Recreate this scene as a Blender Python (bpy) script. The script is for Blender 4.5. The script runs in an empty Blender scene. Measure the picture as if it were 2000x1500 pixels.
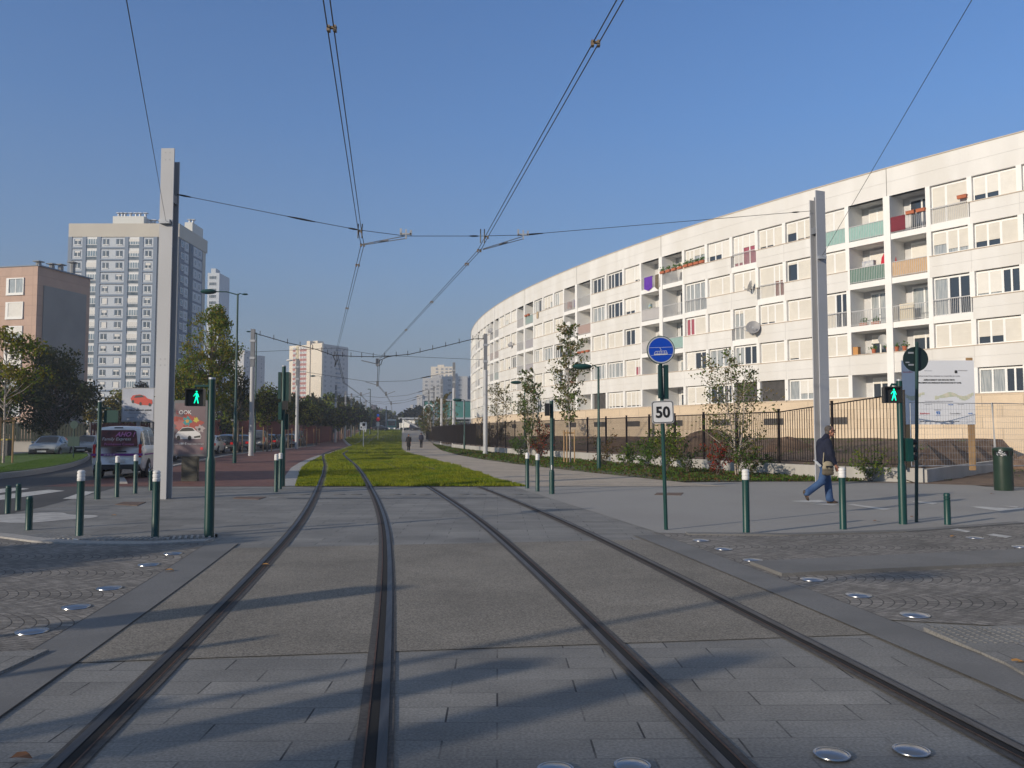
import bpy, bmesh, math, random
import numpy as np
from mathutils import Vector, Matrix
sc = bpy.context.scene
col = sc.collection
rad = math.radians
# ------------------------------------------------------------ camera
F = 1618.0; CH = 1.61; PT = math.atan(95/F)
cam_d = bpy.data.cameras.new('camera'); cam = bpy.data.objects.new('camera', cam_d); col.objects.link(cam)
cam.location = (0, 0, CH); cam.rotation_euler = (math.pi/2 + PT, 0, 0)
cam_d.sensor_width = 36; cam_d.lens = 36*F/2000; cam_d.clip_end = 9000; cam_d.clip_start = .05
sc.camera = cam
# ------------------------------------------------------------ light
SKY_STR = .1; SKY_TINT = (.68, 1.14, 1.68, 1); SKY_HAZE_FILL = (2.15, 2.38, 2.78, 1)
SUN_EL = 17.0; SUN_AZ = 233.0      # azimuth clockwise from +Y
w = bpy.data.worlds.new('World'); sc.world = w; w.use_nodes = True
nt = w.node_tree; bgn = nt.nodes['Background']
sky = nt.nodes.new('ShaderNodeTexSky'); sky.sky_type = 'NISHITA'; sky.sun_disc = False
sky.sun_elevation = rad(SUN_EL); sky.sun_rotation = rad(SUN_AZ); sky.altitude = 40
sky.air_density = 1.15; sky.dust_density = .9; sky.ozone_density = 3.0
# thick autumn air: the Nishita sky sinks into a grey blue haze towards the horizon
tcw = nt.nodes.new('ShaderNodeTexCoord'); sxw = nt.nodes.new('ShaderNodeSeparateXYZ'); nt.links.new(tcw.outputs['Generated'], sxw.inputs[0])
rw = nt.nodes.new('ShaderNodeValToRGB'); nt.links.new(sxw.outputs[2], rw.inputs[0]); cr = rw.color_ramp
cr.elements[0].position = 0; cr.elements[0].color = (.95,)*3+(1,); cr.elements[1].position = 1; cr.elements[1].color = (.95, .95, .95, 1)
for ps, vv in ((.1, .72), (.2, .45), (.35, .2), (.48, .12), (.62, .7)):  # top stops pale the unseen upper sky: added fill against blue shade
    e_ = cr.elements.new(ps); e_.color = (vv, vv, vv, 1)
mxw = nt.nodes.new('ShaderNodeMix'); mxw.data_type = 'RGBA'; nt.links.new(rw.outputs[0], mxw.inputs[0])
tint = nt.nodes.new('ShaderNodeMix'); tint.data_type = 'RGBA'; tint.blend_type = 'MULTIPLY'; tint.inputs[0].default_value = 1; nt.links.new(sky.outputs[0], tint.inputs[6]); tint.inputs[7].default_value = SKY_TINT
nt.links.new(tint.outputs[2], mxw.inputs[6]); mxw.inputs[7].default_value = SKY_HAZE_FILL
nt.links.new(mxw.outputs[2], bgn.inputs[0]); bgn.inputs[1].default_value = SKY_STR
sun_d = bpy.data.lights.new('sun', 'SUN'); sun_d.energy = 4.6; sun_d.angle = rad(.6); sun_d.color = (1, .86, .68)
sun = bpy.data.objects.new('sun', sun_d); col.objects.link(sun)
a = rad(SUN_AZ); sdir = Vector((math.sin(a)*math.cos(rad(SUN_EL)), math.cos(a)*math.cos(rad(SUN_EL)), math.sin(rad(SUN_EL))))
sun.rotation_euler = (-sdir).to_track_quat('-Z', 'Y').to_euler(); sun.location = sdir*300
sc.view_settings.view_transform = 'Standard'; sc.view_settings.look = 'None'
sc.view_settings.exposure = 0.0; sc.view_settings.gamma = 1
# ------------------------------------------------------------ helpers
rng = random.Random(7)
cp_, sp_ = math.cos(PT), math.sin(PT)
def gz(Y):
    if Y < 100: return 0.0
    t = min(1, (Y-100)/140.0); return 2.3*t*t*(3-2*t)
def gp(px, py, z=None):
    u = (px-1000)/F; v = (750-py)/F; dy = cp_-v*sp_; dz = sp_+v*cp_
    if z is not None:
        t = (z-CH)/dz; return Vector((u*t, dy*t, z))
    lo, prev = 1.0, 1.0
    t = 1.0
    while t < 1000:
        if CH+dz*t <= gz(dy*t): break
        prev = t; t *= 1.01
    lo, hi = prev, t
    for _ in range(30):
        m = (lo+hi)/2
        if CH+dz*m <= gz(dy*m): hi = m
        else: lo = m
    return Vector((u*hi, dy*hi, gz(dy*hi)))
def at(px, py, Y):
    u = (px-1000)/F; v = (750-py)/F; t = Y/(cp_-v*sp_)
    return Vector((u*t, Y, CH+(sp_+v*cp_)*t))
def gX(px, Y, z=0.0):
    return (px-1000)/F*(Y*cp_+(z-CH)*sp_)
def fr(*c): return tuple(c)
class MB:
    def __init__(s): s.v = []; s.f = []; s.m = []; s.M = None
    def _v(s, p):
        s.v.append(tuple(s.M @ Vector(p)) if s.M is not None else tuple(p)); return len(s.v)-1
    def face(s, pts, m=0):
        s.f.append([s._v(p) for p in pts]); s.m.append(m)
    def box(s, x0, x1, y0, y1, z0, z1, m=0):
        i = [s._v(p) for p in ((x0,y0,z0),(x1,y0,z0),(x1,y1,z0),(x0,y1,z0),(x0,y0,z1),(x1,y0,z1),(x1,y1,z1),(x0,y1,z1))]
        for q in ((0,3,2,1),(4,5,6,7),(0,1,5,4),(1,2,6,5),(2,3,7,6),(3,0,4,7)):
            s.f.append([i[k] for k in q]); s.m.append(m)
    def tube(s, pts, r, n=8, m=0, cap=True):
        pts = [Vector(p) for p in pts]; k = len(pts)
        rs = r if hasattr(r, '__len__') else [r]*k
        rings = []
        up = None
        for i, p in enumerate(pts):
            d = (pts[min(i+1, k-1)]-pts[max(i-1, 0)])
            if d.length < 1e-9: d = Vector((0,0,1))
            d.normalize()
            if up is None: up = Vector((1,0,0)) if abs(d.x) < .9 else Vector((0,1,0))
            e1 = d.cross(up); 
            if e1.length < 1e-6: e1 = d.orthogonal()
            e1.normalize(); e2 = d.cross(e1); up = e1.cross(d)*-1 if False else up
            rings.append([s._v(p+e1*rs[i]*math.cos(2*math.pi*j/n)+e2*rs[i]*math.sin(2*math.pi*j/n)) for j in range(n)])
        for a_, b_ in zip(rings, rings[1:]):
            for j in range(n):
                s.f.append([a_[j], a_[(j+1)%n], b_[(j+1)%n], b_[j]]); s.m.append(m)
        if cap and n > 2:
            s.f.append(rings[0][::-1]); s.m.append(m); s.f.append(rings[-1][:]); s.m.append(m)
    def lathe(s, prof, c=(0,0,0), n=16, m=0, mats=None):
        rings = []
        for r, z in prof:
            rings.append([s._v((c[0]+max(r,1e-4)*math.cos(2*math.pi*j/n), c[1]+max(r,1e-4)*math.sin(2*math.pi*j/n), c[2]+z)) for j in range(n)])
        for q, (a_, b_) in enumerate(zip(rings, rings[1:])):
            for j in range(n):
                s.f.append([a_[j], a_[(j+1)%n], b_[(j+1)%n], b_[j]]); s.m.append(mats[q] if mats else m)
    def prism(s, poly, z0, z1, m=0):
        n = len(poly); A = [s._v((p[0], p[1], z0)) for p in poly]; B = [s._v((p[0], p[1], z1)) for p in poly]
        s.f.append(A[::-1]); s.m.append(m); s.f.append(B); s.m.append(m)
        for i in range(n):
            s.f.append([A[i], A[(i+1)%n], B[(i+1)%n], B[i]]); s.m.append(m)
    def ell(s, c, r, n=12, k=8, m=0):
        rings = []
        for i in range(k+1):
            t = math.pi*i/k
            rings.append([s._v((c[0]+r[0]*max(math.sin(t),.01)*math.cos(2*math.pi*j/n), c[1]+r[1]*max(math.sin(t),.01)*math.sin(2*math.pi*j/n), c[2]-r[2]*math.cos(t))) for j in range(n)])
        for a_, b_ in zip(rings, rings[1:]):
            for j in range(n):
                s.f.append([a_[j], a_[(j+1)%n], b_[(j+1)%n], b_[j]]); s.m.append(m)
    def build(s, name, mats, parent=None, smooth=False, ang=35):
        me = bpy.data.meshes.new(name); me.from_pydata(s.v, [], s.f)
        if not isinstance(mats, (list, tuple)): mats = [mats]
        for x in mats: me.materials.append(x)
        me.polygons.foreach_set('material_index', s.m)
        if smooth:
            me.polygons.foreach_set('use_smooth', [True]*len(me.polygons)); me.set_sharp_from_angle(angle=rad(ang))
        me.update()
        o = bpy.data.objects.new(name, me); col.objects.link(o)
        if parent: o.parent = parent
        return o
def tag(o, label=None, cat=None, group=None, kind=None):
    if label: o['label'] = label
    if cat: o['category'] = cat
    if group: o['group'] = group
    if kind: o['kind'] = kind
    return o
def thing(name, label, cat, loc=(0,0,0), rz=0, group=None):
    o = bpy.data.objects.new(name, None); col.objects.link(o); o.empty_display_size = .2
    o.location = loc; o.rotation_euler = (0, 0, rz); return tag(o, label, cat, group)
def kids(o): return [c for c in bpy.data.objects if c.parent == o]
KID = {}
def dup(root, loc, rz=0, label=None, group=None, scale=1):
    if root.name not in KID:
        KID[root.name] = [(c, kids(c)) for c in kids(root)]
    r = root.copy(); col.objects.link(r); r.location = loc; r.rotation_euler = (0, 0, rz); r.scale = (scale,)*3 if not hasattr(scale, '__len__') else scale
    if label: r['label'] = label
    if group: r['group'] = group
    for c, gs in KID[root.name]:
        d = c.copy(); col.objects.link(d); d.parent = r
        for g in gs:
            e = g.copy(); col.objects.link(e); e.parent = d
    return r
def struct(name, mb, m, **k): return tag(mb.build(name, m, **k), kind='structure')
def text(s, size, m, parent, loc, rot=(math.pi/2, 0, 0), name='lettering', align='LEFT', ext=.002, wx=1.0, shear=0, bold=0):
    c = bpy.data.curves.new(name, 'FONT'); c.body = s; c.size = size; c.extrude = ext; c.align_x = align; c.shear = shear; c.offset = bold
    c.resolution_u = 3
    t = bpy.data.objects.new('tmp', c); me = bpy.data.meshes.new_from_object(t); bpy.data.objects.remove(t)
    me.materials.clear(); me.materials.append(m)
    o = bpy.data.objects.new(name, me); col.objects.link(o); o.parent = parent; o.location = loc; o.rotation_euler = rot; o.scale = (wx, 1, 1)
    return o
# ------------------------------------------------------------ materials
def mat(name, c, rough=.6, c2=None, scale=4, bump=0, bscale=None, metal=0, detail=5, lo=.35, hi=.65, spec=.5, emis=0, stretch=None, c3=None, scale3=1):
    m = bpy.data.materials.new(name); m.use_nodes = True; n = m.node_tree; N = n.nodes; L = n.links
    b = N['Principled BSDF']; b.inputs['Roughness'].default_value = rough; b.inputs['Metallic'].default_value = metal
    b.inputs['Specular IOR Level'].default_value = spec
    b.inputs['Base Color'].default_value = (*c, 1)
    m['bsdf'] = b.name
    tc = N.new('ShaderNodeTexCoord'); src = tc.outputs['Object']
    if stretch:
        mp = N.new('ShaderNodeMapping'); mp.inputs['Scale'].default_value = stretch; L.new(src, mp.inputs[0]); src = mp.outputs[0]
    if c2:
        no = N.new('ShaderNodeTexNoise'); no.inputs['Scale'].default_value = scale; no.inputs['Detail'].default_value = detail; L.new(src, no.inputs[0])
        r = N.new('ShaderNodeValToRGB'); r.color_ramp.elements[0].position = lo; r.color_ramp.elements[1].position = hi
        r.color_ramp.elements[0].color = (*c, 1); r.color_ramp.elements[1].color = (*c2, 1)
        L.new(no.outputs['Fac'], r.inputs[0]); out = r.outputs[0]
        if c3:
            n3 = N.new('ShaderNodeTexNoise'); n3.inputs['Scale'].default_value = scale3; n3.inputs['Detail'].default_value = 3; L.new(src, n3.inputs[0])
            r3 = N.new('ShaderNodeValToRGB'); r3.color_ramp.elements[0].position = .45; r3.color_ramp.elements[1].position = .62
            L.new(n3.outputs['Fac'], r3.inputs[0]); mx = N.new('ShaderNodeMix'); mx.data_type = 'RGBA'; mx.inputs[7].default_value = (*c3, 1)
            L.new(r3.outputs[0], mx.inputs[0]); L.new(out, mx.inputs[6]); out = mx.outputs[2]
        L.new(out, b.inputs['Base Color'])
    if bump:
        n2 = N.new('ShaderNodeTexNoise'); n2.inputs['Scale'].default_value = bscale or scale*6; n2.inputs['Detail'].default_value = 4; L.new(src, n2.inputs[0])
        bp = N.new('ShaderNodeBump'); bp.inputs['Strength'].default_value = bump; bp.inputs['Distance'].default_value = .02
        L.new(n2.outputs['Fac'], bp.inputs['Height']); L.new(bp.outputs[0], b.inputs['Normal'])
    if emis:
        b.inputs['Emission Color'].default_value = (*c, 1); b.inputs['Emission Strength'].default_value = emis
    return m
def leafmat(name, c, c2, c3=None, scale=1.2, tr=.35):
    m = mat(name, c, .75, c2, scale=scale, detail=2, spec=.08, c3=c3, scale3=.8)
    N = m.node_tree.nodes; L = m.node_tree.links; b = N['Principled BSDF']; out = [x for x in N if x.type == 'OUTPUT_MATERIAL'][0]
    t = N.new('ShaderNodeBsdfTranslucent'); mx = N.new('ShaderNodeMixShader'); mx.inputs[0].default_value = tr
    L.new(b.inputs['Base Color'].links[0].from_socket, t.inputs[0]); L.new(b.outputs[0], mx.inputs[1]); L.new(t.outputs[0], mx.inputs[2]); L.new(mx.outputs[0], out.inputs[0])
    return m
def bricks(name, c1, c2, mortar, w_, h_, ms, rot=0, off=.5, rough=.75, dirt=None, bump=.3, freq=2, fan=None, vec='Object', grain=60, fade=0, msmooth=.1, hf=0, mot=(.78, 1.16), gr=(.8, 1.2)):
    m = bpy.data.materials.new(name); m.use_nodes = True; n = m.node_tree; N = n.nodes; L = n.links
    b = N['Principled BSDF']; b.inputs['Roughness'].default_value = rough; b.inputs['Specular IOR Level'].default_value = .35
    tc = N.new('ShaderNodeTexCoord'); src = tc.outputs[vec]
    mp = N.new('ShaderNodeMapping'); mp.inputs['Rotation'].default_value = rot if hasattr(rot, '__len__') else (0, 0, rot); L.new(src, mp.inputs[0]); v = mp.outputs[0]
    if fan:
        sx = N.new('ShaderNodeSeparateXYZ'); L.new(v, sx.inputs[0])
        def ma(op, a_, b_=None):
            q = N.new('ShaderNodeMath'); q.operation = op
            for i, z in enumerate((a_, b_)):
                if z is None: continue
                if isinstance(z, (int, float)): q.inputs[i].default_value = z
                else: L.new(z, q.inputs[i])
            return q.outputs[0]
        fl = ma('FLOOR', ma('DIVIDE', sx.outputs[1], fan)); t = ma('SUBTRACT', ma('FRACT', ma('DIVIDE', sx.outputs[1], fan)), .5)
        bul = ma('MULTIPLY', ma('MULTIPLY', t, t), 1.5*fan)
        yy = ma('ADD', ma('ADD', sx.outputs[0], bul), ma('MULTIPLY', fl, .37))
        cx = N.new('ShaderNodeCombineXYZ'); L.new(sx.outputs[1], cx.inputs[0]); L.new(yy, cx.inputs[1]); v = cx.outputs[0]
    br = N.new('ShaderNodeTexBrick'); L.new(v, br.inputs[0]); br.inputs['Scale'].default_value = 1
    br.inputs['Brick Width'].default_value = w_; br.inputs['Row Height'].default_value = h_; br.inputs['Mortar Size'].default_value = ms
    br.inputs['Mortar Smooth'].default_value = msmooth; br.offset = off; br.offset_frequency = freq; br.inputs['Bias'].default_value = 0
    br.inputs['Color1'].default_value = (*c1, 1); br.inputs['Color2'].default_value = (*c2, 1); br.inputs['Mortar'].default_value = (*mortar, 1)
    no = N.new('ShaderNodeTexNoise'); no.inputs['Scale'].default_value = .7; no.inputs['Detail'].default_value = 6; no.inputs['Roughness'].default_value = .65; L.new(tc.outputs[vec], no.inputs[0])
    g = N.new('ShaderNodeTexNoise'); g.inputs['Scale'].default_value = grain; g.inputs['Detail'].default_value = 2; L.new(tc.outputs[vec], g.inputs[0])
    out = br.outputs[0]
    if fade:
        f2 = N.new('ShaderNodeTexNoise'); f2.inputs['Scale'].default_value = 1.7; f2.inputs['Detail'].default_value = 3; L.new(tc.outputs[vec], f2.inputs[0])
        rr = N.new('ShaderNodeValToRGB'); rr.color_ramp.elements[0].position = .42; rr.color_ramp.elements[1].position = .58; rr.color_ramp.elements[1].color = (fade, fade, fade, 1); L.new(f2.outputs[0], rr.inputs[0])
        mx = N.new('ShaderNodeMix'); mx.data_type = 'RGBA'; L.new(rr.outputs[0], mx.inputs[0]); L.new(out, mx.inputs[6]); mx.inputs[7].default_value = (*[(p+q)/2 for p, q in zip(c1, c2)], 1); out = mx.outputs[2]
    if hf:
        s2 = N.new('ShaderNodeSeparateXYZ'); L.new(v, s2.inputs[0]); src2 = s2.outputs[1]
        for op, val in (('DIVIDE', h_), ('FRACT', None), ('SUBTRACT', .5), ('ABSOLUTE', None), ('GREATER_THAN', .5-1.3*ms/h_)):
            q = N.new('ShaderNodeMath'); q.operation = op; L.new(src2, q.inputs[0]); src2 = q.outputs[0]
            if val is not None: q.inputs[1].default_value = val
        q = N.new('ShaderNodeMath'); q.operation = 'MULTIPLY'; L.new(src2, q.inputs[0]); q.inputs[1].default_value = hf
        mx = N.new('ShaderNodeMix'); mx.data_type = 'RGBA'; L.new(q.outputs[0], mx.inputs[0]); L.new(out, mx.inputs[6]); mx.inputs[7].default_value = (*[(p+q_)/2 for p, q_ in zip(c1, c2)], 1); out = mx.outputs[2]
    def mul(src_, noise, lo, hi, p0=.3, p1=.7):
        r = N.new('ShaderNodeMapRange'); r.inputs[1].default_value = p0; r.inputs[2].default_value = p1; r.inputs[3].default_value = lo; r.inputs[4].default_value = hi; L.new(noise, r.inputs[0])
        q = N.new('ShaderNodeMix'); q.data_type = 'RGBA'; q.blend_type = 'MULTIPLY'; q.inputs[0].default_value = 1; L.new(src_, q.inputs[6]); L.new(r.outputs[0], q.inputs[7]); return q.outputs[2]
    out = mul(out, no.outputs[0], *mot); out = mul(out, g.outputs[0], *gr)
    L.new(out, b.inputs['Base Color'])
    bp = N.new('ShaderNodeBump'); bp.inputs['Strength'].default_value = bump; bp.inputs['Distance'].default_value = .01; bp.invert = True
    ad = N.new('ShaderNodeMath'); ad.operation = 'MULTIPLY_ADD'; ad.inputs[1].default_value = .35; L.new(g.outputs[0], ad.inputs[0]); L.new(br.outputs['Fac'], ad.inputs[2])
    L.new(ad.outputs[0], bp.inputs['Height']); L.new(bp.outputs[0], b.inputs['Normal'])
    return m
green = mat('green_paint', (.004, .042, .038), .42, (.006, .05, .044), 3, spec=.4)
dkgreen = mat('dark_green_paint', (.006, .035, .032), .4, (.01, .045, .04), 3)
white = mat('white_plastic', (.75, .75, .75), .45, (.62, .62, .6), 8)
black = mat('black_plastic', (.012, .012, .013), .45)
steel = mat('galvanised_steel', (.42, .44, .47), .5, (.34, .36, .39), 3, metal=.35)
mastgrey = mat('mast_paint', (.43, .44, .46), .5, (.38, .39, .41), 1.5, stretch=(1, 1, .3))
mastdark = mat('mast_dark_paint', (.17, .18, .2), .5, (.14, .15, .17), 2)
wire_m = mat('wire_dark', (.02, .02, .022), .5)
chrome = mat('polished_steel', (.34, .35, .37), .28, metal=1)
glass = mat('window_glass', (.035, .045, .06), .06, spec=.8)
wood = mat('stake_wood', (.42, .27, .13), .7, (.33, .2, .09), 6, stretch=(1, 1, .15))
bark = mat('bark', (.16, .13, .1), .85, (.08, .065, .05), 9, bump=.4)
birchbark = mat('birch_bark', (.5, .44, .38), .8, (.22, .18, .15), 10, stretch=(1, 1, 3))
# ------------------------------------------------------------ ground
slab = bricks('granite_slabs', (.175, .172, .163), (.245, .24, .226), (.04, .038, .037), .78, .262, .006, hf=.55, rot=rad(-1), off=.37, fade=.7, grain=60, bump=.25, rough=.7, mot=(.72, 1.22), gr=(.75, 1.25))
slab_far = bricks('granite_slabs_plain', (.2, .2, .2), (.23, .228, .225), (.1, .1, .1), .62, .4, .006, off=.43, fade=.7, grain=90, bump=.15)
cobble = bricks('fan_cobbles', (.17, .16, .147), (.27, .252, .23), (.085, .08, .074), .108, .105, .008, fan=1.25, off=.5, grain=45, bump=.6, rough=.8, msmooth=.5, mot=(.65, 1.25))
redpave = bricks('red_brick_paving', (.15, .07, .055), (.19, .088, .07), (.1, .06, .05), .22, .11, .004, grain=30, bump=.1)
pathm = bricks('path_concrete', (.40, .345, .28), (.42, .36, .29), (.28, .25, .21), 4.2, 2.1, .008, grain=30, bump=.1, rot=rad(12))
aggr = bricks('exposed_aggregate', (.2, .185, .16), (.2, .185, .16), (.2, .185, .16), 50, 50, 0, grain=75, bump=.5, rough=.85, mot=(.78, 1.2), gr=(.55, 1.5))
asph = mat('asphalt', (.05, .05, .052), .85, (.075, .075, .077), 40, bump=.3, bscale=90, c3=(.05, .052, .055), scale3=.4)
asph2 = mat('pale_asphalt', (.255, .25, .24), .85, (.32, .312, .298), 50, bump=.25, bscale=90, c3=(.27, .262, .25), scale3=.35)
kerbm = mat('granite_kerb', (.3, .29, .28), .75, (.38, .37, .35), 20, bump=.2)
bandm = mat('granite_band', (.14, .14, .137), .7, (.185, .182, .177), 60, c3=(.135, .134, .13), scale3=1.1, bump=.1)
soil = mat('garden_soil', (.10, .06, .04), .95, (.2, .135, .09), 3, bump=1, bscale=9, c3=(.13, .085, .055), scale3=.25)
grass_m = mat('lawn_base', (.17, .19, .016), .9, (.22, .22, .022), 1.2, bump=.6, bscale=14, c3=(.12, .13, .015), scale3=.35)
cover_m = mat('planting_ground', (.06, .07, .025), .95, (.14, .12, .07), 5, bump=.8, bscale=12)
paint = mat('road_paint', (.55, .55, .53), .7, (.3, .3, .3), 5, lo=.4, hi=.75)
dustm = mat('cement_dust', (.45, .45, .44), .95, (.3, .3, .3), 3)
concrete = mat('concrete_wall', (.42, .41, .39), .8, (.34, .33, .31), 1.2, stretch=(1, 1, .3), bump=.1)

def sheet(name, poly, z, m, kind='structure'):
    mb = MB(); mb.face([(p[0], p[1], z) for p in poly]); o = mb.build(name, m); return tag(o, kind=kind)
def strip(name, rows, dz, m, nx=1):     # rows of (Y, xl, xr)
    mb = MB()
    ids = []
    for Y, a_, b_ in rows:
        ids.append([mb._v((a_+(b_-a_)*i/nx, Y, gz(Y)+dz)) for i in range(nx+1)])
    for p, q in zip(ids, ids[1:]):
        for i in range(nx): mb.f.append([p[i], p[i+1], q[i+1], q[i]]); mb.m.append(0)
    return tag(mb.build(name, m), kind='structure')
def interp(tab, Y):
    return float(np.interp(Y, [t[0] for t in tab], [t[1] for t in tab]))
# whole ground to the horizon
mb = MB(); ys = [-400, -60, 0, 30, 60, 90] + list(range(100, 245, 8)) + [300, 600, 1500, 2400]
for y0, y1 in zip(ys, ys[1:]):
    mb.face([(-1500, y0, gz(y0)-.03), (1500, y0, gz(y0)-.03), (1500, y1, gz(y1)-.03), (-1500, y1, gz(y1)-.03)])
tag(mb.build('ground', asph2), kind='structure')
# track centre line
CT = [(-40, 5.9), (-10, 2.05), (0, .75), (4.1, .2), (6.5, -.12), (8.3, -.37), (11.5, -.85), (13.5, -1.17), (15, -1.42), (18, -1.99), (21.5, -2.68), (25.2, -3.45), (31, -4.66), (39.5, -6.5), (52, -9.45), (62, -11.75), (75, -13.9), (100, -17.2), (142, -23.0), (200, -31.0), (260, -39.3), (420, -61)]
_Y = np.arange(-40, 420, .5); _X = np.interp(_Y, [c[0] for c in CT], [c[1] for c in CT])
_k = np.exp(-np.linspace(-2, 2, 21)**2); _k /= _k.sum(); _Xs = np.convolve(np.pad(_X, 10, mode='reflect', reflect_type='odd'), _k, 'valid')
def cX(Y): return float(np.interp(Y, _Y, _Xs))
def cpt(Y, d):
    h = .5; tx, ty = cX(Y+h)-cX(Y-h), 2*h; l = math.hypot(tx, ty); nx, ny = ty/l, -tx/l
    return Vector((cX(Y)+nx*d, Y+ny*d, gz(Y)))
def ystep(a_, b_):
    out = [a_]; 
    while out[-1] < b_: out.append(min(b_, out[-1] + (.5 if out[-1] < 26 else 1.0 if out[-1] < 70 else 4)))
    return out
def ribbon(mb, Y0, Y1, d0, d1, z, m=0, zz=None, lawn=0):
    p = None
    for Y in ystep(Y0, Y1):
        a_, b_ = cpt(Y, d0), cpt(Y, d1); a_.z = b_.z = gz(Y)+z+(lawn if Y > 24.6 else 0); q = (mb._v(a_), mb._v(b_))
        if p: mb.f.append([p[0], p[1], q[1], q[0]]); mb.m.append(m)
        p = q
# paved plaza sheets (each a few mm above the one below)
KL = [gp(-60, 1046, 0), gp(0, 1052, 0), gp(60, 1060, 0), gp(150, 1066, 0), gp(280, 1067, 0), gp(400, 1061, 0)]
NEAR_L = 5.95
tag(sheet('plaza_paving', [(-3, -25), (14, -25), (30, 0), (30, 24.9), (-30, 24.9), (-30, 8), (-14, -5)], 0, slab))
# right hand smooth pavement
RP = [(cpt(12.5, 3.6)[0], 12.6), gp(1340, 1046, 0)[:2], gp(1540, 1048, 0)[:2], gp(1770, 1041, 0)[:2], gp(2000, 1024, 0)[:2], (22, 17.5), (40, 20), (40, 26), gp(2000, 958, 0)[:2], gp(1900, 948, 0)[:2], gp(1800, 941, 0)[:2], gp(1700, 940, 0)[:2], (9.2, 27.4), (6.0, 27.0), (cpt(24.9, 3.5)[0], 24.9)]
sheet('pavement', RP, .004, asph2)
# road across the tracks: cobble fans left and right, aggregate between
def L2(px, py): return gp(px, py, 0)[:2]
mb = MB(); pts = []
ys_ = [5.95+i*.5 for i in range(13)]+[12.25]
lft = [cpt(Y, -3.4) for Y in ys_]
mb.face([(p[0], p[1], .008) for p in ([(-30, 5.2), (-8, 5.9)] + [tuple(p) for p in lft] + [tuple(k) for k in KL[::-1]] + [(-30, 15.5)])])
tag(mb.build('cobbled_road_left', cobble), kind='structure')
ys_ = [6.75+i*.5 for i in range(12)]+[12.9]
rgt = [cpt(Y+0.0, 3.4) for Y in ys_]
mb = MB(); mb.face([(p[0], p[1], .008) for p in ([tuple(p) for p in rgt] + [tuple(gp(1540, 1048, 0)), tuple(gp(1770, 1041, 0)), tuple(gp(2000, 1024, 0)), (22, 17.5), (40, 22), (40, 11), (8, 7.4), (4.2, 6.95)])])
tag(mb.build('cobbled_road_right', cobble), kind='structure')
mb = MB(); ribbon(mb, 6.3, 12.1, -2.97, 2.97, .006)
struct('road_aggregate', mb, aggr)
mb = MB(); ribbon(mb, -12, 12.6, -3.42, -2.97, .012); ribbon(mb, -12, 12.6, 2.97, 3.42, .012); struct('granite_band', mb, bandm)
mb = MB()
for d in (-3.42, -2.97, 2.97, 3.42): ribbon(mb, -12, 12.6, d-.003, d+.003, .0135)
struct('band_joint', mb, mat('joint_dirt', (.06, .057, .053), .9))
# refuge strip on the right with a real step, near kerb, corner kerb of the left pavement
mb = MB(); rp = [L2(1464, 1103), L2(1527, 1127), L2(2000, 1105), (16, 12.7), (16, 14.0), L2(2000, 1078)]
mb.prism(rp, .0, .045); struct('refuge_island', mb, bandm)
mb = MB(); rp = [L2(1804, 1232), (4.35, 6.92), (9, 8.0), (20, 10), (20, 7), (9, 4), (3.2, 4), (3.4, 5.8)]
mb.prism(rp, .0, .03); struct('near_pavement', mb, slab)
mb = MB(); rp = [L2(0, 1281), L2(95, 1276), (cpt(5.4, -3.45)[0], 5.4), (cpt(-2, -3.45)[0], -2), (-14, -2), (-14, 5.6)]
mb.prism(rp, .0, .03); struct('near_pavement_left', mb, slab)
mb = MB(); kc = [Vector(k) for k in KL]
mb.prism([k[:2] for k in kc]+[(k[0]+.02, k[1]+.3) for k in kc[::-1]], .0, .035); struct('kerb', mb, kerbm)
mb = MB(); kc = [gp(x, y, 0) for x, y in ((1345, 1046), (1540, 1048), (1770, 1041), (2000, 1024))]
mb.prism([k[:2] for k in kc]+[(k[0], k[1]+.22) for k in kc[::-1]], .0, .03); struct('kerb_right', mb, bandm)
# tactile ribs on the left corner and far edge, studs on the right
mb = MB()
def along(pl, d):
    for a_, b_ in zip(pl, pl[1:]):
        l = (b_-a_).length
        if d <= l: return a_+(b_-a_)*(d/l), (b_-a_)/l
        d -= l
    return pl[-1], (pl[-1]-pl[-2]).normalized()
rl = [gp(*q, 0) for q in ((40, 1049), (100, 1053), (200, 1056), (320, 1055), (420, 1051))]
d = 0
while d < 4.6:
    p, t = along(rl, d); n_ = Vector((-t.y, t.x, 0))
    q = [p, p+t*.035, p+t*.035+n_*.38, p+n_*.38]; mb.prism([k[:2] for k in q], .0, .018); d += .085
tag(mb.build('tactile_ribs', kerbm), kind='structure')
mb = MB()
for i in range(14):
    for j in range(9):
        c = gp(1885, 1262, 0)+Vector((i*.075, j*.06-i*.006, 0)); mb.lathe([(.017, .03), (.014, .036), (0, .037)], c, 8)
tag(mb.build('tactile_studs', bandm), kind='structure')
# dust stain and wet stripes of faded paint
mb = MB(); c = gp(45, 1012, 0)
mb.face([(c.x+math.cos(t)*1.15*(1+.15*math.sin(3*t+1)), c.y+math.sin(t)*.95*(1+.2*math.sin(5*t)), .005) for t in np.linspace(0, 2*math.pi, 40)[:-1]])
tag(mb.build('cement_stain', dustm), kind='structure')
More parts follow.
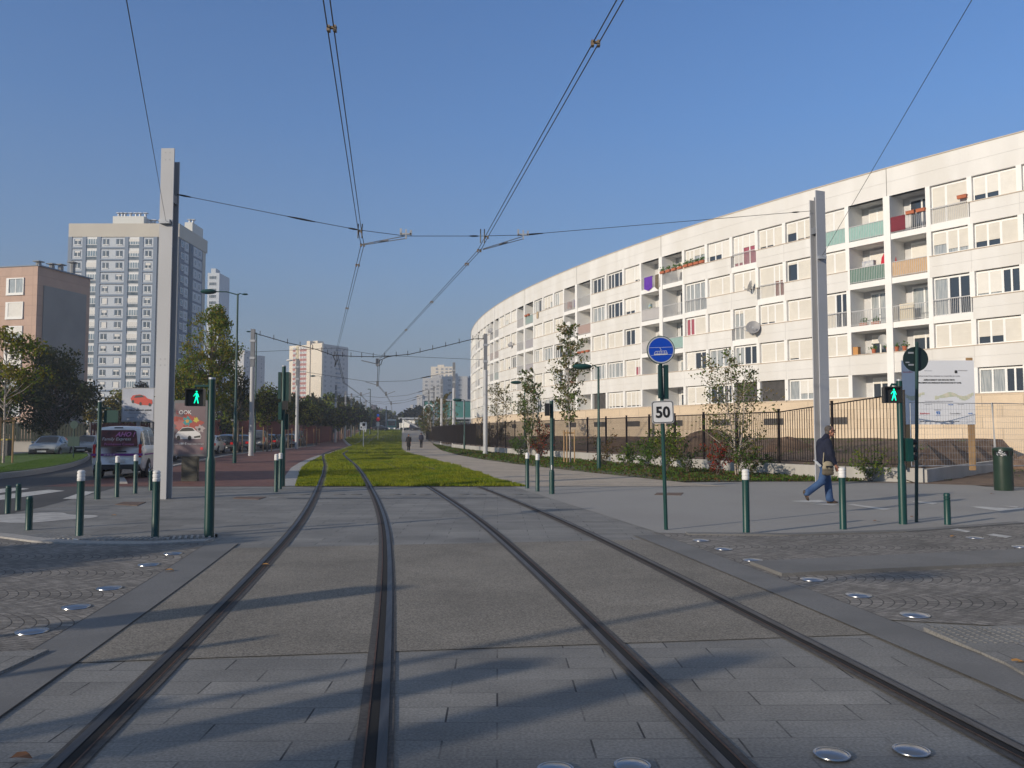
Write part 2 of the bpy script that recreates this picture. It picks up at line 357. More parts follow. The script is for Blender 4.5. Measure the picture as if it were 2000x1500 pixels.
# faded marks on the right pavement, arrow dashes on the road
mb = MB()
def mark(px, z=.009):
    mb.face([(p.x, p.y, z) for p in [gp(x, y, 0) for x, y in px]])
mark([(1545, 979), (1600, 977), (1640, 984), (1560, 981)]); mark([(1575, 984), (1640, 985), (1625, 988)])
mark([(1655, 986), (1665, 985), (1742, 995), (1725, 997)]); mark([(1773, 979), (1785, 979), (1832, 983), (1822, 986)])
mark([(1893, 990), (1915, 990), (1975, 994), (1998, 992), (2000, 995), (1955, 999), (1925, 995)]); mark([(1955, 988), (1990, 990), (1985, 992)])
mark([(1855, 1036), (1870, 1034), (1896, 1039), (1888, 1041)], .013); mark([(1926, 1046), (1940, 1044), (1977, 1049), (1965, 1052)], .013)
mark([(1808, 1041), (1815, 1039), (1845, 1041)], .006)
struct('road_markings', mb, paint)
# line of slot drain and studs in front of the grass
mb = MB(); a_, b_ = gp(560, 974, 0), gp(1062, 973, 0); mb.face([(a_.x, a_.y, .006), (b_.x, b_.y, .006), (b_.x, b_.y+.13, .006), (a_.x, a_.y+.13, .006)]); struct('slot_drain', mb, black)
mb = MB()
for x in (593, 663, 697, 772, 801, 830, 905, 937, 1010):
    c = gp(x, 966, 0); mb.lathe([(.16, .006), (.12, .02), (0, .024)], c, 14)
struct('drain_studs', mb, bandm)
# red brick pavement to the left of the tracks, kerb band along the grass
GL = [(24.8, gX(580, 24.8)), (31, gX(586, 31)), (38, gX(592, 38)), (45, gX(606, 45)), (55, gX(628, 55)), (66, gX(652, 66)), (80, gX(672, 80)), (100, gX(690, 100)), (142, -23.0-5.6), (200, -36.5), (240, -42)]
GR = [(24.8, gX(1026, 24.8)), (28, gX(972, 28)), (34, gX(925, 34)), (40, gX(890, 40)), (48, gX(850, 48)), (56, gX(818, 56)), (66, gX(793, 66)), (80, gX(783, 80)), (100, gX(783, 100)), (142, gX(784, 142)), (200, gX(784, 200)), (240, gX(784, 240))]
yr = ystep(24.9, 232)
strip('tram_lawn', [(Y, interp(GL, Y), interp(GR, Y)) for Y in yr], .02, grass_m, nx=6)
strip('lawn_edge_stones', [(Y, interp(GL, Y)-(.55 if Y < 60 else .4), interp(GL, Y)) for Y in yr], .012, kerbm)
strip('red_pavement', [(Y, interp([(24, -14), (30, -14.3), (60, -20.5), (100, -24), (142, -33), (232, -47)], Y), interp(GL, Y)-.5) for Y in yr], .006, redpave)
PR = [(24.9, gX(1420, 24.9)), (27.5, gX(1310, 27.5)), (31, gX(1210, 31)), (36, gX(1100, 36)), (42, gX(1010, 42)), (50, gX(940, 50)), (60, gX(893, 60)), (75, gX(862, 75)), (95, gX(852, 95)), (142, gX(838, 142)), (200, gX(820, 200)), (240, gX(812, 240))]
strip('footpath', [(Y, interp(GR, Y)-.02, interp(PR, Y)) for Y in yr], .012, pathm)
strip('path_edge_stones', [(Y, interp(GR, Y)-.05, interp(GR, Y)+.12) for Y in ystep(24.9, 232)], .026, kerbm)
# street on the left
strip('street', [(Y, interp([(12, -60), (30, -60), (60, -46), (100, -50), (142, -62), (232, -85)], Y), interp([(12, -9.5), (22, -10.6), (24, -11), (26, -12.2), (30, -14.2), (60, -20.4), (100, -23.9), (142, -32.9), (232, -46.9)], Y)) for Y in [14.5, 18]+yr[1:]], .003, asph)
mb = MB(); kp = [(-12.35, 26.2), (-14.25, 30), (-17.3, 44), (-20.5, 60), (-23.95, 100)]
for a_, b_ in zip(kp, kp[1:]):
    mb.prism([a_, (a_[0]+.25, a_[1]), (b_[0]+.25, b_[1]), b_], .0, .05)
struct('street_kerb', mb, kerbm)
mb = MB()
for q in (((-80, 962), (30, 953), (58, 955), (-60, 972)), ((-60, 974), (95, 957), (127, 959), (10, 976), (-80, 985)), ((122, 975), (165, 960), (186, 961), (150, 975)),):
    mb.face([(p.x, p.y, .008) for p in [gp(x, y, 0) for x, y in q]])
struct('zebra_crossing', mb, paint)
# lawn island with kerb on the left
isl = [gp(*q, 0) for q in ((-120, 950), (-60, 943), (0, 936), (50, 930), (100, 922), (140, 913), (165, 904), (176, 896), (172, 890), (150, 886), (100, 887), (20, 893), (-120, 905))]
c = sum((Vector(p) for p in isl), Vector())/len(isl)
mb = MB(); mb.prism([p[:2] for p in isl], 0, .2); struct('island_kerb', mb, kerbm)
mb = MB(); mb.prism([((p-c)*.955+c)[:2] for p in isl], .1, .23); struct('island_lawn', mb, mat('island_lawn_base', (.05, .1, .008), .9, (.09, .15, .012), 2, bump=.5, bscale=20))
ISL = [((p-c)*.95+c) for p in isl]
# planting strip and soil yard on the right
WALL = [(21, 36), (13.3, 26.9), (11.4, 28.3), (9.5, 32), (8, 36.5), (6.2, 42), (4.2, 48), (.6, 58), (-2.8, 70), (-6, 84), (-10, 108), (-14, 135)]
def wallX(Y): return interp([(26, 12.5)]+[(q[1], q[0]) for q in WALL[2:]]+[(240, -22)], Y)
strip('planting_strip', [(Y, interp(PR, Y), wallX(Y)+.3) for Y in ystep(27.3, 180)], .016, cover_m, nx=3)
def yz(Y, X):   # yard rises to the building
    
    if X > 12.4 and Y < 26.9+(X-13.3)*1.18+1.9: return -.04
    t = min(1, max(0, (X-wallX(Y))/9)); return .35+.85*t
mb = MB(); rows = []
yy = [26.5]+[28+i*1.2 for i in range(62)]
for Y in yy:
    x0 = wallX(Y)+.1 if Y > 28 else 12+((28-Y)/1.5)
    rows.append([mb._v((x0+i*1.0, Y, yz(Y, x0+i*1.0)+(0 if yz(Y, x0+i) < 0 else 1)*.07*math.sin(i*1.3+Y*.9)*math.sin(Y*.6)+.05*rng.random())) for i in range(42)])
for p, q in zip(rows, rows[1:]):
    for i in range(41): mb.f.append([p[i], p[i+1], q[i+1], q[i]]); mb.m.append(0)
struct('soil_yard', mb, soil, smooth=True, ang=80)
sheet('soil_verge', [(9.6, 26.9), (12.4, 26.6), (15.4, 24.6), (22, 24.0), (48, 26), (48, 60), (33, 46), (13.2, 26.95)], .006, soil)
# low concrete wall under the fence
def wallmesh(pts, h0, h1, th, z0=0):
    mb = MB()
    for a_, b_ in zip(pts, pts[1:]):
        a_, b_ = Vector((*a_, 0)), Vector((*b_, 0)); d = (b_-a_).normalized(); n_ = Vector((-d.y, d.x, 0))*th/2; e = d*.0
        mb.prism([(a_-n_)[:2], (b_-n_-e)[:2], (b_+n_-e)[:2], (a_+n_)[:2]], h0, h1)
    return mb
tag(wallmesh(WALL[1:10], -.05, .46, .22).build('low_wall', concrete), 'long low grey concrete wall carrying the dark bar fence', 'wall')
tag(wallmesh(WALL[:2], -.05, .42, .22).build('low_wall', concrete), 'low grey concrete wall running back behind the litter bin', 'wall')
# rails
rail_steel = mat('rail_steel', (.10, .093, .088), .45, (.05, .045, .042), 2, metal=.6, stretch=(8, .4, 1)); rail_band = mat('rail_grout', (.05, .046, .044), .8, (.085, .078, .072), 30)
rust = mat('rail_rust', (.07, .03, .014), .6, (.13, .06, .028), 20, metal=.3); groove = mat('rail_groove', (.008, .007, .006), .9)  # groove is a flat strip: its depth shade and grime are in the colour
def rail(sd, d, label):
    root = thing('tram_rail', label, 'rail', (0, 0, 0), group='rails of the two tram tracks')
    s = sd   # side on which the running head lies
    a_ = MB(); ribbon(a_, -12, 235, d-.088-(s < 0)*.02, d+.088+(s > 0)*.02, .0095, lawn=.014); a_.build('rail_bed', rail_band, root)
    a_ = MB(); h0, h1 = sorted((d+s*.026, d+s*.078)); ribbon(a_, -12, 235, h0, h1, .0165, lawn=.014); a_.build('rail_head', rail_steel, root)
    a_ = MB(); h0, h1 = sorted((d-s*.030, d+s*.026)); ribbon(a_, -12, 235, h0, h1, .0125, lawn=.014); a_.build('rail_groove', groove, root)
    a_ = MB(); h0, h1 = sorted((d-s*.040, d-s*.030)); ribbon(a_, -12, 235, h0, h1, .0155, lawn=.014); a_.build('rail_lip', rust, root)
rail(-1, -2.33, 'leftmost tram rail, curving left into the grass'); rail(1, -.875, 'second tram rail from the left, passing the bottom centre of the crossing')
rail(-1, .875, 'third tram rail from the left, inner rail of the right track'); rail(1, 2.33, 'rightmost tram rail, outer rail of the right track')
# steel discs set in the paving
disc = MB(); disc.lathe([(.125, 0), (.123, .006), (.112, .007), (.107, .004), (.08, .013), (.04, .018), (0, .020)], n=32)
first = None
names = [((62, 1236), 'steel disc stud at the near end of the left row'), ((148, 1188), 'steel disc stud second in the left row'), ((213, 1151), 'steel disc stud in the middle of the left row'), ((290, 1105), 'steel disc stud fourth in the left row'), ((337, 1083), 'steel disc stud at the far end of the left row'),
 ((1369, 1057), 'farthest steel disc stud of the right row beside the pavement'), ((1413, 1074), 'steel disc stud second from the far end of the right row'), ((1470, 1096), 'steel disc stud at the corner of the raised refuge strip'), ((1586, 1134), 'steel disc stud just in front of the refuge strip'), ((1677, 1165), 'steel disc stud between refuge strip and tree shadow'), ((1787, 1204), 'steel disc stud nearest the studded paving on the right'),
 ((1625, 1478), 'left one of two steel discs between the right rails at the bottom'), ((1780, 1470), 'right one of two steel discs at the bottom right'), ((1235, 1500), 'steel disc cut by the bottom edge left of the third rail'), ((1085, 1508), 'steel disc at the bottom edge near the picture centre'), ((1904, 1052), 'steel disc beside the white dashes on the cobbles'), ((1995, 1070), 'steel disc at the right edge on the cobbles')]
for (x, y), lb in names:
    c = gp(x, y, 0); zz = .012
    nr = y > 1260
    if first is None: first = tag(disc.build('steel_disc', chrome, smooth=True), lb, 'paving stud', 'round steel studs set in the paving'); first.location = (c.x, c.y, zz)
    else:
        o = first.copy(); col.objects.link(o); o.location = (c.x, c.y, zz); o['label'] = lb; o.scale = (.72, .72, .8) if nr else (1, 1, 1)
# manhole covers
cover = mat('rusty_cover', (.1, .06, .04), .7, (.15, .1, .07), 10)
for q, lb in ((((225, 986), (240, 981), (285, 981), (268, 988)), 'rusty brown inspection cover left of the tall mast'), (((455, 974), (462, 971), (520, 971), (505, 976)), 'rusty brown inspection cover before the red pavement'), (((1278, 967), (1283, 963), (1335, 963), (1330, 968)), 'faint brown inspection cover beside the speed sign post')):
    mb = MB(); P = [gp(x, y, 0)[:2] for x, y in q]; mb.prism(P, .002, .012); tag(mb.build('inspection_cover', cover), lb, 'cover')
# ------------------------------------------------------------ curved apartment block
wallw = mat('white_render', (.72, .71, .685), .75, (.66, .65, .625), 1.1, bump=.05, c3=(.64, .625, .59), scale3=.5, stretch=(1, 1, .25))
finw = mat('white_fin_paint', (.80, .80, .78), .65, (.76, .755, .73), 1)
seamm = mat('panel_joint', (.42, .40, .37), .9)
cope = mat('coping', (.55, .47, .38), .8, (.5, .42, .34), 2)
beige = bricks('beige_cladding', (.60, .48, .34), (.66, .54, .40), (.42, .34, .25), 1.3, .62, .012, rot=(math.pi/2, 0, 0), grain=20, bump=.05, off=.5, mot=(.9, 1.06), gr=(.95, 1.05))
framew = mat('pvc_frame', (.8, .8, .78), .4)
shut = bricks('roller_slats', (.68, .65, .585), (.65, .62, .555), (.5, .475, .42), 30, .055, .006, rot=(math.pi/2, 0, 0), grain=3, bump=.1, off=0, mot=(.95, 1.04), gr=(.97, 1.03))
shut2 = bricks('roller_slats_white', (.73, .71, .66), (.71, .69, .64), (.56, .54, .5), 30, .055, .006, rot=(math.pi/2, 0, 0), grain=3, bump=.1, off=0, mot=(.95, 1.04), gr=(.97, 1.03))
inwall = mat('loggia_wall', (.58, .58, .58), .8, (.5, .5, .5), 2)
curt = mat('net_curtain_glass', (.22, .25, .27), .08, (.42, .44, .44), 3, stretch=(6, 6, .4), spec=.8)
curt_r = mat('red_curtain_glass', (.28, .05, .08), .1, (.4, .12, .14), 3, stretch=(6, 6, .4), spec=.8)
curt_b = mat('brown_curtain_glass', (.22, .09, .06), .1, (.3, .14, .1), 3, stretch=(6, 6, .4), spec=.8)
void = mat('dark_recess', (.05, .048, .045), .9, (.075, .07, .068), 3)
raild = mat('railing_paint', (.5, .5, .5), .5)
TC = {'teal': mat('teal_screen', (.22, .42, .38), .7, (.27, .47, .43), 5), 'dkgreen': mat('green_screen', (.08, .17, .13), .8, (.1, .2, .16), 5), 'bamboo': mat('bamboo_screen', (.62, .42, .24), .8, (.42, .27, .14), 12, stretch=(6, 6, .3)),
      'maroon': mat('maroon_cloth', (.13, .01, .02), .8, (.17, .015, .03), 3), 'terra': mat('terracotta_screen', (.5, .3, .24), .8, (.42, .25, .19), 10, stretch=(6, 6, .3)), 'grey': mat('grey_screen', (.55, .53, .53), .6, (.5, .48, .48), 3), 'lilac': mat('lilac_screen', (.45, .42, .47), .7)}
CC = Vector((164.83, 149.38)); RR = 171.95; ROOF = 18.18; GB = .9
def arcpt(a_): return Vector((CC.x-RR*math.cos(a_), CC.y-RR*math.sin(a_), 0))   # a_ grows to the near right
def px_arc(px, z=9):
    u = (px-1000)/F; c0 = u*(z-CH)*sp_; k = u*cp_
    A_, B_, C_ = 1+k*k, 2*(k*(c0-CC.x)-CC.y), (c0-CC.x)**2+CC.y**2-RR*RR
    Y = (-B_-math.sqrt(B_*B_-4*A_*C_))/(2*A_); X = k*Y+c0
    return math.atan2(CC.y-Y, CC.x-X)
PXB = [2000, 1902, 1820, 1740, 1660, 1593, 1536, 1482, 1432, 1383, 1338, 1295, 1254, 1220, 1186, 1157, 1129, 1103, 1083, 1062, 1044, 1027, 1011, 999, 987, 976, 967, 958]
TYP = list('WWLLWWWWWWLLWWWLLWWWLLWWWLL')
AR = [px_arc(p) for p in PXB]; st = 2.8/RR
pre = ['W', 'L', 'L', 'W', 'W', 'W']; post = list('WWWLLWWWLLWWWWLLWWWLLWWW')
ARC = [AR[0]+st*(len(pre)-i) for i in range(len(pre))]+AR+[AR[-1]-st*(i+1) for i in range(len(post))]
TY = pre+TYP+post; K0 = len(pre)
HEAD = [16.4-2.77*i for i in range(5)]; WH = 1.47
bld = thing('apartment_block', 'long white curved five-storey apartment block behind the dark fence, with loggias and roller shutters', 'building')
W_ = {k: MB() for k in ('back', 'cope', 'base', 'joint')}
BAND = [None]*6; BANDS = []; LAST = [-9]*6
def band(r, k_, Mx_):
    if LAST[r] != k_ and LAST[r] != k_-1: BAND[r] = MB(); BANDS.append(BAND[r])
    LAST[r] = k_; BAND[r].M = Mx_; return BAND[r]
def piece(nm_, m_, *bx):
    b_ = MB(); b_.M = Mx; b_.box(*bx); return b_.build(nm_, m_, bld)
rb = random.Random(11)
FRENCH = {(2, 0, 0)}
# special cells keyed by (bay index in TYP, row): bay 0 = px 1902-2000
fr_cells = {(1, 0): None, (1, 2): None, (4, 0): 'teal', (4, 2): None, (7, 0): None, (6, 1): None, (7, 2): None, (9, 1): None}
lg_cells = {(2, 0): 'maroonhalf', (3, 0): 'teal', (2, 1): 'bamboo', (3, 1): 'dkgreen', (2, 2): None, (3, 2): None, (10, 0): None, (11, 0): None, (10, 1): None, (11, 1): 'grey', (10, 2): 'teal', (11, 2): 'grey', (15, 0): None, (16, 0): None, (15, 1): 'terra', (16, 1): None, (15, 2): None, (16, 2): 'grey', (20, 0): 'teal', (21, 0): 'grey', (20, 1): 'lilac', (21, 1): None, (20, 2): 'lilac', (21, 2): None, (26, 1): 'terra', (25, 1): 'terra', (25, 2): 'teal'}
# fixed contents: per W cell a list of shutter levels for (small, large) units, 1 closed .. 0 open, curtain kind
fixed = {(1, 0): (1, 1, ''), (0, 0): (1, .78, ''), (1, 1): (.55, .83, 'c'), (0, 1): (1, .75, ''), (1, 2): (0, 0, 'c'), (0, 2): (0, .93, 'c'), (1, 3): (1, 1, ''), (0, 3): (1, .7, ''), (1, 4): (0, 0, 'd'), (0, 4): (0, 0, 'c'),
 (4, 0): (1, 1, ''), (4, 1): (1, 1, ''), (4, 2): (0, 1, 'c'), (4, 3): (1, 1, ''), (4, 4): (1, 1, ''), (5, 0): (.55, .95, ''), (5, 1): (.1, 1, ''), (5, 2): (1, 1, ''), (5, 3): (.93, 1, ''), (5, 4): (0, .7, 'c'),
 (6, 0): (1, .92, ''), (6, 1): (.5, 1, 'b'), (6, 2): (1, .93, ''), (6, 3): (1, 1, ''), (6, 4): 'V', (7, 0): (.9, .4, 'r'), (7, 1): (1, .95, ''), (7, 2): (.1, 1, 'c'), (7, 3): (0, 0, 'c'), (7, 4): 'V',
 (8, 0): (1, .72, ''), (8, 1): (1, 1, ''), (8, 2): (1, 1, ''), (8, 3): (0, 0, 'c'), (8, 4): (0, 0, 'd'), (9, 0): (.6, .4, 'c'), (9, 1): (0, 0, 'c'), (9, 2): (0, 1, 'r'), (9, 3): (1, 0, 'd'), (9, 4): (1, 1, ''),
 (12, 0): (.9, 1, ''), (12, 1): (1, .82, ''), (12, 2): (1, 0, ''), (12, 3): (.45, 1, 'r'), (12, 4): (.92, .92, ''), (13, 0): (0, 0, 'd'), (13, 1): (0, 0, 'd'), (13, 2): (1, 1, ''), (13, 3): (0, 0, 'c'), (13, 4): (.92, .92, ''),
 (14, 0): (0, 0, 'd'), (14, 1): (0, 0, 'c'), (14, 2): (1, 1, ''), (14, 3): (0, 0, 'c'), (14, 4): 'V'}
winrest = MB(); shutrest = MB(); nwin = 0
def unit(mbf, mbs, x0, x1, z0, z1, lev, g, y=.12):
    mbf.box(x0, x0+.06, y-.04, y+.05, z0, z1, 0); mbf.box(x1-.06, x1, y-.04, y+.05, z0, z1, 0)
    mbf.box(x0+.06, x1-.06, y-.04, y+.05, z0, z0+.07, 0); mbf.box(x0+.06, x1-.06, y-.04, y+.05, z1-.12, z1, 0)
    if lev < .97:
        mbf.face([(x0+.06, y+.02, z0+.07), (x1-.06, y+.02, z0+.07), (x1-.06, y+.02, z1-.12), (x0+.06, y+.02, z1-.12)], g)
        wd = x1-x0; n = 1 if wd < .85 else 2 if wd < 1.7 else 3
        for i in range(1, n):
            xm = x0+wd*i/n; mbf.box(xm-.05, xm+.05, y-.035, y+.04, z0+.07, z1-.12, 0)
    if lev > .02:
        zb = z1-.12-(z1-z0-.19)*lev
        mbs.box(x0+.061, x1-.061, y-.03, y+.01, zb, z1-.121, 0)
for k, t in enumerate(TY):
    a0, a1 = ARC[k], ARC[k+1]; B_, A_ = arcpt(a0), arcpt(a1); L_ = (B_-A_).length; ex = (B_-A_)/L_; ey = Vector((-ex.y, ex.x, 0))
    Mx = Matrix(((ex.x, ey.x, 0, A_.x), (ex.y, ey.y, 0, A_.y), (0, 0, 1, 0), (0, 0, 0, 1)))
    for q in list(W_.values()): q.M = Mx
    kk = k-K0
    # parapet in three courses, coping, base
    z = HEAD[0]
    for i in range(2):
        z1 = z+(ROOF-HEAD[0])/2
        band(5, k, Mx).box(.0, L_, -.10, .3, z+(.0 if i < 1 else .012), z1); z = z1
    W_['back'].box(-.01, L_+.01, -.085, 1.4, HEAD[0]-.02 if t == 'W' else HEAD[0], ROOF-.01)
    W_['cope'].box(-.01, L_+.01, -.15, .5, ROOF, ROOF+.06)
    W_['base'].box(0, L_, -.04, .4, GB-.6, HEAD[4]-WH-.06)
    W_['cope'].box(0, L_, -.07, .12, HEAD[4]-WH-.06, HEAD[4]-WH)
    if k % 2 == 0 and 0 < kk: piece('basement_vent', void, .35, L_-.35, -.05, -.02, 2.15, 2.62)
    for r in range(5):
        zh = HEAD[r]; zs = zh-WH; nxt = HEAD[r+1] if r < 4 else zs-.02
        f_ = kk >= 0 and (kk, r) in fr_cells and t == 'W'
        loggia = t == 'L'
        if not loggia and not f_ and r < 4 or (loggia and r == 3):   # spandrel in two courses + ledge
            h = zs-.05-nxt
            band(r, k, Mx).box(.006, L_-.006, -.12, .2, nxt, nxt+h/2-.008); band(r, k, Mx).box(.006, L_-.006, -.12, .2, nxt+h/2+.008, zs-.05)
            W_['back'].box(-.005, L_+.005, -.105, .25, nxt+.01, zs-.06)
            band(r, k, Mx).box(0, L_, -.16, .2, zs-.05, zs, 1)
        if f_:
            piece('balcony_slab', finw, .0, L_, -.10, .25, nxt, nxt+.42)
        if loggia:
            zf = zs if r >= 3 else nxt+.36
            if r < 3: piece('balcony_slab', finw, 0, L_, -.12, 1.4, nxt, zf)
            # recess box: back wall, side walls, ceiling
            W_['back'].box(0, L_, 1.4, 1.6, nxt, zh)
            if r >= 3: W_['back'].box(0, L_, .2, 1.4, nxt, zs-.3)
            lv = not (r == 4 and rb.random() < .6)
            d = MB(); d.M = Mx
            sh = MB(); sh.M = Mx
            g = rb.choice([1, 1, 2])
            dz0 = (nxt+.38) if r < 3 else zs-.28
            sl = rb.choice([0, 0, 1, .5, 1]) if kk < 0 or kk > 11 else {(2, 0): 0, (3, 0): .6, (2, 1): 1, (3, 1): 1, (2, 2): 0, (3, 2): 0, (2, 3): .25, (3, 3): .3, (10, 0): .5, (11, 0): 1, (10, 1): 0, (11, 1): 1, (10, 2): 0, (11, 2): 1}.get((kk, r), .2)
            if r == 4:
                m0 = .35; W_['back'].box(0, .15, .2, 1.4, nxt, zh) if False else None
            unit(d, sh, .7, L_-.35, dz0, zh-.15, sl, g, y=1.33)
            if kk > -3 and kk < 24:
                d.build('loggia_window', [framew, glass, curt, curt_r, curt_b], bld)
                if sh.v: tag(sh.build('loggia_shutter', shut2, bld))
            else:
                pass
            if r < 3:
                rl_ = MB(); rl_.M = Mx; zt = zf+1.0
                rl_.box(.14, L_-.14, -.11, -.07, zt-.04, zt); rl_.box(.14, L_-.14, -.10, -.08, zf+.08, zf+.11)
                nb = int((L_-.28)/.115)
                for i in range(nb+1):
                    x = .14+(L_-.28)*i/nb; rl_.box(x-.011, x+.011, -.1, -.08, zf+.02, zt-.04)
                pr = rl_.build('balcony_railing', raild, bld)
                kind = lg_cells.get((kk, r))
                if kind:
                    pn = MB(); pn.M = Mx
                    if kind == 'maroonhalf': pn.box(.16, L_*.45, -.13, -.115, zf+.1, zt+.02); kind = 'maroon'
                    else: pn.box(.15, L_-.15, -.075, -.06, zf+.05, zt-.02)
                    c_ = pn.build('privacy_screen', TC[kind], pr)
            continue
        # window bay
        W_['back'].box(-.005, L_+.005, .18, .4, (zs-.06) if not f_ else nxt+.41, zh)
        spec = fixed.get((kk, r))
        if spec == 'V':
            vv = MB(); vv.M = Mx; vv.box(.15, L_-.15, .1, .17, zs, zh); vv.build('dark_opening', void, bld); 
        else:
            if spec is None:
                spec = rb.choice([(1, 1, ''), (1, 1, ''), (1, .8, ''), (0, 0, 'c'), (0, 0, 'd'), (.9, .9, ''), (0, 1, 'c'), (.5, .9, 'c'), (1, .93, '')])
            s1, s2, cu = spec; g = {'': 1, 'd': 1, 'c': 2, 'r': 3, 'b': 4}[cu]
            zb = zs if not f_ else nxt+.42
            near = 0 <= kk < 23 and nwin < 100
            mf = MB() if near else winrest; ms = MB() if near else shutrest; mf.M = ms.M = Mx
            xm = .15+(L_-.3)*(.4 if (kk % 2) else .6)
            flip = (kk % 2) == 0
            if flip: s1, s2 = s2, s1
            unit(mf, ms, .15, xm, zb, zh-.04, s1, g); unit(mf, ms, xm+.004, L_-.15, zb, zh-.04, s2, g if g != 2 or rb.random() < .6 else 1)
            if near:
                nwin += 1; o = mf.build('window', [framew, glass, curt, curt_r, curt_b], bld)
                if ms.v: ms.build('roller_shutter', rb.choice([shut, shut2, shut]), o)
            if f_:
                rl_ = MB(); rl_.M = Mx; zt = zb+1.0
                rl_.box(.12, L_-.12, -.08, -.04, zt-.05, zt)
                nb = int(L_/.12)
                for i in range(nb+1): x = .14+(L_-.28)*i/nb; rl_.box(x-.01, x+.01, -.07, -.05, zb, zt-.05)
                pr = rl_.build('window_railing', raild, bld)
                if fr_cells[(kk, r)]:
                    pn = MB(); pn.M = Mx; pn.box(.15, L_-.15, -.045, -.03, zb+.03, zt-.03); pn.build('privacy_screen', TC[fr_cells[(kk, r)]], pr)
    # fins at the right boundary of the bay
    wd = .14
    nb_t = TY[k-1] if k else t
    both = t == 'L' and nb_t == 'L'
    if both:
        piece('fin', finw, L_-.22, L_+.22, -.2, 1.35, HEAD[4]-WH, HEAD[0]); W_['joint'].box(L_-.012, L_+.012, -.115, -.09, HEAD[0], ROOF)
    else:
        fb = MB(); fb.M = Mx
        for r in range(5):
            zh = HEAD[r]; zs = zh-WH
            lo_ = zs
            if (t == 'L' or nb_t == 'L') and r < 3: lo_ = HEAD[r+1]
            fb.box(L_-wd, L_+wd, -.115, .2 if not (t == 'L' or nb_t == 'L') else 1.4, lo_, zh)
        fb.build('fin', finw, bld)
if winrest.v:
    tag(winrest.build('far_windows', [framew, glass, curt, curt_r, curt_b], bld), kind='stuff'); tag(shutrest.build('far_shutters', shut, bld), kind='stuff')
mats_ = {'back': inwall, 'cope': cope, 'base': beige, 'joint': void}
nm = {'back': 'inner_wall', 'cope': 'ledges', 'base': 'base_cladding', 'joint': 'parapet_joints'}
for i, q in enumerate(BANDS):
    if q.v: q.build('wall_band', [wallw, cope], bld)
for k_, q in W_.items(): q.build(nm[k_], mats_[k_], bld)
# body of the block behind the facade, roof
mb = MB()
def apo(a_, o_): return Vector((CC.x-(RR-o_)*math.cos(a_), CC.y-(RR-o_)*math.sin(a_), 0))
for a0, a1 in zip(ARC, ARC[1:]):
    mb.prism([apo(a0, 1.55)[:2], apo(a1, 1.55)[:2], apo(a1, 11)[:2], apo(a0, 11)[:2]], 0, ROOF-.1)
mb.build('block_body', wallw, bld)
# things on the balconies -------------------------------------------------
def bayframe(kk):
    a0, a1 = ARC[kk+K0], ARC[kk+K0+1]; B_, A_ = arcpt(a0), arcpt(a1); L_ = (B_-A_).length; ex = (B_-A_)/L_
    return A_, ex, Vector((-ex.y, ex.x, 0)), L_, math.atan2(ex.y, ex.x)
terr = mat('terracotta', (.45, .14, .06), .8, (.38, .11, .05), 5); plantm = leafmat('balcony_leaves', (.05, .12, .02), (.1, .2, .03))
def bput(kk, r, u, y, dz):
    A_, ex, ey, L_, rz = bayframe(kk); p = A_+ex*(u*L_)+ey*y; zf = HEAD[r+1]+.36 if r < 3 else HEAD[r]-WH
    return Vector((p.x, p.y, zf+dz)), rz
def dish(kk, r, u, y, dz, label, R=.42, turn=0, m=None):
    p, rz = bput(kk, r, u, y, dz)
    t = thing('satellite_dish', label, 'satellite dish', p, rz+turn, 'satellite dishes on the white block')
    b = MB(); b.M = Matrix.Rotation(rad(70), 4, 'X'); b.lathe([(0, -.02), (R*.5, .01), (R, .11), (R, .125), (R*.5, .03), (0, 0)], (0, 0, 0), 18); b.build('reflector', m or mat('dish_white', (.62, .62, .6), .5), t, smooth=True)
    b = MB(); b.tube([(0, .05, -.1), (0, -.3, -.25), (0, -.5, -.05)], .015, 5); b.box(-.05, .05, -.56, -.46, -.08, .02); b.build('feed_arm', steel, t)
    b = MB(); b.tube([(0, .05, 0), (0, .12, -.1), (0, .12, -.5)], .025, 6); b.build('bracket', steel, t)
dg = mat('dish_grey', (.25, .25, .26), .5)
dish(7, 1, .9, -.45, .75+.3, 'white satellite dish on the third window right of the fenced tram sign, fourth floor', turn=rad(-60))
dish(7, 2, .97, -.5, .75, 'large grey satellite dish beside the French window of the third floor', .5, rad(40), dg)
dish(7, 2, .80, -.4, .8, 'small pale satellite dish behind the large grey one', .36, rad(-30))
dish(16, 1, .5, -.3, 1.2, 'white oval satellite dish hung on a loggia above the tall birch', .42, rad(15))
dish(16, 2, .6, -.3, 1.2, 'grey satellite dish hung below the white oval one', .45, rad(60), dg)
dish(3, 3, .75, .3, .75, 'tilted white satellite dish standing in the loggia above the site board', .42, rad(60))
dish(11, 2, .6, .7, 1.2, 'white satellite dish hidden in the loggia above the tram sign', .4, rad(60))
dish(22, 1, .3, -.3, 1.0, 'small dark satellite dish near the far lamp post, high on the facade', .36, rad(30), dg)
dish(26, 0, .5, -.3, 1.2, 'dark satellite dish near the far end of the roof', .4, rad(40), dg)
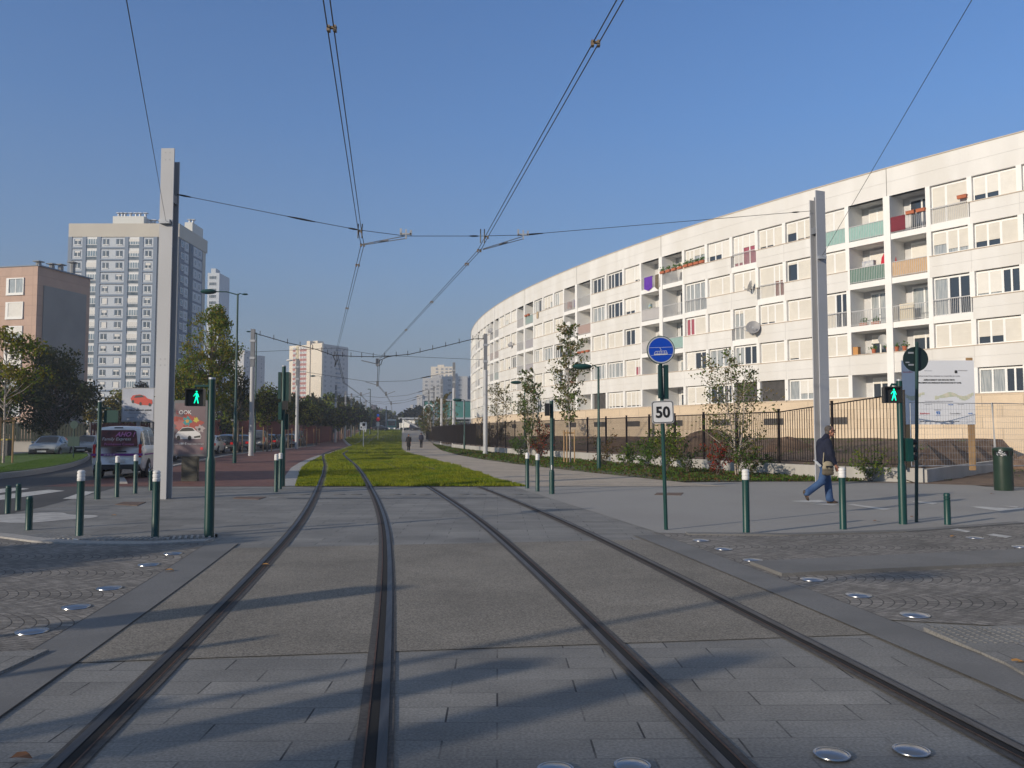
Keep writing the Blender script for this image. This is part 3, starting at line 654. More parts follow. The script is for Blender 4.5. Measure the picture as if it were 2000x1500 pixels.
def pots(kk, r, u0, u1, n, label, y=-.2, dz=.95, plants=True, boxy=True):
    for i in range(n):
        u = u0+(u1-u0)*i/max(1, n-1); p, rz = bput(kk, r, u, y, dz)
        t = thing('flower_pot', label if n == 1 else label+[', leftmost', ', second from left', ', third from left', ', fourth from left', ', fifth from left'][i], 'flower pot', p, rz, 'flower pots on balconies')
        b = MB()
        if boxy: b.box(-.26, .26, -.1, .1, 0, .17); b.box(-.28, .28, -.12, .12, .171, .2)
        else: b.lathe([(0, 0), (.1, 0), (.14, .24), (.155, .24), (.155, .28), (.12, .28)], n=12)
        b.build('pot', terr, t)
        if plants:
            b = MB()
            for q in range(46):
                c = Vector((rb.gauss(0, .14), rb.gauss(0, .06), .26+abs(rb.gauss(0, .13)))); s_ = .05
                d1 = Vector([rb.gauss(0, 1) for _ in range(3)]).normalized()*s_; d2 = d1.orthogonal().normalized()*s_
                b.face([c-d1, c+d2, c+d1, c-d2])
            b.build('foliage', plantm, t)
pots(2, 0, .6, .85, 2, 'orange clay window box on the railing beside the maroon cloth', plants=False)
pots(1, 0, .85, .85, 1, 'single clay window box on the right end of the top floor railing', plants=False, dz=1.2)
pots(10, 0, .1, .9, 4, 'planted clay box on the top loggia right of purple cloth')
pots(9, 0, .15, .85, 4, 'planted box on top floor sill right of planted loggia', y=-.16, dz=1.02-.03)
pots(3, 3, .55, .9, 2, 'clay pot on the ledge below the tilted satellite dish', y=.1, dz=.02, boxy=False)
pots(2, 3, .1, .3, 2, 'clay pot on the ledge left of the road sign back', y=.1, dz=.02, boxy=False)
pots(3, 2, .3, .6, 2, 'low clay planter on the loggia floor above the site board', y=.2, dz=.0)
pots(15, 2, .2, .8, 3, 'red box on the loggia railing behind the birch top', plants=False)
pots(16, 3, .5, .9, 2, 'orange box on the ledge behind the birch crown', y=.05, dz=.02, plants=False)
pots(20, 0, .2, .5, 2, 'small clay pot on the top loggia near the far corner', plants=False)
def cloth(kk, r, u, wd, h, m, label, dz=1.0, y=-.16, name='hanging_cloth', cat='cloth'):
    p, rz = bput(kk, r, u, y, dz); b = MB(); n = 12; rows = []
    for j in range(7):
        rows.append([b._v((-wd/2+wd*i/n, -.015*math.sin(i*1.7+j*.4)-.01*j/6-.03, -h*j/6*(1-.18*abs(i/n-.5)*2*(j/6)**2) )) for i in range(n+1)])
    for a_, c_ in zip(rows, rows[1:]):
        for i in range(n): b.f.append([a_[i], c_[i], c_[i+1], a_[i+1]]); b.m.append(0)
    b.box(-wd/2, wd/2, -.03, .04, -.01, .02)
    o = b.build(name, m, smooth=True); o.location = p; o.rotation_euler = (0, 0, rz); tag(o, label, cat)
cloth(11, 0, .42, 1.15, 1.2, mat('purple_cloth', (.09, .02, .3), .8, (.12, .03, .38), 3), 'purple cloth hung over a top floor loggia railing')
cloth(11, 0, .87, .7, 1.3, mat('leopard_cloth', (.2, .16, .1), .9, (.05, .04, .03), 22), 'dark patterned cloth beside the purple one')
cloth(19, 0, .5, .5, .8, mat('beige_cloth', (.45, .36, .24), .9, (.4, .3, .2), 3), 'beige cloth hanging from a top floor window sill', dz=1.0)
# red parasol, laundry, shelf things
p, rz = bput(3, 1, .92, .35, .0); t = thing('parasol', 'closed red parasol leaning in the loggia above the dark green screen', 'parasol', p, rz)
b = MB(); b.tube([(0, 0, 0), (.05, 0, 2.0)], .02, 6); b.build('pole', steel, t)
b = MB(); b.lathe([(.02, 2.1), (.22, 1.85), (.45, 1.4), (.5, 1.0), (.05, 1.25)], n=8); b.build('canopy', mat('red_cloth', (.55, .01, .03), .7), t)
def box_item(kk, r, u, y, dz, s, m, label, name, cat):
    p, rz = bput(kk, r, u, y, dz); b = MB(); b.box(-s[0]/2, s[0]/2, -s[1]/2, s[1]/2, 0, s[2]*.93); b.box(-s[0]/2-.01, s[0]/2+.01, -s[1]/2-.01, s[1]/2+.01, s[2]*.93, s[2])
    o = b.build(name, m); o.location = p; o.rotation_euler = (0, 0, rz); tag(o, label, cat)
box_item(3, 3, .12, .15, .02, (.35, .3, .5), mat('orange_crate', (.5, .25, .08), .8), 'orange wooden box on the ledge at the left of the ground loggias', 'wooden_box', 'box')
box_item(3, 1, .4, .5, .9, (.8, .3, .55), mat('laundry_white', (.6, .6, .58), .9, (.3, .32, .4), 4), 'white laundry pile on the loggia with the dark green screen', 'laundry', 'laundry')
box_item(16, 0, .2, .3, .3, (.45, .3, .7), mat('red_crates', (.4, .08, .06), .8, (.6, .5, .4), 6), 'red and pale crates stacked in a top loggia', 'crate_stack', 'crates')
box_item(16, 0, .7, .3, .3, (.5, .3, .7), mat('blue_bag', (.03, .06, .4), .7, (.3, .1, .2), 4), 'blue bag in the top loggia beside the crates', 'bag', 'bag')
box_item(11, 1, .15, .6, 1.25, (.3, .2, .35), mat('colour_bags', (.1, .25, .5), .8, (.5, .5, .2), 7), 'blue and green bags hanging in the fourth floor loggia', 'hanging_bags', 'bags')
box_item(2, 2, .3, .5, 0, (.9, .1, 1.15), mat('cream_panel', (.6, .54, .42), .8), 'cream folding panel behind the third floor railing', 'folding_panel', 'panel')
# ------------------------------------------------------------ towers and far buildings
def facade_block(name, label, c0, c1, depth, z0, z1, mats, group=None):
    """c0,c1: left/right front corners (x,y); depth backwards. returns root, frame matrix, length"""
    A_, B_ = Vector((*c0, 0)), Vector((*c1, 0)); L_ = (B_-A_).length; ex = (B_-A_)/L_; rz = math.atan2(ex.y, ex.x)
    t = thing(name, label, 'building', (A_.x, A_.y, 0), rz, group)
    b = MB(); b.box(0, L_, 0, depth, z0, z1); b.build('wall', mats, t)
    return t, L_
pal = mat('tower_panel_blue', (.50, .535, .57), .75, (.45, .485, .52), .3); palw = mat('tower_window_white', (.72, .72, .70), .6)
tstrip = mat('tower_strip_blue', (.17, .215, .28), .7); tbeige = mat('tower_beige', (.52, .48, .40), .8, (.48, .44, .37), .2)
tdeep = mat('tower_deep_blue', (.02, .07, .12), .7); tglass = mat('tower_glass', (.05, .07, .08), .15, (.16, .18, .19), .7, spec=.8); tcl = mat('loggia_glass', (.13, .2, .25), .2, (.26, .31, .33), .6, spec=.8)
Y0 = 193; XL = gX(133, Y0, 30); XR = gX(345, Y0, 30); TOP = at(240, 437, Y0).z; FH = 23.5/F*Y0
# tall blue tower
tw, L_ = facade_block('tower_block', 'tall pale blue residential tower with grey window grid behind the left mast', (XL, Y0), (XR, Y0), 17.5, 0, TOP-3.2, tbeige)
b = MB(); b.box(-.3, L_+.3, -.3, 17.8, TOP-3.2, TOP); b.build('roof_band', tbeige, tw)
s_ = L_/(345-133)
def tx(px): return (px-133)*s_
nfl = 17
strips = MB(); panels = MB()
for px in (134, 162, 190.5, 245, 273.5, 301):
    strips.box(tx(px)-.45, tx(px)+.45, -.35, 0, 2, TOP-3.2)
strips.build('strip_columns', tstrip, tw)
cellsW = [(136.5, 160, (143, 155)), (192.5, 243, None), (275.5, 299.5, (281, 293.5))]
ledge = MB()
cnt = 0
rest = MB(); restg = MB()
for i in range(nfl):
    z1 = TOP-3.2-i*FH-.15; z0 = z1-FH+.55
    if z0 < 1: break
    for a_, c_, wpx in cellsW:
        panels.box(tx(a_), tx(c_), -.22, 0, z0, z1)
        ledge.box(tx(a_)-.3, tx(c_)+.3, -.34, 0, z0-.42, z0-.02)
    for w0, w1 in ((142, 155), (198, 210), (224, 237), (281, 293.5)):
        o = MB(); x0, x1 = tx(w0), tx(w1); zt = z1-.35; zb = z1-1.75
        o.box(x0, x1, -.27, -.221, zb, zt, 2)
        lv = rb.choice([0, 0, 0, 1, .5, 0, .3])
        o.box(x0+.25, x1-.05, -.3, -.271, zb+.12, zt-.08, 1); xm = (x0+x1)/2+.1
        o.box(xm-.07, xm+.07, -.32, -.301, zb+.1, zt-.1, 0); o.box(x0+.1, x1, -.36, -.301, zb-.08, zb+.1, 0)
        if lv: o.box(x0+.25, x1-.05, -.325, -.301, zt-.08-(zt-zb-.2)*lv, zt-.08, 3)
        o.box(x0, x0+.24, -.33, -.271, zb, zt, 2)
        (o.build('window', [palw, tglass, tstrip, shut2], tw) if cnt < 98 else None); cnt += 1
    for w0, w1 in ((164.5, 188.5), (247.5, 271.5)):
        o = MB(); x0, x1 = tx(w0), tx(w1)
        o.box(x0, x1, -.2, -.01, z0-.45, z1+.15, 0); o.box(x0+.1, x1-.1, -.24, -.201, z1-1.6, z1-.35, 1); o.box(x0+.1, x1-.1, -.24, -.201, z0-.25, z1-1.75, 4)
        for q in range(1, 5): xx = x0+(x1-x0)*q/5; o.box(xx-.06, xx+.06, -.26, -.241, z1-1.6, z1-.35, 0)
        lv = rb.choice([0, 0, .5, 0, .9, 0])
        if lv: o.box(x0+.1, x1-.1, -.27, -.262, z1-.35-1.25*lv, z1-.35, 3)
        o.build('glazed_loggia', [palw, tcl, tstrip, shut2, tglass], tw)
panels.build('panels', pal, tw); ledge.build('ledges', tstrip, tw)
# side face
sp_m = MB(); dp = MB(); sw = MB(); sg = MB()
dp.box(L_+.101, L_+.25, 6.3, 8.6, 1, TOP-3.2); 
for i in range(nfl):
    z1 = TOP-3.2-i*FH-.15; z0 = z1-FH+.55
    if z0 < 1: break
    for a_, c_ in ((3.4, 6.0), (9.0, 14.5)):
        sp_m.box(L_+.101, L_+.18, a_, c_, z0, z1)
    for a_, c_ in ((4.1, 5.2), (9.8, 10.9), (12.4, 13.5), (1.2, 3.0)):
        sw.box(L_+.18, L_+.22, a_, c_, z1-1.8, z1-.3); sg.box(L_+.221, L_+.24, a_+.15, c_-.15, z1-1.65, z1-.45)
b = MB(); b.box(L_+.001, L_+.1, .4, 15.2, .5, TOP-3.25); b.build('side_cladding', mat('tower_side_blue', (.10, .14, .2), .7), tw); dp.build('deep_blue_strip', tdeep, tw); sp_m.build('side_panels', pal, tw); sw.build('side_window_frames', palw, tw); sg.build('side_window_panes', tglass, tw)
b = MB(); b.box(tx(203), tx(265), 3, 10, TOP, TOP+2.6); b.box(tx(200), tx(268), 2.5, 10.5, TOP+.01, TOP+.3); b.box(tx(268), tx(318), 4, 9, TOP, TOP+.9); b.box(tx(330), tx(346), 8, 15, TOP, TOP+2.4); b.build('roof_house', mat('roof_white', (.6, .6, .56), .8), tw)
b = MB()
for px in (207, 214, 220, 231, 242, 250, 261, 272, 280):
    z = TOP+(2.6 if px < 265 else .9); x = tx(px); b.tube([(x, 5, z), (x, 5, z+1.0)], .28, 8); b.box(x-.5, x+.5, 4.5, 5.5, z+1.15, z+1.3)
for px in (334, 341): x = tx(px); b.tube([(x, 10, TOP+2.4), (x, 10, TOP+3.3)], .28, 8); b.box(x-.5, x+.5, 9.5, 10.5, TOP+3.45, TOP+3.6)
b.build('chimney_pots', steel, tw)
# pink building
pink = bricks('pink_cladding', (.43, .30, .235), (.46, .32, .25), (.33, .22, .17), 1.5, 1.15, .02, rot=(math.pi/2, 0, 0), grain=10, bump=.05, off=0, mot=(.92, 1.06), gr=(.95, 1.05))
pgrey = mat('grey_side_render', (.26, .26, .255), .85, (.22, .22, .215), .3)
PY = 93.5; pxr = gX(71, PY, 15); ptop = at(60, 519, PY).z
pk, L_ = facade_block('pink_apartment_building', 'pink tiled apartment building with grey gable at the left edge', (pxr-25.5, PY+5.6), (pxr, PY), 8.4, 0, ptop, pink)
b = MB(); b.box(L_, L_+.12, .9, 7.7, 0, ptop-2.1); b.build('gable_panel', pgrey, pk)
b = MB(); b.box(L_+.001, L_+.2, -.05, 8.65, ptop-.02, ptop+.12); b.box(0, L_, -.1, 8.6, ptop, ptop+.12); b.build('roof_edge', tstrip, pk)
b = MB()
for x, y, h in ((L_-2.2, 2.5, .9), (L_-1.0, 3.2, .7), (L_-.3, 3.8, .7), (L_-.8, 6.3, 1.5), (L_-11, 3, 1)):
    b.tube([(x, y, ptop), (x, y, ptop+h)], .3, 8); b.box(x-.45, x+.45, y-.45, y+.45, ptop+h+.12, ptop+h+.22)
b.build('chimney', pgrey, pk)
pf = 48/F*PY
for i in range(6):
    zt = at(40, 541, PY).z-i*pf
    if zt < 2: break
    for xo in (4.05, 11.0, 14.5, 21.0):
        x0 = L_-xo-(.0 if xo > 5 else .05); x1 = x0+2.35 if xo < 5 else x0+1.8
        o = MB(); fw = .12
        for q in ((x0, x1, -.12, .0, zt-.12, zt), (x0, x1, -.14, .0, zt-2.0, zt-1.72), (x0, x0+.35, -.12, 0, zt-1.72, zt-.12), (x1-.1, x1, -.12, 0, zt-1.72, zt-.12)): o.box(*q, 0)
        o.box(x0+.351, x1-.101, -.03, 0.0, zt-1.72, zt-.12, 1); xm = (x0+x1)/2; o.box(xm, xm+.1, -.06, -.031, zt-1.72, zt-.12, 0)
        if rb.random() < .6: o.box(x0+.36, x1-.11, -.08, -.061, zt-1.72+(rb.random() < .4)*.8, zt-.12, 2)
        o.build('window', [palw, curt, shut2], pk)
    o = MB(); x0 = L_-9.2
    o.box(x0, x0+3.7, -.5, .0, zt-2.6, zt+.35, 0); o.box(x0+.3, x0+3.4, -.52, -.501, zt-1.1, zt-.1, 1); o.box(x0+.3, x0+3.4, -.52, -.501, zt-2.2, zt-1.2, 1)
    for q in (1, 2): o.box(x0+.3+q*1.0, x0+.42+q*1.0, -.54, -.521, zt-2.2, zt-.1, 0)
    o.build('glazed_balcony', [palw, tcl], pk)
# generic windowed block for the far buildings
def windows_on(t, face, L_, depth, z0, z1, fh, cols, wm, rel=(.25, .75), proud=.06, name='window', lim=96, w=1.3):
    n = 0; z = z1-fh*.9
    while z > z0+1 and n < lim:
        for c in cols:
            o = MB()
            if face == 'front': o.box(c-w/2, c+w/2, -proud, 0, z, z+1.3)
            elif face == 'right': o.box(L_, L_+proud, c-w/2, c+w/2, z, z+1.3)
            o.build(name, wm, t); n += 1
        z -= fh
wdark = mat('far_window_dark', (.09, .1, .12), .3, (.3, .31, .32), .4); whit = mat('far_window_frame', (.6, .6, .58), .6)
cream = mat('tower_cream', (.70, .62, .49), .8, (.66, .58, .45), .1); redp = mat('tower_red_panel', (.34, .12, .09), .8); ochre = mat('tower_ochre', (.5, .42, .24), .8)
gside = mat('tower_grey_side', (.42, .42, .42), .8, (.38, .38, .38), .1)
# cream tower with red panels
def corner(label, pxl, pxc, pxr, ytop, Yd, m, rz=rad(-26), side_m=None):
    """tower whose near vertical edge stands at pxc; lit face to its left, shaded flank to its right"""
    C = Vector((gX(pxc, Yd, 20), Yd, 0)); ex = Vector((math.cos(rz), math.sin(rz), 0)); ey = Vector((-ex.y, ex.x, 0))
    def hit(px, d):   # distance along d from C reaching column px
        lo, hi = 0, 80
        for _ in range(40):
            q = (lo+hi)/2; P = C+d*q; x = 1000+F*P.x/(P.y*cp_+(20-CH)*sp_)
            if (x < px) == (px < pxc): hi = q
            else: lo = q
        return lo
    Lf, Ls = hit(pxl, -ex), hit(pxr, ey); A = C-ex*Lf; tp = at(pxc, ytop, Yd).z
    t = thing('tower_block', label, 'building', (A.x, A.y, 0), rz); b = MB(); b.box(0, Lf, 0, Ls, 0, tp); b.build('wall', m, t)
    return t, Lf, Ls, tp
ct, L_, LS, tp = corner('cream residential tower with columns of red panels, far down the street', 563.5, 628, 678, 672, 476, cream)
sc_ = L_/64.5; fh = 9.4*476/F
b = MB(); b.box(L_-10, L_-6, 3, 9, tp, tp+2.5); b.box(35.5*sc_, 42*sc_, -.6, 6, 0, tp+2.2); b.box(46*sc_, L_+.3, -.5, 1, 0, tp+.6); b.build('stair_shaft', cream, ct)
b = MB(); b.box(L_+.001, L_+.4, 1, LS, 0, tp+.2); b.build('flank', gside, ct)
b = MB(); b.box(14.5*sc_, 18.5*sc_, -.25, 0, 2, tp-.5); b.build('ochre_strip', ochre, ct)
n = 0; z = tp-1; b3 = MB(); ws = MB()
while z > 4:
    for px in (10, 23.5, 29, 34):
        x = px*sc_; o = MB(); o.box(x-.95, x+.95, -.08, 0, z-1.3, z, 0); o.box(x-.6, x-.1, -.1, -.081, z-1.1, z-.2, 1); o.box(x+.1, x+.6, -.1, -.081, z-1.1, z-.2, 1); o.box(x-.95, x+.95, -.06, 0, z-fh+.001, z-1.31, 2)
        if n < 64: o.build('window', [whit, wdark, redp], ct)
        n += 1
    b3.box(12.2*sc_, 14.4*sc_, -.9, 0, z-1.4, z-1.2); b3.box(12.2*sc_, 14.4*sc_, -.9, -.85, z-1.2, z-.3)
    for y0, y1 in ((1.5, 3.2), (LS*.3, LS*.36), (LS*.78, LS*.85)): ws.box(L_+.4, L_+.5, y0, y1, z-1.5, z-.2)
    ws.box(L_+.4, L_+1.2, LS*.5, LS*.66, z-1.9, z-.9, 1); z -= fh
b3.build('balcony_rows', gside, ct); ws.build('flank_windows', [wdark, tstrip], ct)
def corner_tower(label, pxl, pxc, pxr, ytop, Yd, fl, m, n_f=2, n_s=3):
    t, Lf, Ls, tp = corner(label, pxl, pxc, pxr, ytop, Yd, m); f2 = fl*Yd/F
    b = MB(); b.box(Lf*.3, Lf*.8, 2, Ls*.5, tp, tp+2.2); b.build('roof_house', m, t)
    z = tp-1.2; n = 0
    while z > 3:
        for i in range(n_f):
            x = Lf*(i+.5)/n_f; o = MB(); o.box(x-.9, x+.9, -.06, 0, z-1.4, z, 0); o.box(x-.7, x+.7, -.08, -.061, z-1.25, z-.15, 1)
            if n < 95: o.build('window', [whit, wdark], t); n += 1
        for i in range(n_s):
            y = Ls*(i+.5)/n_s; o = MB(); o.box(Lf, Lf+.06, y-.8, y+.8, z-1.4, z, 0); o.box(Lf+.061, Lf+.08, y-.65, y+.65, z-1.25, z-.15, 1)
            if n < 95: o.build('window', [whit, wdark], t); n += 1
        z -= f2
    return t
# far grey tower left of it
def simple_tower(label, pxl, pxr, ytop, Yd, fl, cols, m, wm, side=0, sidem=None, roof=1.5, name='tower_block', w=1.3, proud=.06, roofx=(.3, .6)):
    x0, x1 = gX(pxl, Yd, 20), gX(pxr, Yd, 20); tp = at((pxl+pxr)/2, ytop, Yd).z; s = Yd/F
    t, L_ = facade_block(name, label, (x0, Yd), (x1, Yd), max(8, side or 12), 0, tp, m)
    if roof: b = MB(); b.box(L_*roofx[0], L_*roofx[1], 1, 6, tp, tp+roof); b.build('roof_house', m, t)
    z = tp-1.2; n = 0
    while z > 3 and n < 95:
        for c in cols:
            o = MB(); x = L_*c; o.box(x-w/2, x+w/2, -proud, 0, z-1.4, z, 0); o.box(x-w/2+.12, x-.04, -proud-.02, -proud-.001, z-1.28, z-.12, 1); o.box(x+.04, x+w/2-.12, -proud-.02, -proud-.001, z-1.28, z-.12, 1)
            if n < 95: o.build('window', [whit, wm], t); n += 1
        z -= fl*s
    return t, L_, tp
corner_tower('grey tower with pale lit flank behind the street trees', 452, 475, 516, 691, 430, 9, gside)
simple_tower('slim blue grey tower just right of the tall blue tower', 401, 424, 533, 330, 12.5, (.3, .6), pal, tglass, w=1.6, roofx=(.2, .6), roof=2)
# right hand distant group
simple_tower('tall beige tower rising highest in the distant group on the right', 841, 884, 716, 640, 6.2, (.28, .52, .72, .9), cream, wdark, w=2.0)
simple_tower('grey block with stepped roof in the middle of the distant group', 825, 862, 738, 420, 7.5, (.2, .5, .8), gside, wdark, w=1.6, roofx=(.5, .9))
simple_tower('grey block with regular windows right in the distant group', 862, 913, 735, 400, 9.7, (.3, .72), gside, wdark, w=1.9, roofx=(.45, .6))
simple_tower('dark blue grey slab at the right end of the distant group', 913.5, 932, 740, 405, 9.7, (.8,), tstrip, wdark, roofx=(.1, .7), w=1.0)
simple_tower('blank grey slab left of the stepped block', 814, 825, 771, 380, 9.7, (.5,), gside, wdark, roof=0, w=.6)
corner_tower('small pinkish apartment block at the far end of the street', 716, 731, 748, 797, 520, 5.5, mat('far_pink', (.55, .36, .28), .8))
simple_tower('low ochre house row beyond the street lamps', 694, 712, 800, 500, 5, (.2, .5, .8), ochre, wdark, roof=0, w=1.6)
simple_tower('distant grey pitched building left of the canopy', 796, 813, 797, 360, 6, (.2, .5, .8), gside, wdark, roof=1.5, w=1.2)
simple_tower('cream house partly hidden by the canopy', 791, 800, 807, 330, 6, (.3, .7), cream, wdark, roof=0, w=1.0)
# far skyline of low roofs that closes the street
skm = [mat('skyline_a', (.35, .33, .33), .8), mat('skyline_b', (.5, .42, .36), .8), mat('skyline_c', (.28, .28, .3), .8)]
for i in range(26):
    px = 600+i*13+rb.uniform(-3, 3); Yd = 620+rb.uniform(0, 500); wpx = rb.uniform(8, 20)
    if 700 < px < 760: continue
    x0, x1 = gX(px, Yd), gX(px+wpx, Yd); tp = at(px, rb.uniform(812, 824), Yd).z
    t = thing('far_house', ['pale', 'brownish', 'grey', 'low', 'hazy', 'boxy'][i % 6]+' far house, number %d from the left on the hazy skyline' % (i+1), 'building', (x0, Yd, 0), 0, 'hazy houses closing the street')
    b = MB(); b.box(0, x1-x0, 0, 12, 0, tp); b.build('wall', skm[i % 3], t)
    b = MB(); hw = (x1-x0)/2; b.M = Matrix.Rotation(math.pi/2, 4, 'X'); b.prism([(-.3, tp), (2*hw+.3, tp), (hw, tp+2.5)], -12.2, .2); b.build('roof', skm[2], t)
# metro station pavilion and canopy
sx0, sx1 = gX(827, 215), gX(1010, 215)
st_ = thing('station_pavilion', 'glass walled teal station building with a white M roundel, behind the birches', 'building', (sx0, 215, gz(215)), 0)
teal = mat('teal_glass', (.05, .2, .18), .2, (.04, .15, .14), .3, spec=.8); L_ = sx1-sx0; zt = at(880, 783, 215).z-gz(215); zm = at(880, 817, 215).z-gz(215)
b = MB(); b.box(0, L_, 0, 10, zm, zt); b.build('glass_hall', teal, st_)
b = MB(); b.box(3, L_, .6, 10, 0, zm-.2); b.build('lower_glazing', glass, st_)
b = MB(); b.box(-.2, L_, -.5, 10, zt, zt+.35); b.box(-6.5, L_, -.6, 2, zm-.25, zm+.2)
for i in range(8): b.box(i*L_/7-.1, i*L_/7+.1, -.15, 0, zm+.2, zt)
for i in range(6): b.box(4+i*4, 4.25+i*4, -.3, -.05, 0, zm-.25)
b.box(3, L_, .3, .5, zm*.45, zm*.5); b.box(3, L_, .3, .5, zm*.7, zm*.74)
b.build('frame', steel, st_)
b = MB(); b.tube([(-6.3, 0, zm), (-1.5, 0, .9)], .14, 6); b.tube([(-5.4, 0, zm), (-.8, 0, .7)], .1, 6); b.build('canopy_struts', steel, st_)
b = MB(); c_ = Vector(((838-827)/F*215, -.9, (zt+zm)/2)); R_ = 1.05
pts = [(c_.x+1.9*R_*math.cos(q)*.62+.0, c_.y, c_.z+1.9*R_*math.sin(q)*.62) for q in np.linspace(.4, 2*math.pi-.1, 30)]; b.tube(pts, .16, 6); b.build('roundel', white, st_)
text('M', 1.5, white, st_, (c_.x-.62, -1.0, c_.z-.5), bold=.03)
# ------------------------------------------------------------ bollards
def lathe_part(name, prof, m, parent, n=18, loc=(0, 0, 0), smooth=True):
    b = MB(); b.lathe(prof, loc, n); return b.build(name, m, parent, smooth=smooth)
def mk_bollard(label):
    t = thing('bollard', label, 'bollard', group='white capped green bollards')
    lathe_part('post', [(.062, 0), (.056, .01), (.055, .86)], green, t)
    lathe_part('cap', [(.0555, .86), (.058, .865), (.058, .905), (.052, .912), (.052, .92), (.058, .927), (.058, .965), (.052, .972), (.052, .98), (.058, .987), (.056, 1.01), (.035, 1.028), (0, 1.032)], white, t)
    return t
def mk_short(label):
    t = thing('short_bollard', label, 'bollard', group='short all green bollards')
    lathe_part('post', [(.06, 0), (.055, .01), (.055, .43)], green, t)
    lathe_part('ringed_top', [(.055, .43), (.049, .437), (.049, .445), (.055, .452), (.055, .48), (.049, .487), (.049, .495), (.055, .5), (.055, .53), (.04, .555), (0, .56)], green, t)
    return t
BO = [((155, 1048), 'white capped green bollard standing alone at the left corner kerb'), ((303, 1050), 'white capped green bollard in front of the tall grey mast'), ((228, 971), 'white capped green bollard in front of the van bumper, left of the pair'), ((264, 964), 'white capped green bollard at the right rear corner of the van'),
 ((539, 961), 'white capped green bollard left of the grass, nearer of the close pair'), ((547, 955), 'white capped green bollard left of the grass, farther of the close pair'), ((1030, 954), 'white capped green bollard at the right corner of the tram grass'), ((1050, 960), 'white capped green bollard between the grass corner and the thin signal post'),
 ((1458, 1043), 'white capped green bollard right of the speed sign post'), ((1647, 1034), 'white capped green bollard just in front of the walking man')]
pr = None
for (x, y), lb in BO:
    if pr is None: pr = mk_bollard(lb); pr.location = gp(x, y)
    else: dup(pr, gp(x, y), rng.uniform(0, 6), lb)
pr = None
for (x, y), lb in [((56, 1035), 'short green bollard nearest on the left pavement corner'), ((15, 1003), 'short green bollard at the left edge standing in cement dust'), ((35, 997), 'short green bollard second from the left edge beside the zebra'), ((294, 958), 'short green bollard just left of the tall grey mast foot'), ((1851, 1025), 'short green bollard on the right near the litter bin')]:
    if pr is None: pr = mk_short(lb); pr.location = gp(x, y)
    else: dup(pr, gp(x, y), rng.uniform(0, 6), lb)
# ------------------------------------------------------------ signal posts
lens_off = mat('lens_dark', (.02, .02, .022), .15, spec=.7)
gman = mat('green_man_light', (.0, 1.0, .52), .5, emis=1.3)
def walker(m, parent, s=.1, y=-.02):
    b = MB(); b.M = Matrix.Translation((0, y, 0)) @ Matrix.Rotation(math.pi/2, 4, 'X')
    def limb(a_, c_, w0, w1):
        a_, c_ = Vector((*a_, 0)), Vector((*c_, 0)); d = (c_-a_).normalized(); n_ = Vector((-d.y, d.x, 0))
        b.prism([((a_+n_*w0)*s)[:2], ((a_-n_*w0)*s)[:2], ((c_-n_*w1)*s)[:2], ((c_+n_*w1)*s)[:2]][::-1], -.003, .003)
    b.prism([(s*.12*math.cos(t), s*(.8+.13*math.sin(t))) for t in np.linspace(0, 2*math.pi, 13)[:-1]], -.003, .003)
    limb((0, .6), (.02, .05), .15, .1); limb((.04, .05), (.25, -.9), .09, .06); limb((-.02, .05), (-.3, -.88), .09, .06); limb((.13, .55), (.32, .0), .05, .04); limb((-.13, .55), (-.42, .12), .05, .04)
    return b.build('green_man', m, parent)
def ped_head(parent_label, cat_t, x, z, y, rz=0, s=.29):
    pass
def signal_post(px, py, ytop, label, r=.055, thick=None, name='signal_post'):
    p = gp(px, py); h = (at(px, ytop, p.y).z-p.z); t = thing(name, label, 'signal post', p)
    th = at(px, thick, p.y).z if thick else h*.4
    lathe_part('pole', [(r*1.45, 0), (r*1.38, .02), (r*1.38, th), (r*1.25, th+.03), (r, th+.07), (r, h)], green, t)
    lathe_part('top_cap', [(r*1.02, h), (r*1.02, h+.03), (0, h+.035)], steel, t)
    return t, p, h
def ped(t, dx, z, rz, arm_from, s=.29, lit=True):
    b = MB(); b.M = Matrix.Translation((dx, 0, z)) @ Matrix.Rotation(rz, 4, 'Z')
    h = s/2
    b.box(-h, h, -.03, .16, -h, h, 0)
    b.box(-h, h, -.13, -.031, h-.02, h, 0); b.box(-h, -h+.02, -.10, -.031, -h, h-.021, 0); b.box(h-.02, h, -.10, -.031, -h, h-.021, 0)
    o = b.build('pedestrian_signal', black, t)
    if lit:
        wk = walker(gman, o, s*.4, 0); wk.matrix_parent_inverse = Matrix(); wk.location = (dx, 0, z); wk.rotation_euler = (0, 0, rz); wk.data.transform(Matrix.Translation((s*.1, -.036, 0)))
    b = MB(); b.tube([(0, 0, z+h+.04), (dx, 0, z+h+.04), (dx, .05, z+h-.01)], .022, 6); b.build('bracket', green, t)
t, p, h = signal_post(408, 1048, 741, 'green signal post with lit green man, in front of the car poster', r=.053, thick=900)
zz = at(380, 776, p.y).z; ped(t, gX(381, p.y, zz)-p.x, zz, rad(12), None, .27)
t, p, h = signal_post(1764, 1024, 744, 'green signal post on the right with lit green man and three lens box', r=.05, thick=912)
zz = at(1742, 771, p.y).z; ped(t, gX(1742, p.y, zz)-p.x, zz, rad(-14), None, .285)
b = MB(); z0 = at(1776, 901, p.y).z; z1 = at(1776, 856, p.y).z; b.box(.07, .16, -.12, .12, z0, z1); b.build('repeater_box', green, t)
for i in range(3):
    b = MB(); b.M = Matrix.Translation((.16, 0, z0+(z1-z0)*(i+.5)/3)) @ Matrix.Rotation(math.pi/2, 4, 'Y'); b.lathe([(.05, 0), (.05, .1), (.04, .1), (.038, .03), (0, .02)], n=12); b.build('lens_hood', black, t)
t, p, h = signal_post(190, 975, 785, 'green post at the left kerb beside the van, with box seen from behind', r=.05, thick=905)
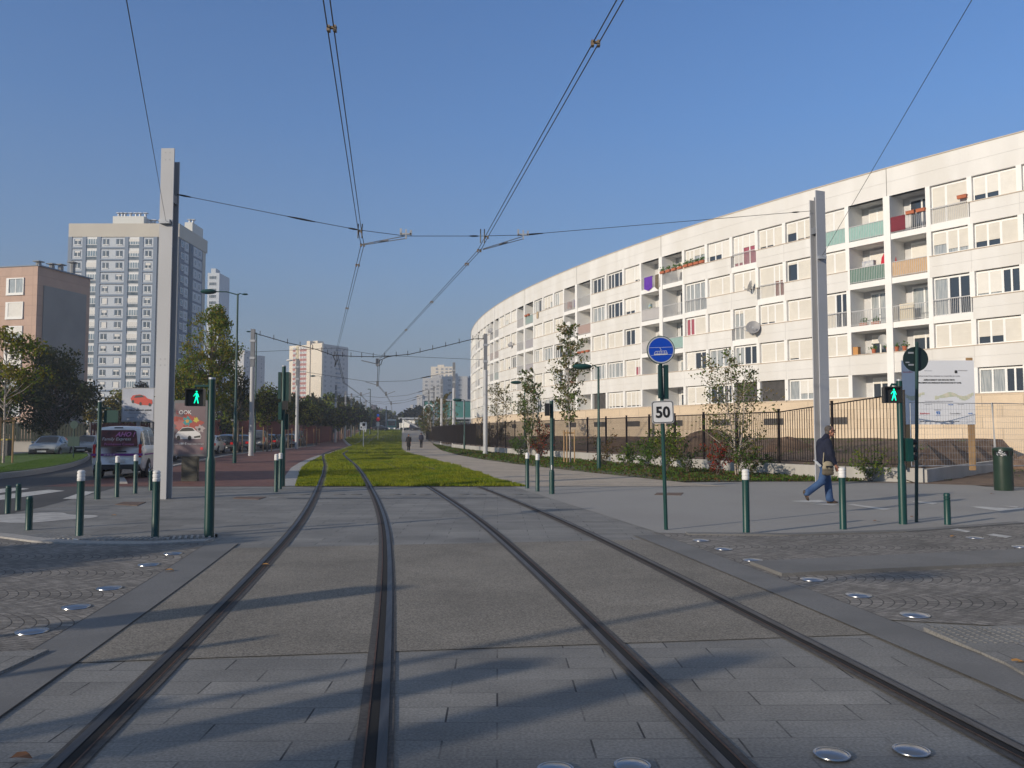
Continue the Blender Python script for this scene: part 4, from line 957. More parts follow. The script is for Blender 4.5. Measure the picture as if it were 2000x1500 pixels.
b = MB(); b.box(.08, .42, .05, .12, h-.5, h-.2); b.tube([(0, .06, h-.15), (.25, .06, h-.15)], .02, 6); b.build('sign_box', green, t)
t, p, h = signal_post(551, 950, 716, 'green traffic signal post left of the tram grass', r=.06, thick=None)
b = MB(); s_ = F/p.y; zt, zb = at(550, 727, p.y).z, at(550, 779, p.y).z
b.box(-.16, -.07, -.05, .2, zb, zt); b.box(.07, .17, -.05, .2, zb-.1, zt); b.build('signal_head', dkgreen, t)
b = MB(); zt, zb = at(550, 783, p.y).z, at(550, 800, p.y).z; b.box(.0, .16, -.14, -.07, zb, zt); b.build('pedestrian_signal', black, t)
b = MB(); b.box(-.12, -.02, -.12, -.06, zb-.3, zt-.05); b.box(.03, .14, .05, .12, zb-.6, zt-.4); b.build('call_box', green, t)
t, p, h = signal_post(1078, 965, 783, 'thin green signal post right of the tram grass, seen edge on', r=.05, thick=922)
b = MB(); zt, zb = at(1074, 788, p.y).z, at(1074, 812, p.y).z; b.M = Matrix.Translation((-.1, 0, 0)); b.box(-.08, .04, -.16, .16, zb, zt); b.build('pedestrian_signal', black, t)
b = MB(); b.box(-.03, .0, -.09, -.07, at(1078, 917, p.y).z, at(1078, 908, p.y).z); b.build('sticker', white, t)
# ------------------------------------------------------------ signs
blue = mat('sign_blue', (.0, .05, .42), .4); signwhite = mat('sign_white', (.7, .71, .72), .4, (.62, .63, .64), 3); refl = mat('sign_ring', (.4, .42, .45), .4)
p = gp(1301, 1035); topx = gX(1287, p.y, 4.6)
t = thing('tram_sign_post', 'green post with round blue tram sign above a white square 50 plate', 'road sign', p)
lean = topx-p.x
hz = at(1287, 656, p.y).z
b = MB(); b.tube([(0, 0, 0), (lean, 0, hz)], .032, 10); b.build('post', green, t, smooth=True)
def lx(z): return lean*z/hz
zc = at(1286, 684, p.y).z; R_ = 27.5/F*p.y
def disc_xz(b, c, r, y0, y1, n=40, m=0):
    b.M = Matrix.Translation((c[0], 0, c[1])) @ Matrix.Rotation(math.pi/2, 4, 'X'); b.prism([(r*math.cos(q), r*math.sin(q)) for q in np.linspace(0, 2*math.pi, n+1)[:-1]], -y1, -y0, m); b.M = None
b = MB(); disc_xz(b, (lx(zc), zc), R_, -.055, -.035); o = b.build('tram_sign', dkgreen, t)
b = MB(); disc_xz(b, (lx(zc), zc), R_*.95, -.058, -.056); b.build('ring', refl, o)
b = MB(); disc_xz(b, (lx(zc), zc), R_*.86, -.061, -.059); b.build('blue_face', blue, o)
b = MB(); q = R_
def ln(x0, z0, x1, z1, w_=.006):
    a_, c_ = Vector((lx(zc)+x0*q, zc+z0*q)), Vector((lx(zc)+x1*q, zc+z1*q)); d = (c_-a_).normalized(); n_ = Vector((-d.y, d.x))*w_/2; d = d*w_*.3
    P = [a_+n_-d, a_-n_-d, c_-n_+d, c_+n_+d]; b.face([(v.x, -.0635, v.y) for v in P][::-1] if False else [(v.x, -.0635, v.y) for v in P])
ln(-.82, .15, .82, .2, .004); ln(-.7, -.4, .8, -.32, .004)
ln(-.46, -.36, .44, -.31, .02); ln(-.48, -.32, -.4, -.12); ln(-.4, -.12, .38, -.07); ln(.38, -.07, .46, -.28)
for x in (-.25, -.08, .05, .25): ln(x, -.3, x, -.1, .004)
ln(-.38, -.25, .42, -.2, .004); ln(-.05, -.1, .02, .0); ln(.02, 0, -.1, .17)
b.build('tram_pictogram', signwhite, o)
z0, z1 = at(1290, 778, p.y).z, at(1290, 713, p.y).z
b = MB(); b.box(lx(z0)-.055, lx(z0)-.02, -.08, .05, z0, z1); b.box(lx(z0)+.035, lx(z0)+.11, -.03, .02, z0-.01, z1); b.box(lx(z0)-.02, lx(z0)+.035, -.03, -.02, z0+.02, z0+.05); b.box(lx(z0)-.02, lx(z0)+.035, -.03, -.02, z1-.05, z1-.02); b.build('side_panels', dkgreen, t)
zc = at(1295, 805, p.y).z; W_2 = 21.5/F*p.y
def rrect(w, h, r, n=5):
    out = []
    for cx_, cz_, a0 in ((w-r, h-r, 0), (-w+r, h-r, 90), (-w+r, -h+r, 180), (w-r, -h+r, 270)):
        for i in range(n+1): q = rad(a0+90*i/n); out.append((cx_+r*math.cos(q), cz_+r*math.sin(q)))
    return out
def rr(w, h, r, y0, y1, cx_, cz_, m, name, parent, tilt=0):
    b = MB(); b.M = Matrix.Translation((cx_, 0, cz_)) @ Matrix.Rotation(tilt, 4, 'Y') @ Matrix.Rotation(math.pi/2, 4, 'X'); b.prism(rrect(w, h, r), -y1, -y0); return b.build(name, m, parent)
o = rr(W_2, W_2*1.02, .045, -.05, -.035, lx(zc), zc, refl, 'speed_plate', t, rad(-2))
rr(W_2*.94, W_2*.96, .04, -.053, -.051, lx(zc), zc, black, 'border', o, rad(-2)); rr(W_2*.88, W_2*.9, .035, -.056, -.054, lx(zc), zc, signwhite, 'plate_face', o, rad(-2))
text('50', .255, black, o, (lx(zc), -.059, zc-.088), bold=.008, align='CENTER', wx=.95, rot=(math.pi/2, rad(-2), 0))
# round sign seen from behind
p = gp(1790, 1020); t = thing('road_sign', 'dark green post with round road sign seen from behind, before the site board', 'road sign', p)
hz = at(1787, 668, p.y).z; b = MB(); b.tube([(0, 0, 0), (gX(1787, p.y, 4.5)-p.x, 0, hz)], .03, 10); b.build('post', dkgreen, t, smooth=True)
zc = at(1787, 701, p.y).z; b = MB(); disc_xz(b, (gX(1787, p.y, 4.5)-p.x-.01, zc), 24.5/F*p.y, .035, .06); o = b.build('sign_disc', mat('sign_back', (.008, .022, .022), .5), t)
b = MB()
for dz in (-.12, .1): b.box(-.05, .05, .03, .034, zc+dz, zc+dz+.03)
b.box(-.1, -.03, .033, .034, zc-.07, zc-.05); b.build('clamp', steel, t)
# small tram signs in the grass
def grass_sign(px, py, ytop, label, face):
    p = gp(px, py); hz = at(px, ytop, p.y).z; t = thing('tram_sign_post', label, 'road sign', p)
    b = MB(); b.tube([(0, 0, 0), (0, 0, hz)], .05, 8); b.build('post', white, t)
    if face == 'plate':
        b = MB(); b.box(-.38, .38, -.07, -.06, hz-.9, hz-.1); b.build('plate', signwhite, t); b = MB(); b.box(-.1, .2, -.08, -.071, hz-.5, hz-.2); b.box(-.3, -.15, -.08, -.071, hz-.75, hz-.55); b.build('symbol', black, t)
    else:
        b = MB(); disc_xz(b, (0, hz-.35), .32, -.1, -.07); b.build('red_disc', mat('sign_red', (.7, .01, .02), .4), t); b = MB(); disc_xz(b, (0, hz+.35), .22, -.1, -.07); b.build('blue_disc', blue, t)
        b = MB(); b.box(-.25, .25, -.09, -.07, hz-1.5, hz-.8); b.build('plate', signwhite, t)
grass_sign(709.5, 874, 823, 'white post with square black and white plate in the tram grass', 'plate')
grass_sign(738, 859, 820, 'white post with red disc and small plate in the tram grass', 'disc')
# ------------------------------------------------------------ catenary masts
def hmast(px, py, ytop, label, rz, w_, d_):
    p = gp(px, py); hz = at(px, ytop, p.y).z; t = thing('catenary_mast', label, 'mast', p, rz, 'masts carrying the tram wires')
    b = MB(); b.box(-w_/2, w_/2, -d_/2, -d_/2+.035, 0, hz); b.build('front_flange', mastgrey, t)
    b = MB(); b.box(-w_/2, w_/2, d_/2-.035, d_/2, 0, hz-.25); b.build('rear_flange', mastgrey, t)
    b = MB(); b.box(-.02, .02, -d_/2+.035, d_/2-.035, 0, hz-.15); b.box(-w_/2+.02, w_/2-.02, -d_/2+.036, d_/2-.036, hz-1.35, hz-1.15); b.build('web', mastdark, t)
    b = MB()
    for z in (hz-.12, hz-.3, 3.4, 3.25):
        for x in (-.05, .06): b.box(x-.008, x+.008, -d_/2-.006, -d_/2-.001, z, z+.016)
    b.build('bolts', mastdark, t)
    return t, p, hz
ml, mlp, mlh = hmast(317, 974, 294, 'tall grey H section mast on the left, nearest of all masts', rad(-2), .33, .34)
mr, mrp, mrh = hmast(1608, 947, 375, 'tall grey H section mast on the right behind the walking man', rad(22), .36, .3)
def rmast(px, Yd, ytop, label, first=[None]):
    p = Vector((gX(px, Yd, gz(Yd)), Yd, gz(Yd))); hz = at(px, ytop, Yd).z-p.z; k = .70*hz
    t = thing('catenary_mast', label, 'mast', p, 0, 'masts carrying the tram wires')
    lathe_part('lower_tube', [(.19, 0), (.19, .02), (.17, .3), (.155, k)], mastgrey, t, 12)
    b = MB(); b.box(-.13, .13, -.13, .13, k+.001, hz); b.build('upper_box', mastdark, t)
    b = MB(); b.box(-.17, .17, -.17, .17, hz-.9, hz-.75); b.box(-.17, .17, -.17, .17, hz-2.1, hz-1.95); b.build('clamp_collar', steel, t)
    return p, hz
RM = {}
for key, px, Yd, yt, lb in (('L1', 490, 57.6, 643, 'left round mast with dark upper box beside the big green tree'), ('R1', 948, 60, 652, 'round mast standing before the left end of the curved block'), ('L2', 579, 83, 701, 'left round mast in front of the cream tower'), ('R2', 886, 85, 708, 'right round mast left of the curved block, among shrubs'),
    ('L3', 655, 123, 752, 'left round mast before the shaded flank of the cream tower'), ('R3', 862, 111, 740, 'stout right mast before the teal station'), ('L4', 674, 142, 764, 'fourth left mast along the red pavement'), ('R4', 847, 128, 754, 'right mast beside the M roundel'), ('L5', 685.5, 152, 768, 'fifth left mast along the red pavement'), ('R5', 837, 140, 762, 'thin right mast left of the M roundel'), ('L6', 714, 190, 782, 'sixth left mast near the crossing'), ('C7', 754, 235, 793, 'far mast just left of the tram')):
    RM[key] = rmast(px, Yd, yt, lb)
# ------------------------------------------------------------ overhead wires
def wirepair(name, pts, label, gap=.08, r=.0085, clamps=()):
    t = thing(name, label, 'overhead wire', (0, 0, 0), 0, 'tram contact wires')
    for s in (-1, 1):
        b = MB(); b.tube([Vector(q)+Vector((s*gap/2, 0, 0)) for q in pts], r, 5); b.build('wire', wire_m, t)
    for c in clamps:
        b = MB(); c = Vector(c); b.box(c.x-gap*.75, c.x+gap*.75, c.y-.02, c.y+.02, c.z-.005, c.z+.02)
        for s in (-1, 1): b.box(c.x+s*gap/2-.02, c.x+s*gap/2+.02, c.y-.035, c.y+.035, c.z-.045, c.z+.03)
        b.build('wire_clamp', mat('bronze', (.22, .16, .1), .5), t)
    return t
def ext(a_, b_, Y): 
    a_, b_ = Vector(a_), Vector(b_); return a_+(b_-a_)*((Y-a_.y)/(b_.y-a_.y))
S1 = 6.75
a_ = gp(638, 0, S1); b_ = gp(703, 452, S1); P2 = Vector((gX(704, b_.y+.3, 6.5), b_.y+.6, at(704, 478, b_.y+.6).z)); P3 = at(657, 688, 58)
wirepair('contact_wire', [ext(b_, a_, -14), a_, b_, P2, P3], 'left pair of near contact wires running from above the camera', clamps=[gp(648, 55, S1), P2, P2+(P3-P2)*.08, P2+(P3-P2)*.35, b_])
A2 = gp(1211, 0, S1); B2 = gp(950, 463, S1); P5 = Vector((0, B2.y+.6, 0)); P5 = at(936, 489, B2.y+.6); P6 = at(740, 702, 60)
wirepair('contact_wire', [ext(B2, A2, -14), A2, B2, P5, P6], 'right pair of near contact wires running diagonally to the upper right', clamps=[gp(1163, 84, S1), P5, P5+(P6-P5)*.05, P5+(P6-P5)*.25, P5+(P6-P5)*.5, B2])
wirepair('contact_wire', [P3, at(672, 748, 84), at(705, 772, 111), at(717, 784, 142), at(735, 795, 190), at(742, 800, 240)], 'far left pair of contact wires beyond the second masts', r=.022, gap=.12)
wirepair('contact_wire', [P6, at(738, 752, 85), at(755, 772, 111), at(764, 789, 142), at(765, 798, 190), at(766, 806, 235)], 'far right pair of contact wires above the distant tram', r=.022, gap=.12)
def wire(pts, label, r=.01, name='span_wire', ins=(), m=wire_m, cat='overhead wire', clips=0):
    t = thing(name, label, cat, (0, 0, 0)); b = MB(); pts = [Vector(q) for q in pts]; b.tube(pts, r, 5); b.build('wire', m, t)
    for q, l in ins:
        b = MB(); i = min(len(pts)-2, int(q)); c = pts[i]+(pts[i+1]-pts[i])*(q-i); d = (pts[i+1]-pts[i]).normalized(); b.tube([c-d*l/2, c-d*l/4, c, c+d*l/4, c+d*l/2], [r*1.5, r*2.6, r*3, r*2.6, r*1.5], 8); b.build('insulator', black, t)
    if clips:
        b = MB()
        for i in range(clips):
            f_ = (i+.5)/clips*(len(pts)-1); k_ = int(f_); c = pts[k_]+(pts[min(k_+1, len(pts)-1)]-pts[k_])*(f_-k_); b.tube([c-Vector((0, 0, .08)), c+Vector((0, 0, .28))], .025, 5)
        b.build('clips', wire_m, t)
    return t
Lm = Vector((mlp.x+.2, mlp.y, at(347, 380, mlp.y).z)); Rm = Vector((mrp.x-.2, mrp.y, at(1593, 412, mrp.y).z))
q1 = at(594, 429, 20.7); q2 = at(700, 449, 20.9); q3 = at(793, 461, 21.2); q4 = at(940, 461, 21.8); q5 = at(1022, 459, 22.2); q6 = at(1100, 452, 22.6)
wire([Lm, q1, q2, q3, q4, q5, q6, Rm], 'near cross span wire between the two tall H masts', r=.008, ins=((.05, .35), (.98, .7), (1.9, .25), (3.9, .25), (5.2, .7), (6.93, .3)))
def arm(a_, b_, label):
    t = thing('steady_arm', label, 'wire support', (0, 0, 0), 0, 'steady arms on the near cross span'); a_, b_ = Vector(a_), Vector(b_)
    b = MB()
    for dz in (-.035, .035): b.tube([a_+Vector((0, 0, dz*.3)), b_+Vector((0, 0, dz))], .012, 6)
    b.tube([a_+(b_-a_)*.4, a_+(b_-a_)*.6], .025, 6); b.build('rods', mastdark, t)
    b = MB(); b.box(b_.x-.14, b_.x+.14, b_.y-.03, b_.y+.03, b_.z+.06, b_.z+.1); b.box(b_.x-.02, b_.x+.02, b_.y-.02, b_.y+.02, b_.z-.05, b_.z+.2); b.box(b_.x+.1, b_.x+.15, b_.y-.03, b_.y+.03, b_.z+.05, b_.z+.18); b.box(b_.x-.16, b_.x-.11, b_.y-.03, b_.y+.03, b_.z+.05, b_.z+.22); b.build('hook', steel, t)
    b = MB()
    for s in (-.05, .05): b.tube([a_+Vector((s, -.3, .1)), a_+Vector((s, -.3, .34)), a_+Vector((s, -.25, .48))], .016, 6)
    b.build('droppers', black, t)
arm(at(707, 478, 21.2), at(793, 463, 21.2), 'left double rod steady arm under the cross span'); arm(at(943, 487, 21.8), at(1022, 464, 22.2), 'right double rod steady arm under the cross span')
c = Vector((mlp.x, mlp.y-.19, at(326, 436, mlp.y).z)); e = gp(247, 0, 11.2) if False else at(247, 0, 6.0)
wire([c, ext(c, e, 1.0)], 'stay wire from the left mast to the top left', r=.0045, ins=(), name='stay_wire')
b = MB(); b.box(c.x-.13, c.x+.13, c.y-.1, c.y+.02, c.z-.07, c.z+.03); b.tube([c+Vector((-.16, -.05, 0)), c+Vector((.18, -.05, 0))], .03, 8); o = b.build('stay_bracket', steel); o.parent = ml; o.matrix_parent_inverse = (Matrix.Translation(mlp) @ Matrix.Rotation(rad(-2), 4, 'Z')).inverted()
c = Vector((mrp.x+.02, mrp.y-.2, at(1612, 505, mrp.y).z)); e = at(1898, 0, 12.0)
wire([c, ext(c, e, 3.0)], 'stay wire from the right mast to the top right', r=.006, name='stay_wire')
b = MB(); b.box(c.x-.12, c.x+.12, c.y-.12, c.y+.02, c.z-.07, c.z+.03); o = b.build('stay_bracket', steel); o.parent = mr; o.matrix_parent_inverse = (Matrix.Translation(mrp) @ Matrix.Rotation(rad(22), 4, 'Z')).inverted()
# second span: thick feeder cable with clips
def top(k, dz): p, h = RM[k]; return p+Vector((0, 0, h-dz))
fe = [top('L1', .25), at(560, 669, 58), at(620, 683, 58.5), at(650, 694, 59), at(690, 696, 59), at(745, 697, 59.5), at(800, 692, 60), at(860, 678, 60), at(925, 662, 60), top('R1', .35)]
wire(fe, 'thick sagging feeder cable with clips between the second masts', r=.03, name='feeder_cable', clips=22)
wire([at(650, 694, 59), at(655, 705, 59), at(654, 716, 58.6), P3+Vector((0, .3, -.5))], 'left cable loop dropping from the feeder cable', r=.03, name='cable_loop')
wire([at(775, 694, 60), at(757, 697, 60), at(741, 704, 60), at(737, 716, 60), at(744, 712, 60), at(747, 703, 60)], 'right cable loop dropping from the feeder cable', r=.03, name='cable_loop')
wire([top('L1', 1.6), P3+Vector((0, 0, .3)), P6+Vector((0, 0, .3)), top('R1', 1.9)], 'thin cross span below the feeder cable', r=.014)
for a1, b1, dd, lb in (('L2', 'R2', 84, 'third cross span wire'), ('L3', 'R3', 115, 'fourth cross span wire'), ('L4', 'R4', 135, 'fifth cross span wire'), ('L5', 'R5', 146, 'sixth cross span wire')):
    A1, B1 = top(a1, 1.2), top(b1, .9); m1 = A1+(B1-A1)*.45+Vector((0, 0, -1.1)); m2 = A1+(B1-A1)*.7+Vector((0, 0, -1.0)); wire([A1, m1, m2, B1], lb+' counted from the camera, over the far tracks', r=.02, ins=((2.4, 1.2),))
def farm(px, py, qx, qy, Yd, lb):
    t = thing('steady_arm', lb, 'wire support', (0, 0, 0), 0, 'steady arms of the far spans'); b = MB(); b.tube([at(px, py, Yd), at(qx, qy, Yd)], .035, 5); b.build('rod', mastdark, t)
    b = MB(); c = at(px, py, Yd); b.box(c.x-.1, c.x+.1, c.y-.1, c.y+.1, c.z-.15, c.z+.4); b.build('clamp', mastdark, t)
farm(737, 711, 706, 704, 60, 'steady arm pointing left above the grass at the second span'); farm(737, 752, 714, 746, 85, 'steady arm pointing left at the third span'); farm(754, 771, 772, 764, 111, 'far steady arm pointing right, lower right line'); farm(705, 772, 723, 767, 111, 'far steady arm reaching the dark lamp post'); farm(764, 789, 784, 787, 142, 'tiny steady arm nearest the tram')
# ------------------------------------------------------------ street lamps
def lamp(px, py, ytop, arms, label, Yd=None, r=.05, m=green, headm=None, name='street_lamp'):
    p = gp(px, py) if Yd is None else Vector((gX(px, Yd, gz(Yd)), Yd, gz(Yd))); hz = at(px, ytop, p.y).z-p.z; t = thing(name, label, 'street lamp', p, 0, 'street lamps')
    k = hz*.3
    lathe_part('pole', [(r*1.7, 0), (r*1.7, .02), (r*1.6, k), (r*1.1, k+.05), (r*.8, hz)], m, t, 12)
    for dx, dz, hl in arms:
        b = MB(); b.tube([(0, 0, hz-.05), (dx*.5, 0, hz+dz*.6+.04), (dx, 0, hz+dz)], r*.5, 6); a2 = b.build('arm', m, t)
        b = MB(); s = -1 if dx < 0 else 1
        b.M = Matrix.Translation((dx+s*hl*.45, 0, hz+dz)) @ Matrix.Diagonal((hl*.55, hl*.28, hl*.17, 1)); b.ell((0, 0, 0), (1, 1, 1), 14, 8); b.build('lamp_head', headm or m, t, smooth=True)
    return t
lamp(1170, 918, 716, ((-.35, .0, .75),), 'short green lamp post before the white block, nearest of its row', r=.055)
lamp(1025, 888, 747, ((-.3, .0, .75),), 'short green lamp post with leaf shaped head behind the bollard pair', r=.055)
lamp(907, 868, 781, ((-.3, .0, .8),), 'short green lamp post farthest along the planted strip', Yd=76, r=.055)
lamp(458, 905, 574, ((-1.2, .12, .8), (.25, -.02, .3)), 'tall green street lamp with curved arms on the left pavement', r=.06)
lamp(497, 884, 650, ((-.5, .1, .35),), 'slim green street lamp right beside the left round mast', r=.055)
lamp(583, 872, 704, ((-.9, .02, .7),), 'street lamp before the cream tower with pale head pointing left', r=.05, headm=white, m=mastdark)
lamp(626, 861, 735, ((-1.0, .05, .8),), 'street lamp before the grey flank of the cream tower', r=.055)
lamp(722.5, 846, 760, ((-.1, 0, .5),), 'tall dark street lamp near the crossing, left of the tram', Yd=170, r=.09, m=dkgreen)
lamp(703, 849, 776, ((-2.4, .1, .9),), 'dark street lamp pair near the far end of the red pavement', Yd=165, r=.09, m=dkgreen)
lamp(691.5, 850, 775, ((.3, 0, .5),), 'small dark street lamp before the end of the parked cars', Yd=160, r=.07, m=dkgreen)
# ------------------------------------------------------------ bar fence on the low wall
fdark = mat('fence_paint', (.014, .01, .009), .55, (.02, .014, .012), 5, spec=.25)
FP = [Vector((12.75, 26.95, 0))]+[Vector((q[0], q[1], 0)) for q in WALL[2:]]
ft = thing('fence', 'long dark brown steel bar fence standing on the low concrete wall', 'fence')
cum = [0]
for a_, b_ in zip(FP, FP[1:]): cum.append(cum[-1]+(b_-a_).length)
def fpt(s):
    for i in range(len(cum)-1):
        if s <= cum[i+1]: d = (FP[i+1]-FP[i]).normalized(); return FP[i]+d*(s-cum[i]), d
    return FP[-1], d
s = 0; stp = 2.5
def ftop(s_): return 2.40+.5*max(0, 1-s_/4.5)
while s < cum[-1]-.1:
    p, d = fpt(s); Mx = Matrix(((d.x, -d.y, 0, p.x), (d.y, d.x, 0, p.y), (0, 0, 1, 0), (0, 0, 0, 1)))
    b = MB(); b.M = Mx; b.box(-.035, .035, -.035, .035, .4, ftop(s)+.08); b.box(-.04, .04, -.04, .04, ftop(s)+.081, ftop(s)+.1); b.build('fence_post', fdark, ft)
    p2, d2 = fpt(min(s+stp, cum[-1])); d3 = (p2-p); L3 = d3.length; d3.normalize(); b = MB(); b.M = Matrix(((d3.x, -d3.y, 0, p.x), (d3.y, d3.x, 0, p.y), (0, 0, 1, 0), (0, 0, 0, 1)))
    b.tube([(.05, 0, ftop(s)-.02), (L3-.05, 0, ftop(s+stp)-.02)], .022, 4); b.box(.05, L3-.05, -.02, .02, .56, .6)
    n = int(L3/.112)
    for i in range(1, n): x = L3*i/n; b.box(x-.009, x+.009, -.009, .009, .6, ftop(s+stp*i/n)-.02)
    b.build('fence_panel', fdark, ft); s += stp
# ------------------------------------------------------------ site board, mesh fence, bin
Yb = 28.9; wm = mat('board_white', (.72, .74, .78), .5, (.68, .70, .74), .8); blk = mat('print_black', (.03, .03, .03), .6); gr = mat('print_grey', (.3, .3, .32), .6)
x0, x1 = gX(1761, Yb, 4), gX(1902, Yb, 4); z0, z1 = at(1830, 829, Yb).z, at(1830, 704, Yb).z; Wb, Hb = x1-x0, z1-z0
t = thing('site_board', 'large white construction site board with printed project text and wooden posts', 'notice board', (x0, Yb, 0))
b = MB(); b.box(0, Wb, 0, .03, z0, z1); b.build('panel', wm, t)
b = MB(); b.box(Wb*.595, Wb*.998, -.004, 0.0-.001, z0+.62*Hb, z1-.01); b.build('lower_sheet', mat('board_grey', (.6, .62, .67), .5), t) if False else None
for x in (Wb-.22, .1): b = MB(); b.box(x, x+.2, .031, .11, .3, z1+.1); b.build('wooden_post', wood, t)
def bt(s, size, u, v, m=blk, al='CENTER', wx=1.0, bold=.0): text(s, size, m, t, (u*Wb, -.008, z0+(1-v)*Hb), align=al, wx=wx, bold=bold, name='printed_line')
bt('RESTRUCTURATION URBAINE DU QUARTIER DU LUTH', .062, .5, .255, gr, wx=.98)
bt('AMÉNAGEMENT DES ESPACES VERTS', .066, .51, .315, blk, bold=.002); bt('À PROXIMITÉ DES IMMEUBLES BEAUMARCHAIS ET RAVEL', .064, .51, .36, blk, bold=.002, wx=.96)
bt('Les travaux sont réalisés par les entreprises', .055, .5, .645, gr); bt('Partenaires', .055, .48, .78, gr)
bt("Objectif : 140 heures soit l'équivalent de 4 mois de travail pour une personne", .058, .5, .96, blk, wx=.76)
lb_, lr_ = mat('print_blue', (.03, .16, .5), .6), mat('print_red', (.6, .04, .05), .6)
bt('92', .14, .485, .84, lb_, bold=.006); bt('hauts-de-seine', .03, .485, .865, lb_); bt('îledeFrance', .075, .3, .84, lr_); bt('Gennevilliers', .075, .72, .84, gr); bt('mob', .085, .93, .84, lb_); bt('Gennevilliers', .065, .08, .19, lr_); bt('maîtrise d\'ouvrage', .035, .36, .165, gr); bt('ATELIER PAYSAGE', .04, .84, .165, gr); bt('SACER', .06, .66, .70, lb_); bt('Travaux publics', .038, .8, .69, gr); bt('rue du Puits, 92', .038, .35, .69, gr)
b = MB(); b.box(.73*Wb, .765*Wb, -.012, -.006, z0+.8*Hb, z0+.845*Hb); b.build('logo_block', blk, t)
b = MB(); rb2 = random.Random(3)
for i in range(34):
    u = .02+.96*i/34; v = .53+.03*math.sin(i*.5); hh = .03+.04*abs(math.sin(i*.37)); 
    if .3 < u < .42: continue
    b.face([(u*Wb, -.006, z0+(1-v-hh)*Hb), ((u+.03)*Wb, -.006, z0+(1-v-hh)*Hb), ((u+.03)*Wb, -.006, z0+(1-v+.01*rb2.random())*Hb), (u*Wb, -.006, z0+(1-v)*Hb)])
b.build('site_plan_drawing', mat('plan_colours', (.5, .56, .42), .7, (.68, .64, .52), 7, lo=.4, hi=.6), t)
def meshpanel(a_, b_, z0, z1, label, lean=0):
    a_, b_ = Vector(a_), Vector(b_); d = b_-a_; L3 = d.length; t = thing('mesh_fence_panel', label, 'site fence', (a_.x, a_.y, 0), math.atan2(d.y, d.x), 'temporary wire mesh fence panels')
    b = MB(); b.tube([(0, 0, z0), (-lean, 0, z1), (L3, 0, z1), (L3, 0, z0), (0, 0, z0)], .02, 6); b.build('tube_frame', steel, t)
    b = MB(); n = int(L3/.11)
    for i in range(1, n): b.tube([(L3*i/n, 0, z0), (L3*i/n, 0, z1)], .0035, 3, cap=False)
    for i in range(1, 10): z = z0+(z1-z0)*i/10; b.tube([(0, 0, z), (L3, 0, z)], .0035, 3, cap=False)
    b.build('wire_mesh', steel, t)
meshpanel((gX(1778, 27.6, 2), 27.6), (gX(1940, 28.6, 2), 28.6), .5, at(1850, 787, 28).z, 'wire mesh fence panel in front of the site board')
meshpanel((gX(1945, 28.6, 2), 28.6), (gX(2130, 31.0, 2), 31), .45, at(1960, 788, 28.8).z, 'leaning wire mesh fence panel at the right edge behind the bin', lean=.2)
p = gp(1961, 958); t = thing('litter_bin', 'dark green cylindrical litter bin with white bag at the right edge', 'litter bin', p)
bn = mat('bin_paint', (.012, .03, .018), .35, (.016, .038, .024), 3, spec=.6)
lathe_part('body', [(.24, 0), (.245, .03), (.245, .98)], bn, t, 28)
lathe_part('lid', [(.245, 1.1), (.26, 1.11), (.26, 1.17), (.22, 1.2), (0, 1.21)], bn, t, 28); 
lathe_part('opening', [(.21, .98), (.21, 1.1)], black, t, 20)
b = MB()
for i in range(9): q = i/9*2*math.pi; b.box(.24*math.cos(q)-.012, .24*math.cos(q)+.012, .24*math.sin(q)-.012, .24*math.sin(q)+.012, .97, 1.11)
b.build('struts', bn, t)
b = MB(); b.M = Matrix.Translation((-.16, -.22, 1.02)) @ Matrix.Rotation(.2, 4, 'Y')
n0 = 14
for i in range(40): c = Vector((rng.gauss(0, .06), rng.gauss(0, .012), rng.gauss(0, .03))); d1 = Vector([rng.gauss(0, 1) for _ in range(3)]).normalized()*.04; d2 = d1.orthogonal().normalized()*.035; b.face([c-d1, c+d2, c+d1, c-d2])
b.build('paper_bag', white, t)
# poster panel
pp = gp(371, 940); Yp = pp.y; PW = 68/F*Yp; z0, z1 = at(369, 891, Yp).z, at(369, 784, Yp).z
t = thing('poster_panel', 'illuminated style street poster case showing a white car under the word LOOK', 'poster', (pp.x, Yp, 0), rad(-4))
b = MB(); b.box(-PW/2, PW/2, -.09, .09, z0, z1); b.box(-PW/2+.03, PW/2-.03, -.07, .07, z1+.001, z1+.04); b.build('case', mat('case_grey', (.12, .12, .13), .4), t)
b = MB(); b.box(-.27, .27, -.07, .07, 0, z0-.001); b.build('foot', mat('foot_bronze', (.05, .047, .035), .5), t)
poster = mat('poster_paper', (.16, .12, .13), .25, (.22, .17, .18), .8, spec=.6); PH = z1-z0
b = MB(); b.face([(-PW/2+.06, -.092, z0+.07), (PW/2-.06, -.092, z0+.07), (PW/2-.06, -.092, z1-.06), (-PW/2+.06, -.092, z1-.06)]); b.build('poster_sheet', poster, t)
def pz(v): return z0+PH*(1-v)
def pxx(u): return -PW/2+PW*u
def splat(cu, cv, r, m, nm_, y=-.094, ph=0, el=1.0):
    b = MB(); b.face([(pxx(cu)+PW*r*el*(1+.3*math.sin(5*q+ph))*math.cos(q), y, pz(cv)+PW*r*(1+.25*math.cos(7*q+ph))*math.sin(q)) for q in np.linspace(0, 2*math.pi, 40)[:-1]]); b.build(nm_, m, t)
splat(.42, .40, .26, mat('ink_red', (.3, .05, .035), .5), 'red_splash', ph=1, el=1.5); splat(.2, .42, .14, mat('ink_rose', (.35, .12, .11), .5), 'rose_splash', y=-.0945); splat(.42, .36, .12, mat('ink_teal', (.02, .22, .24), .5), 'teal_splash', y=-.095, ph=2); splat(.42, .36, .05, mat('ink_orange', (.5, .25, .03), .5), 'orange_splash', y=-.0955)
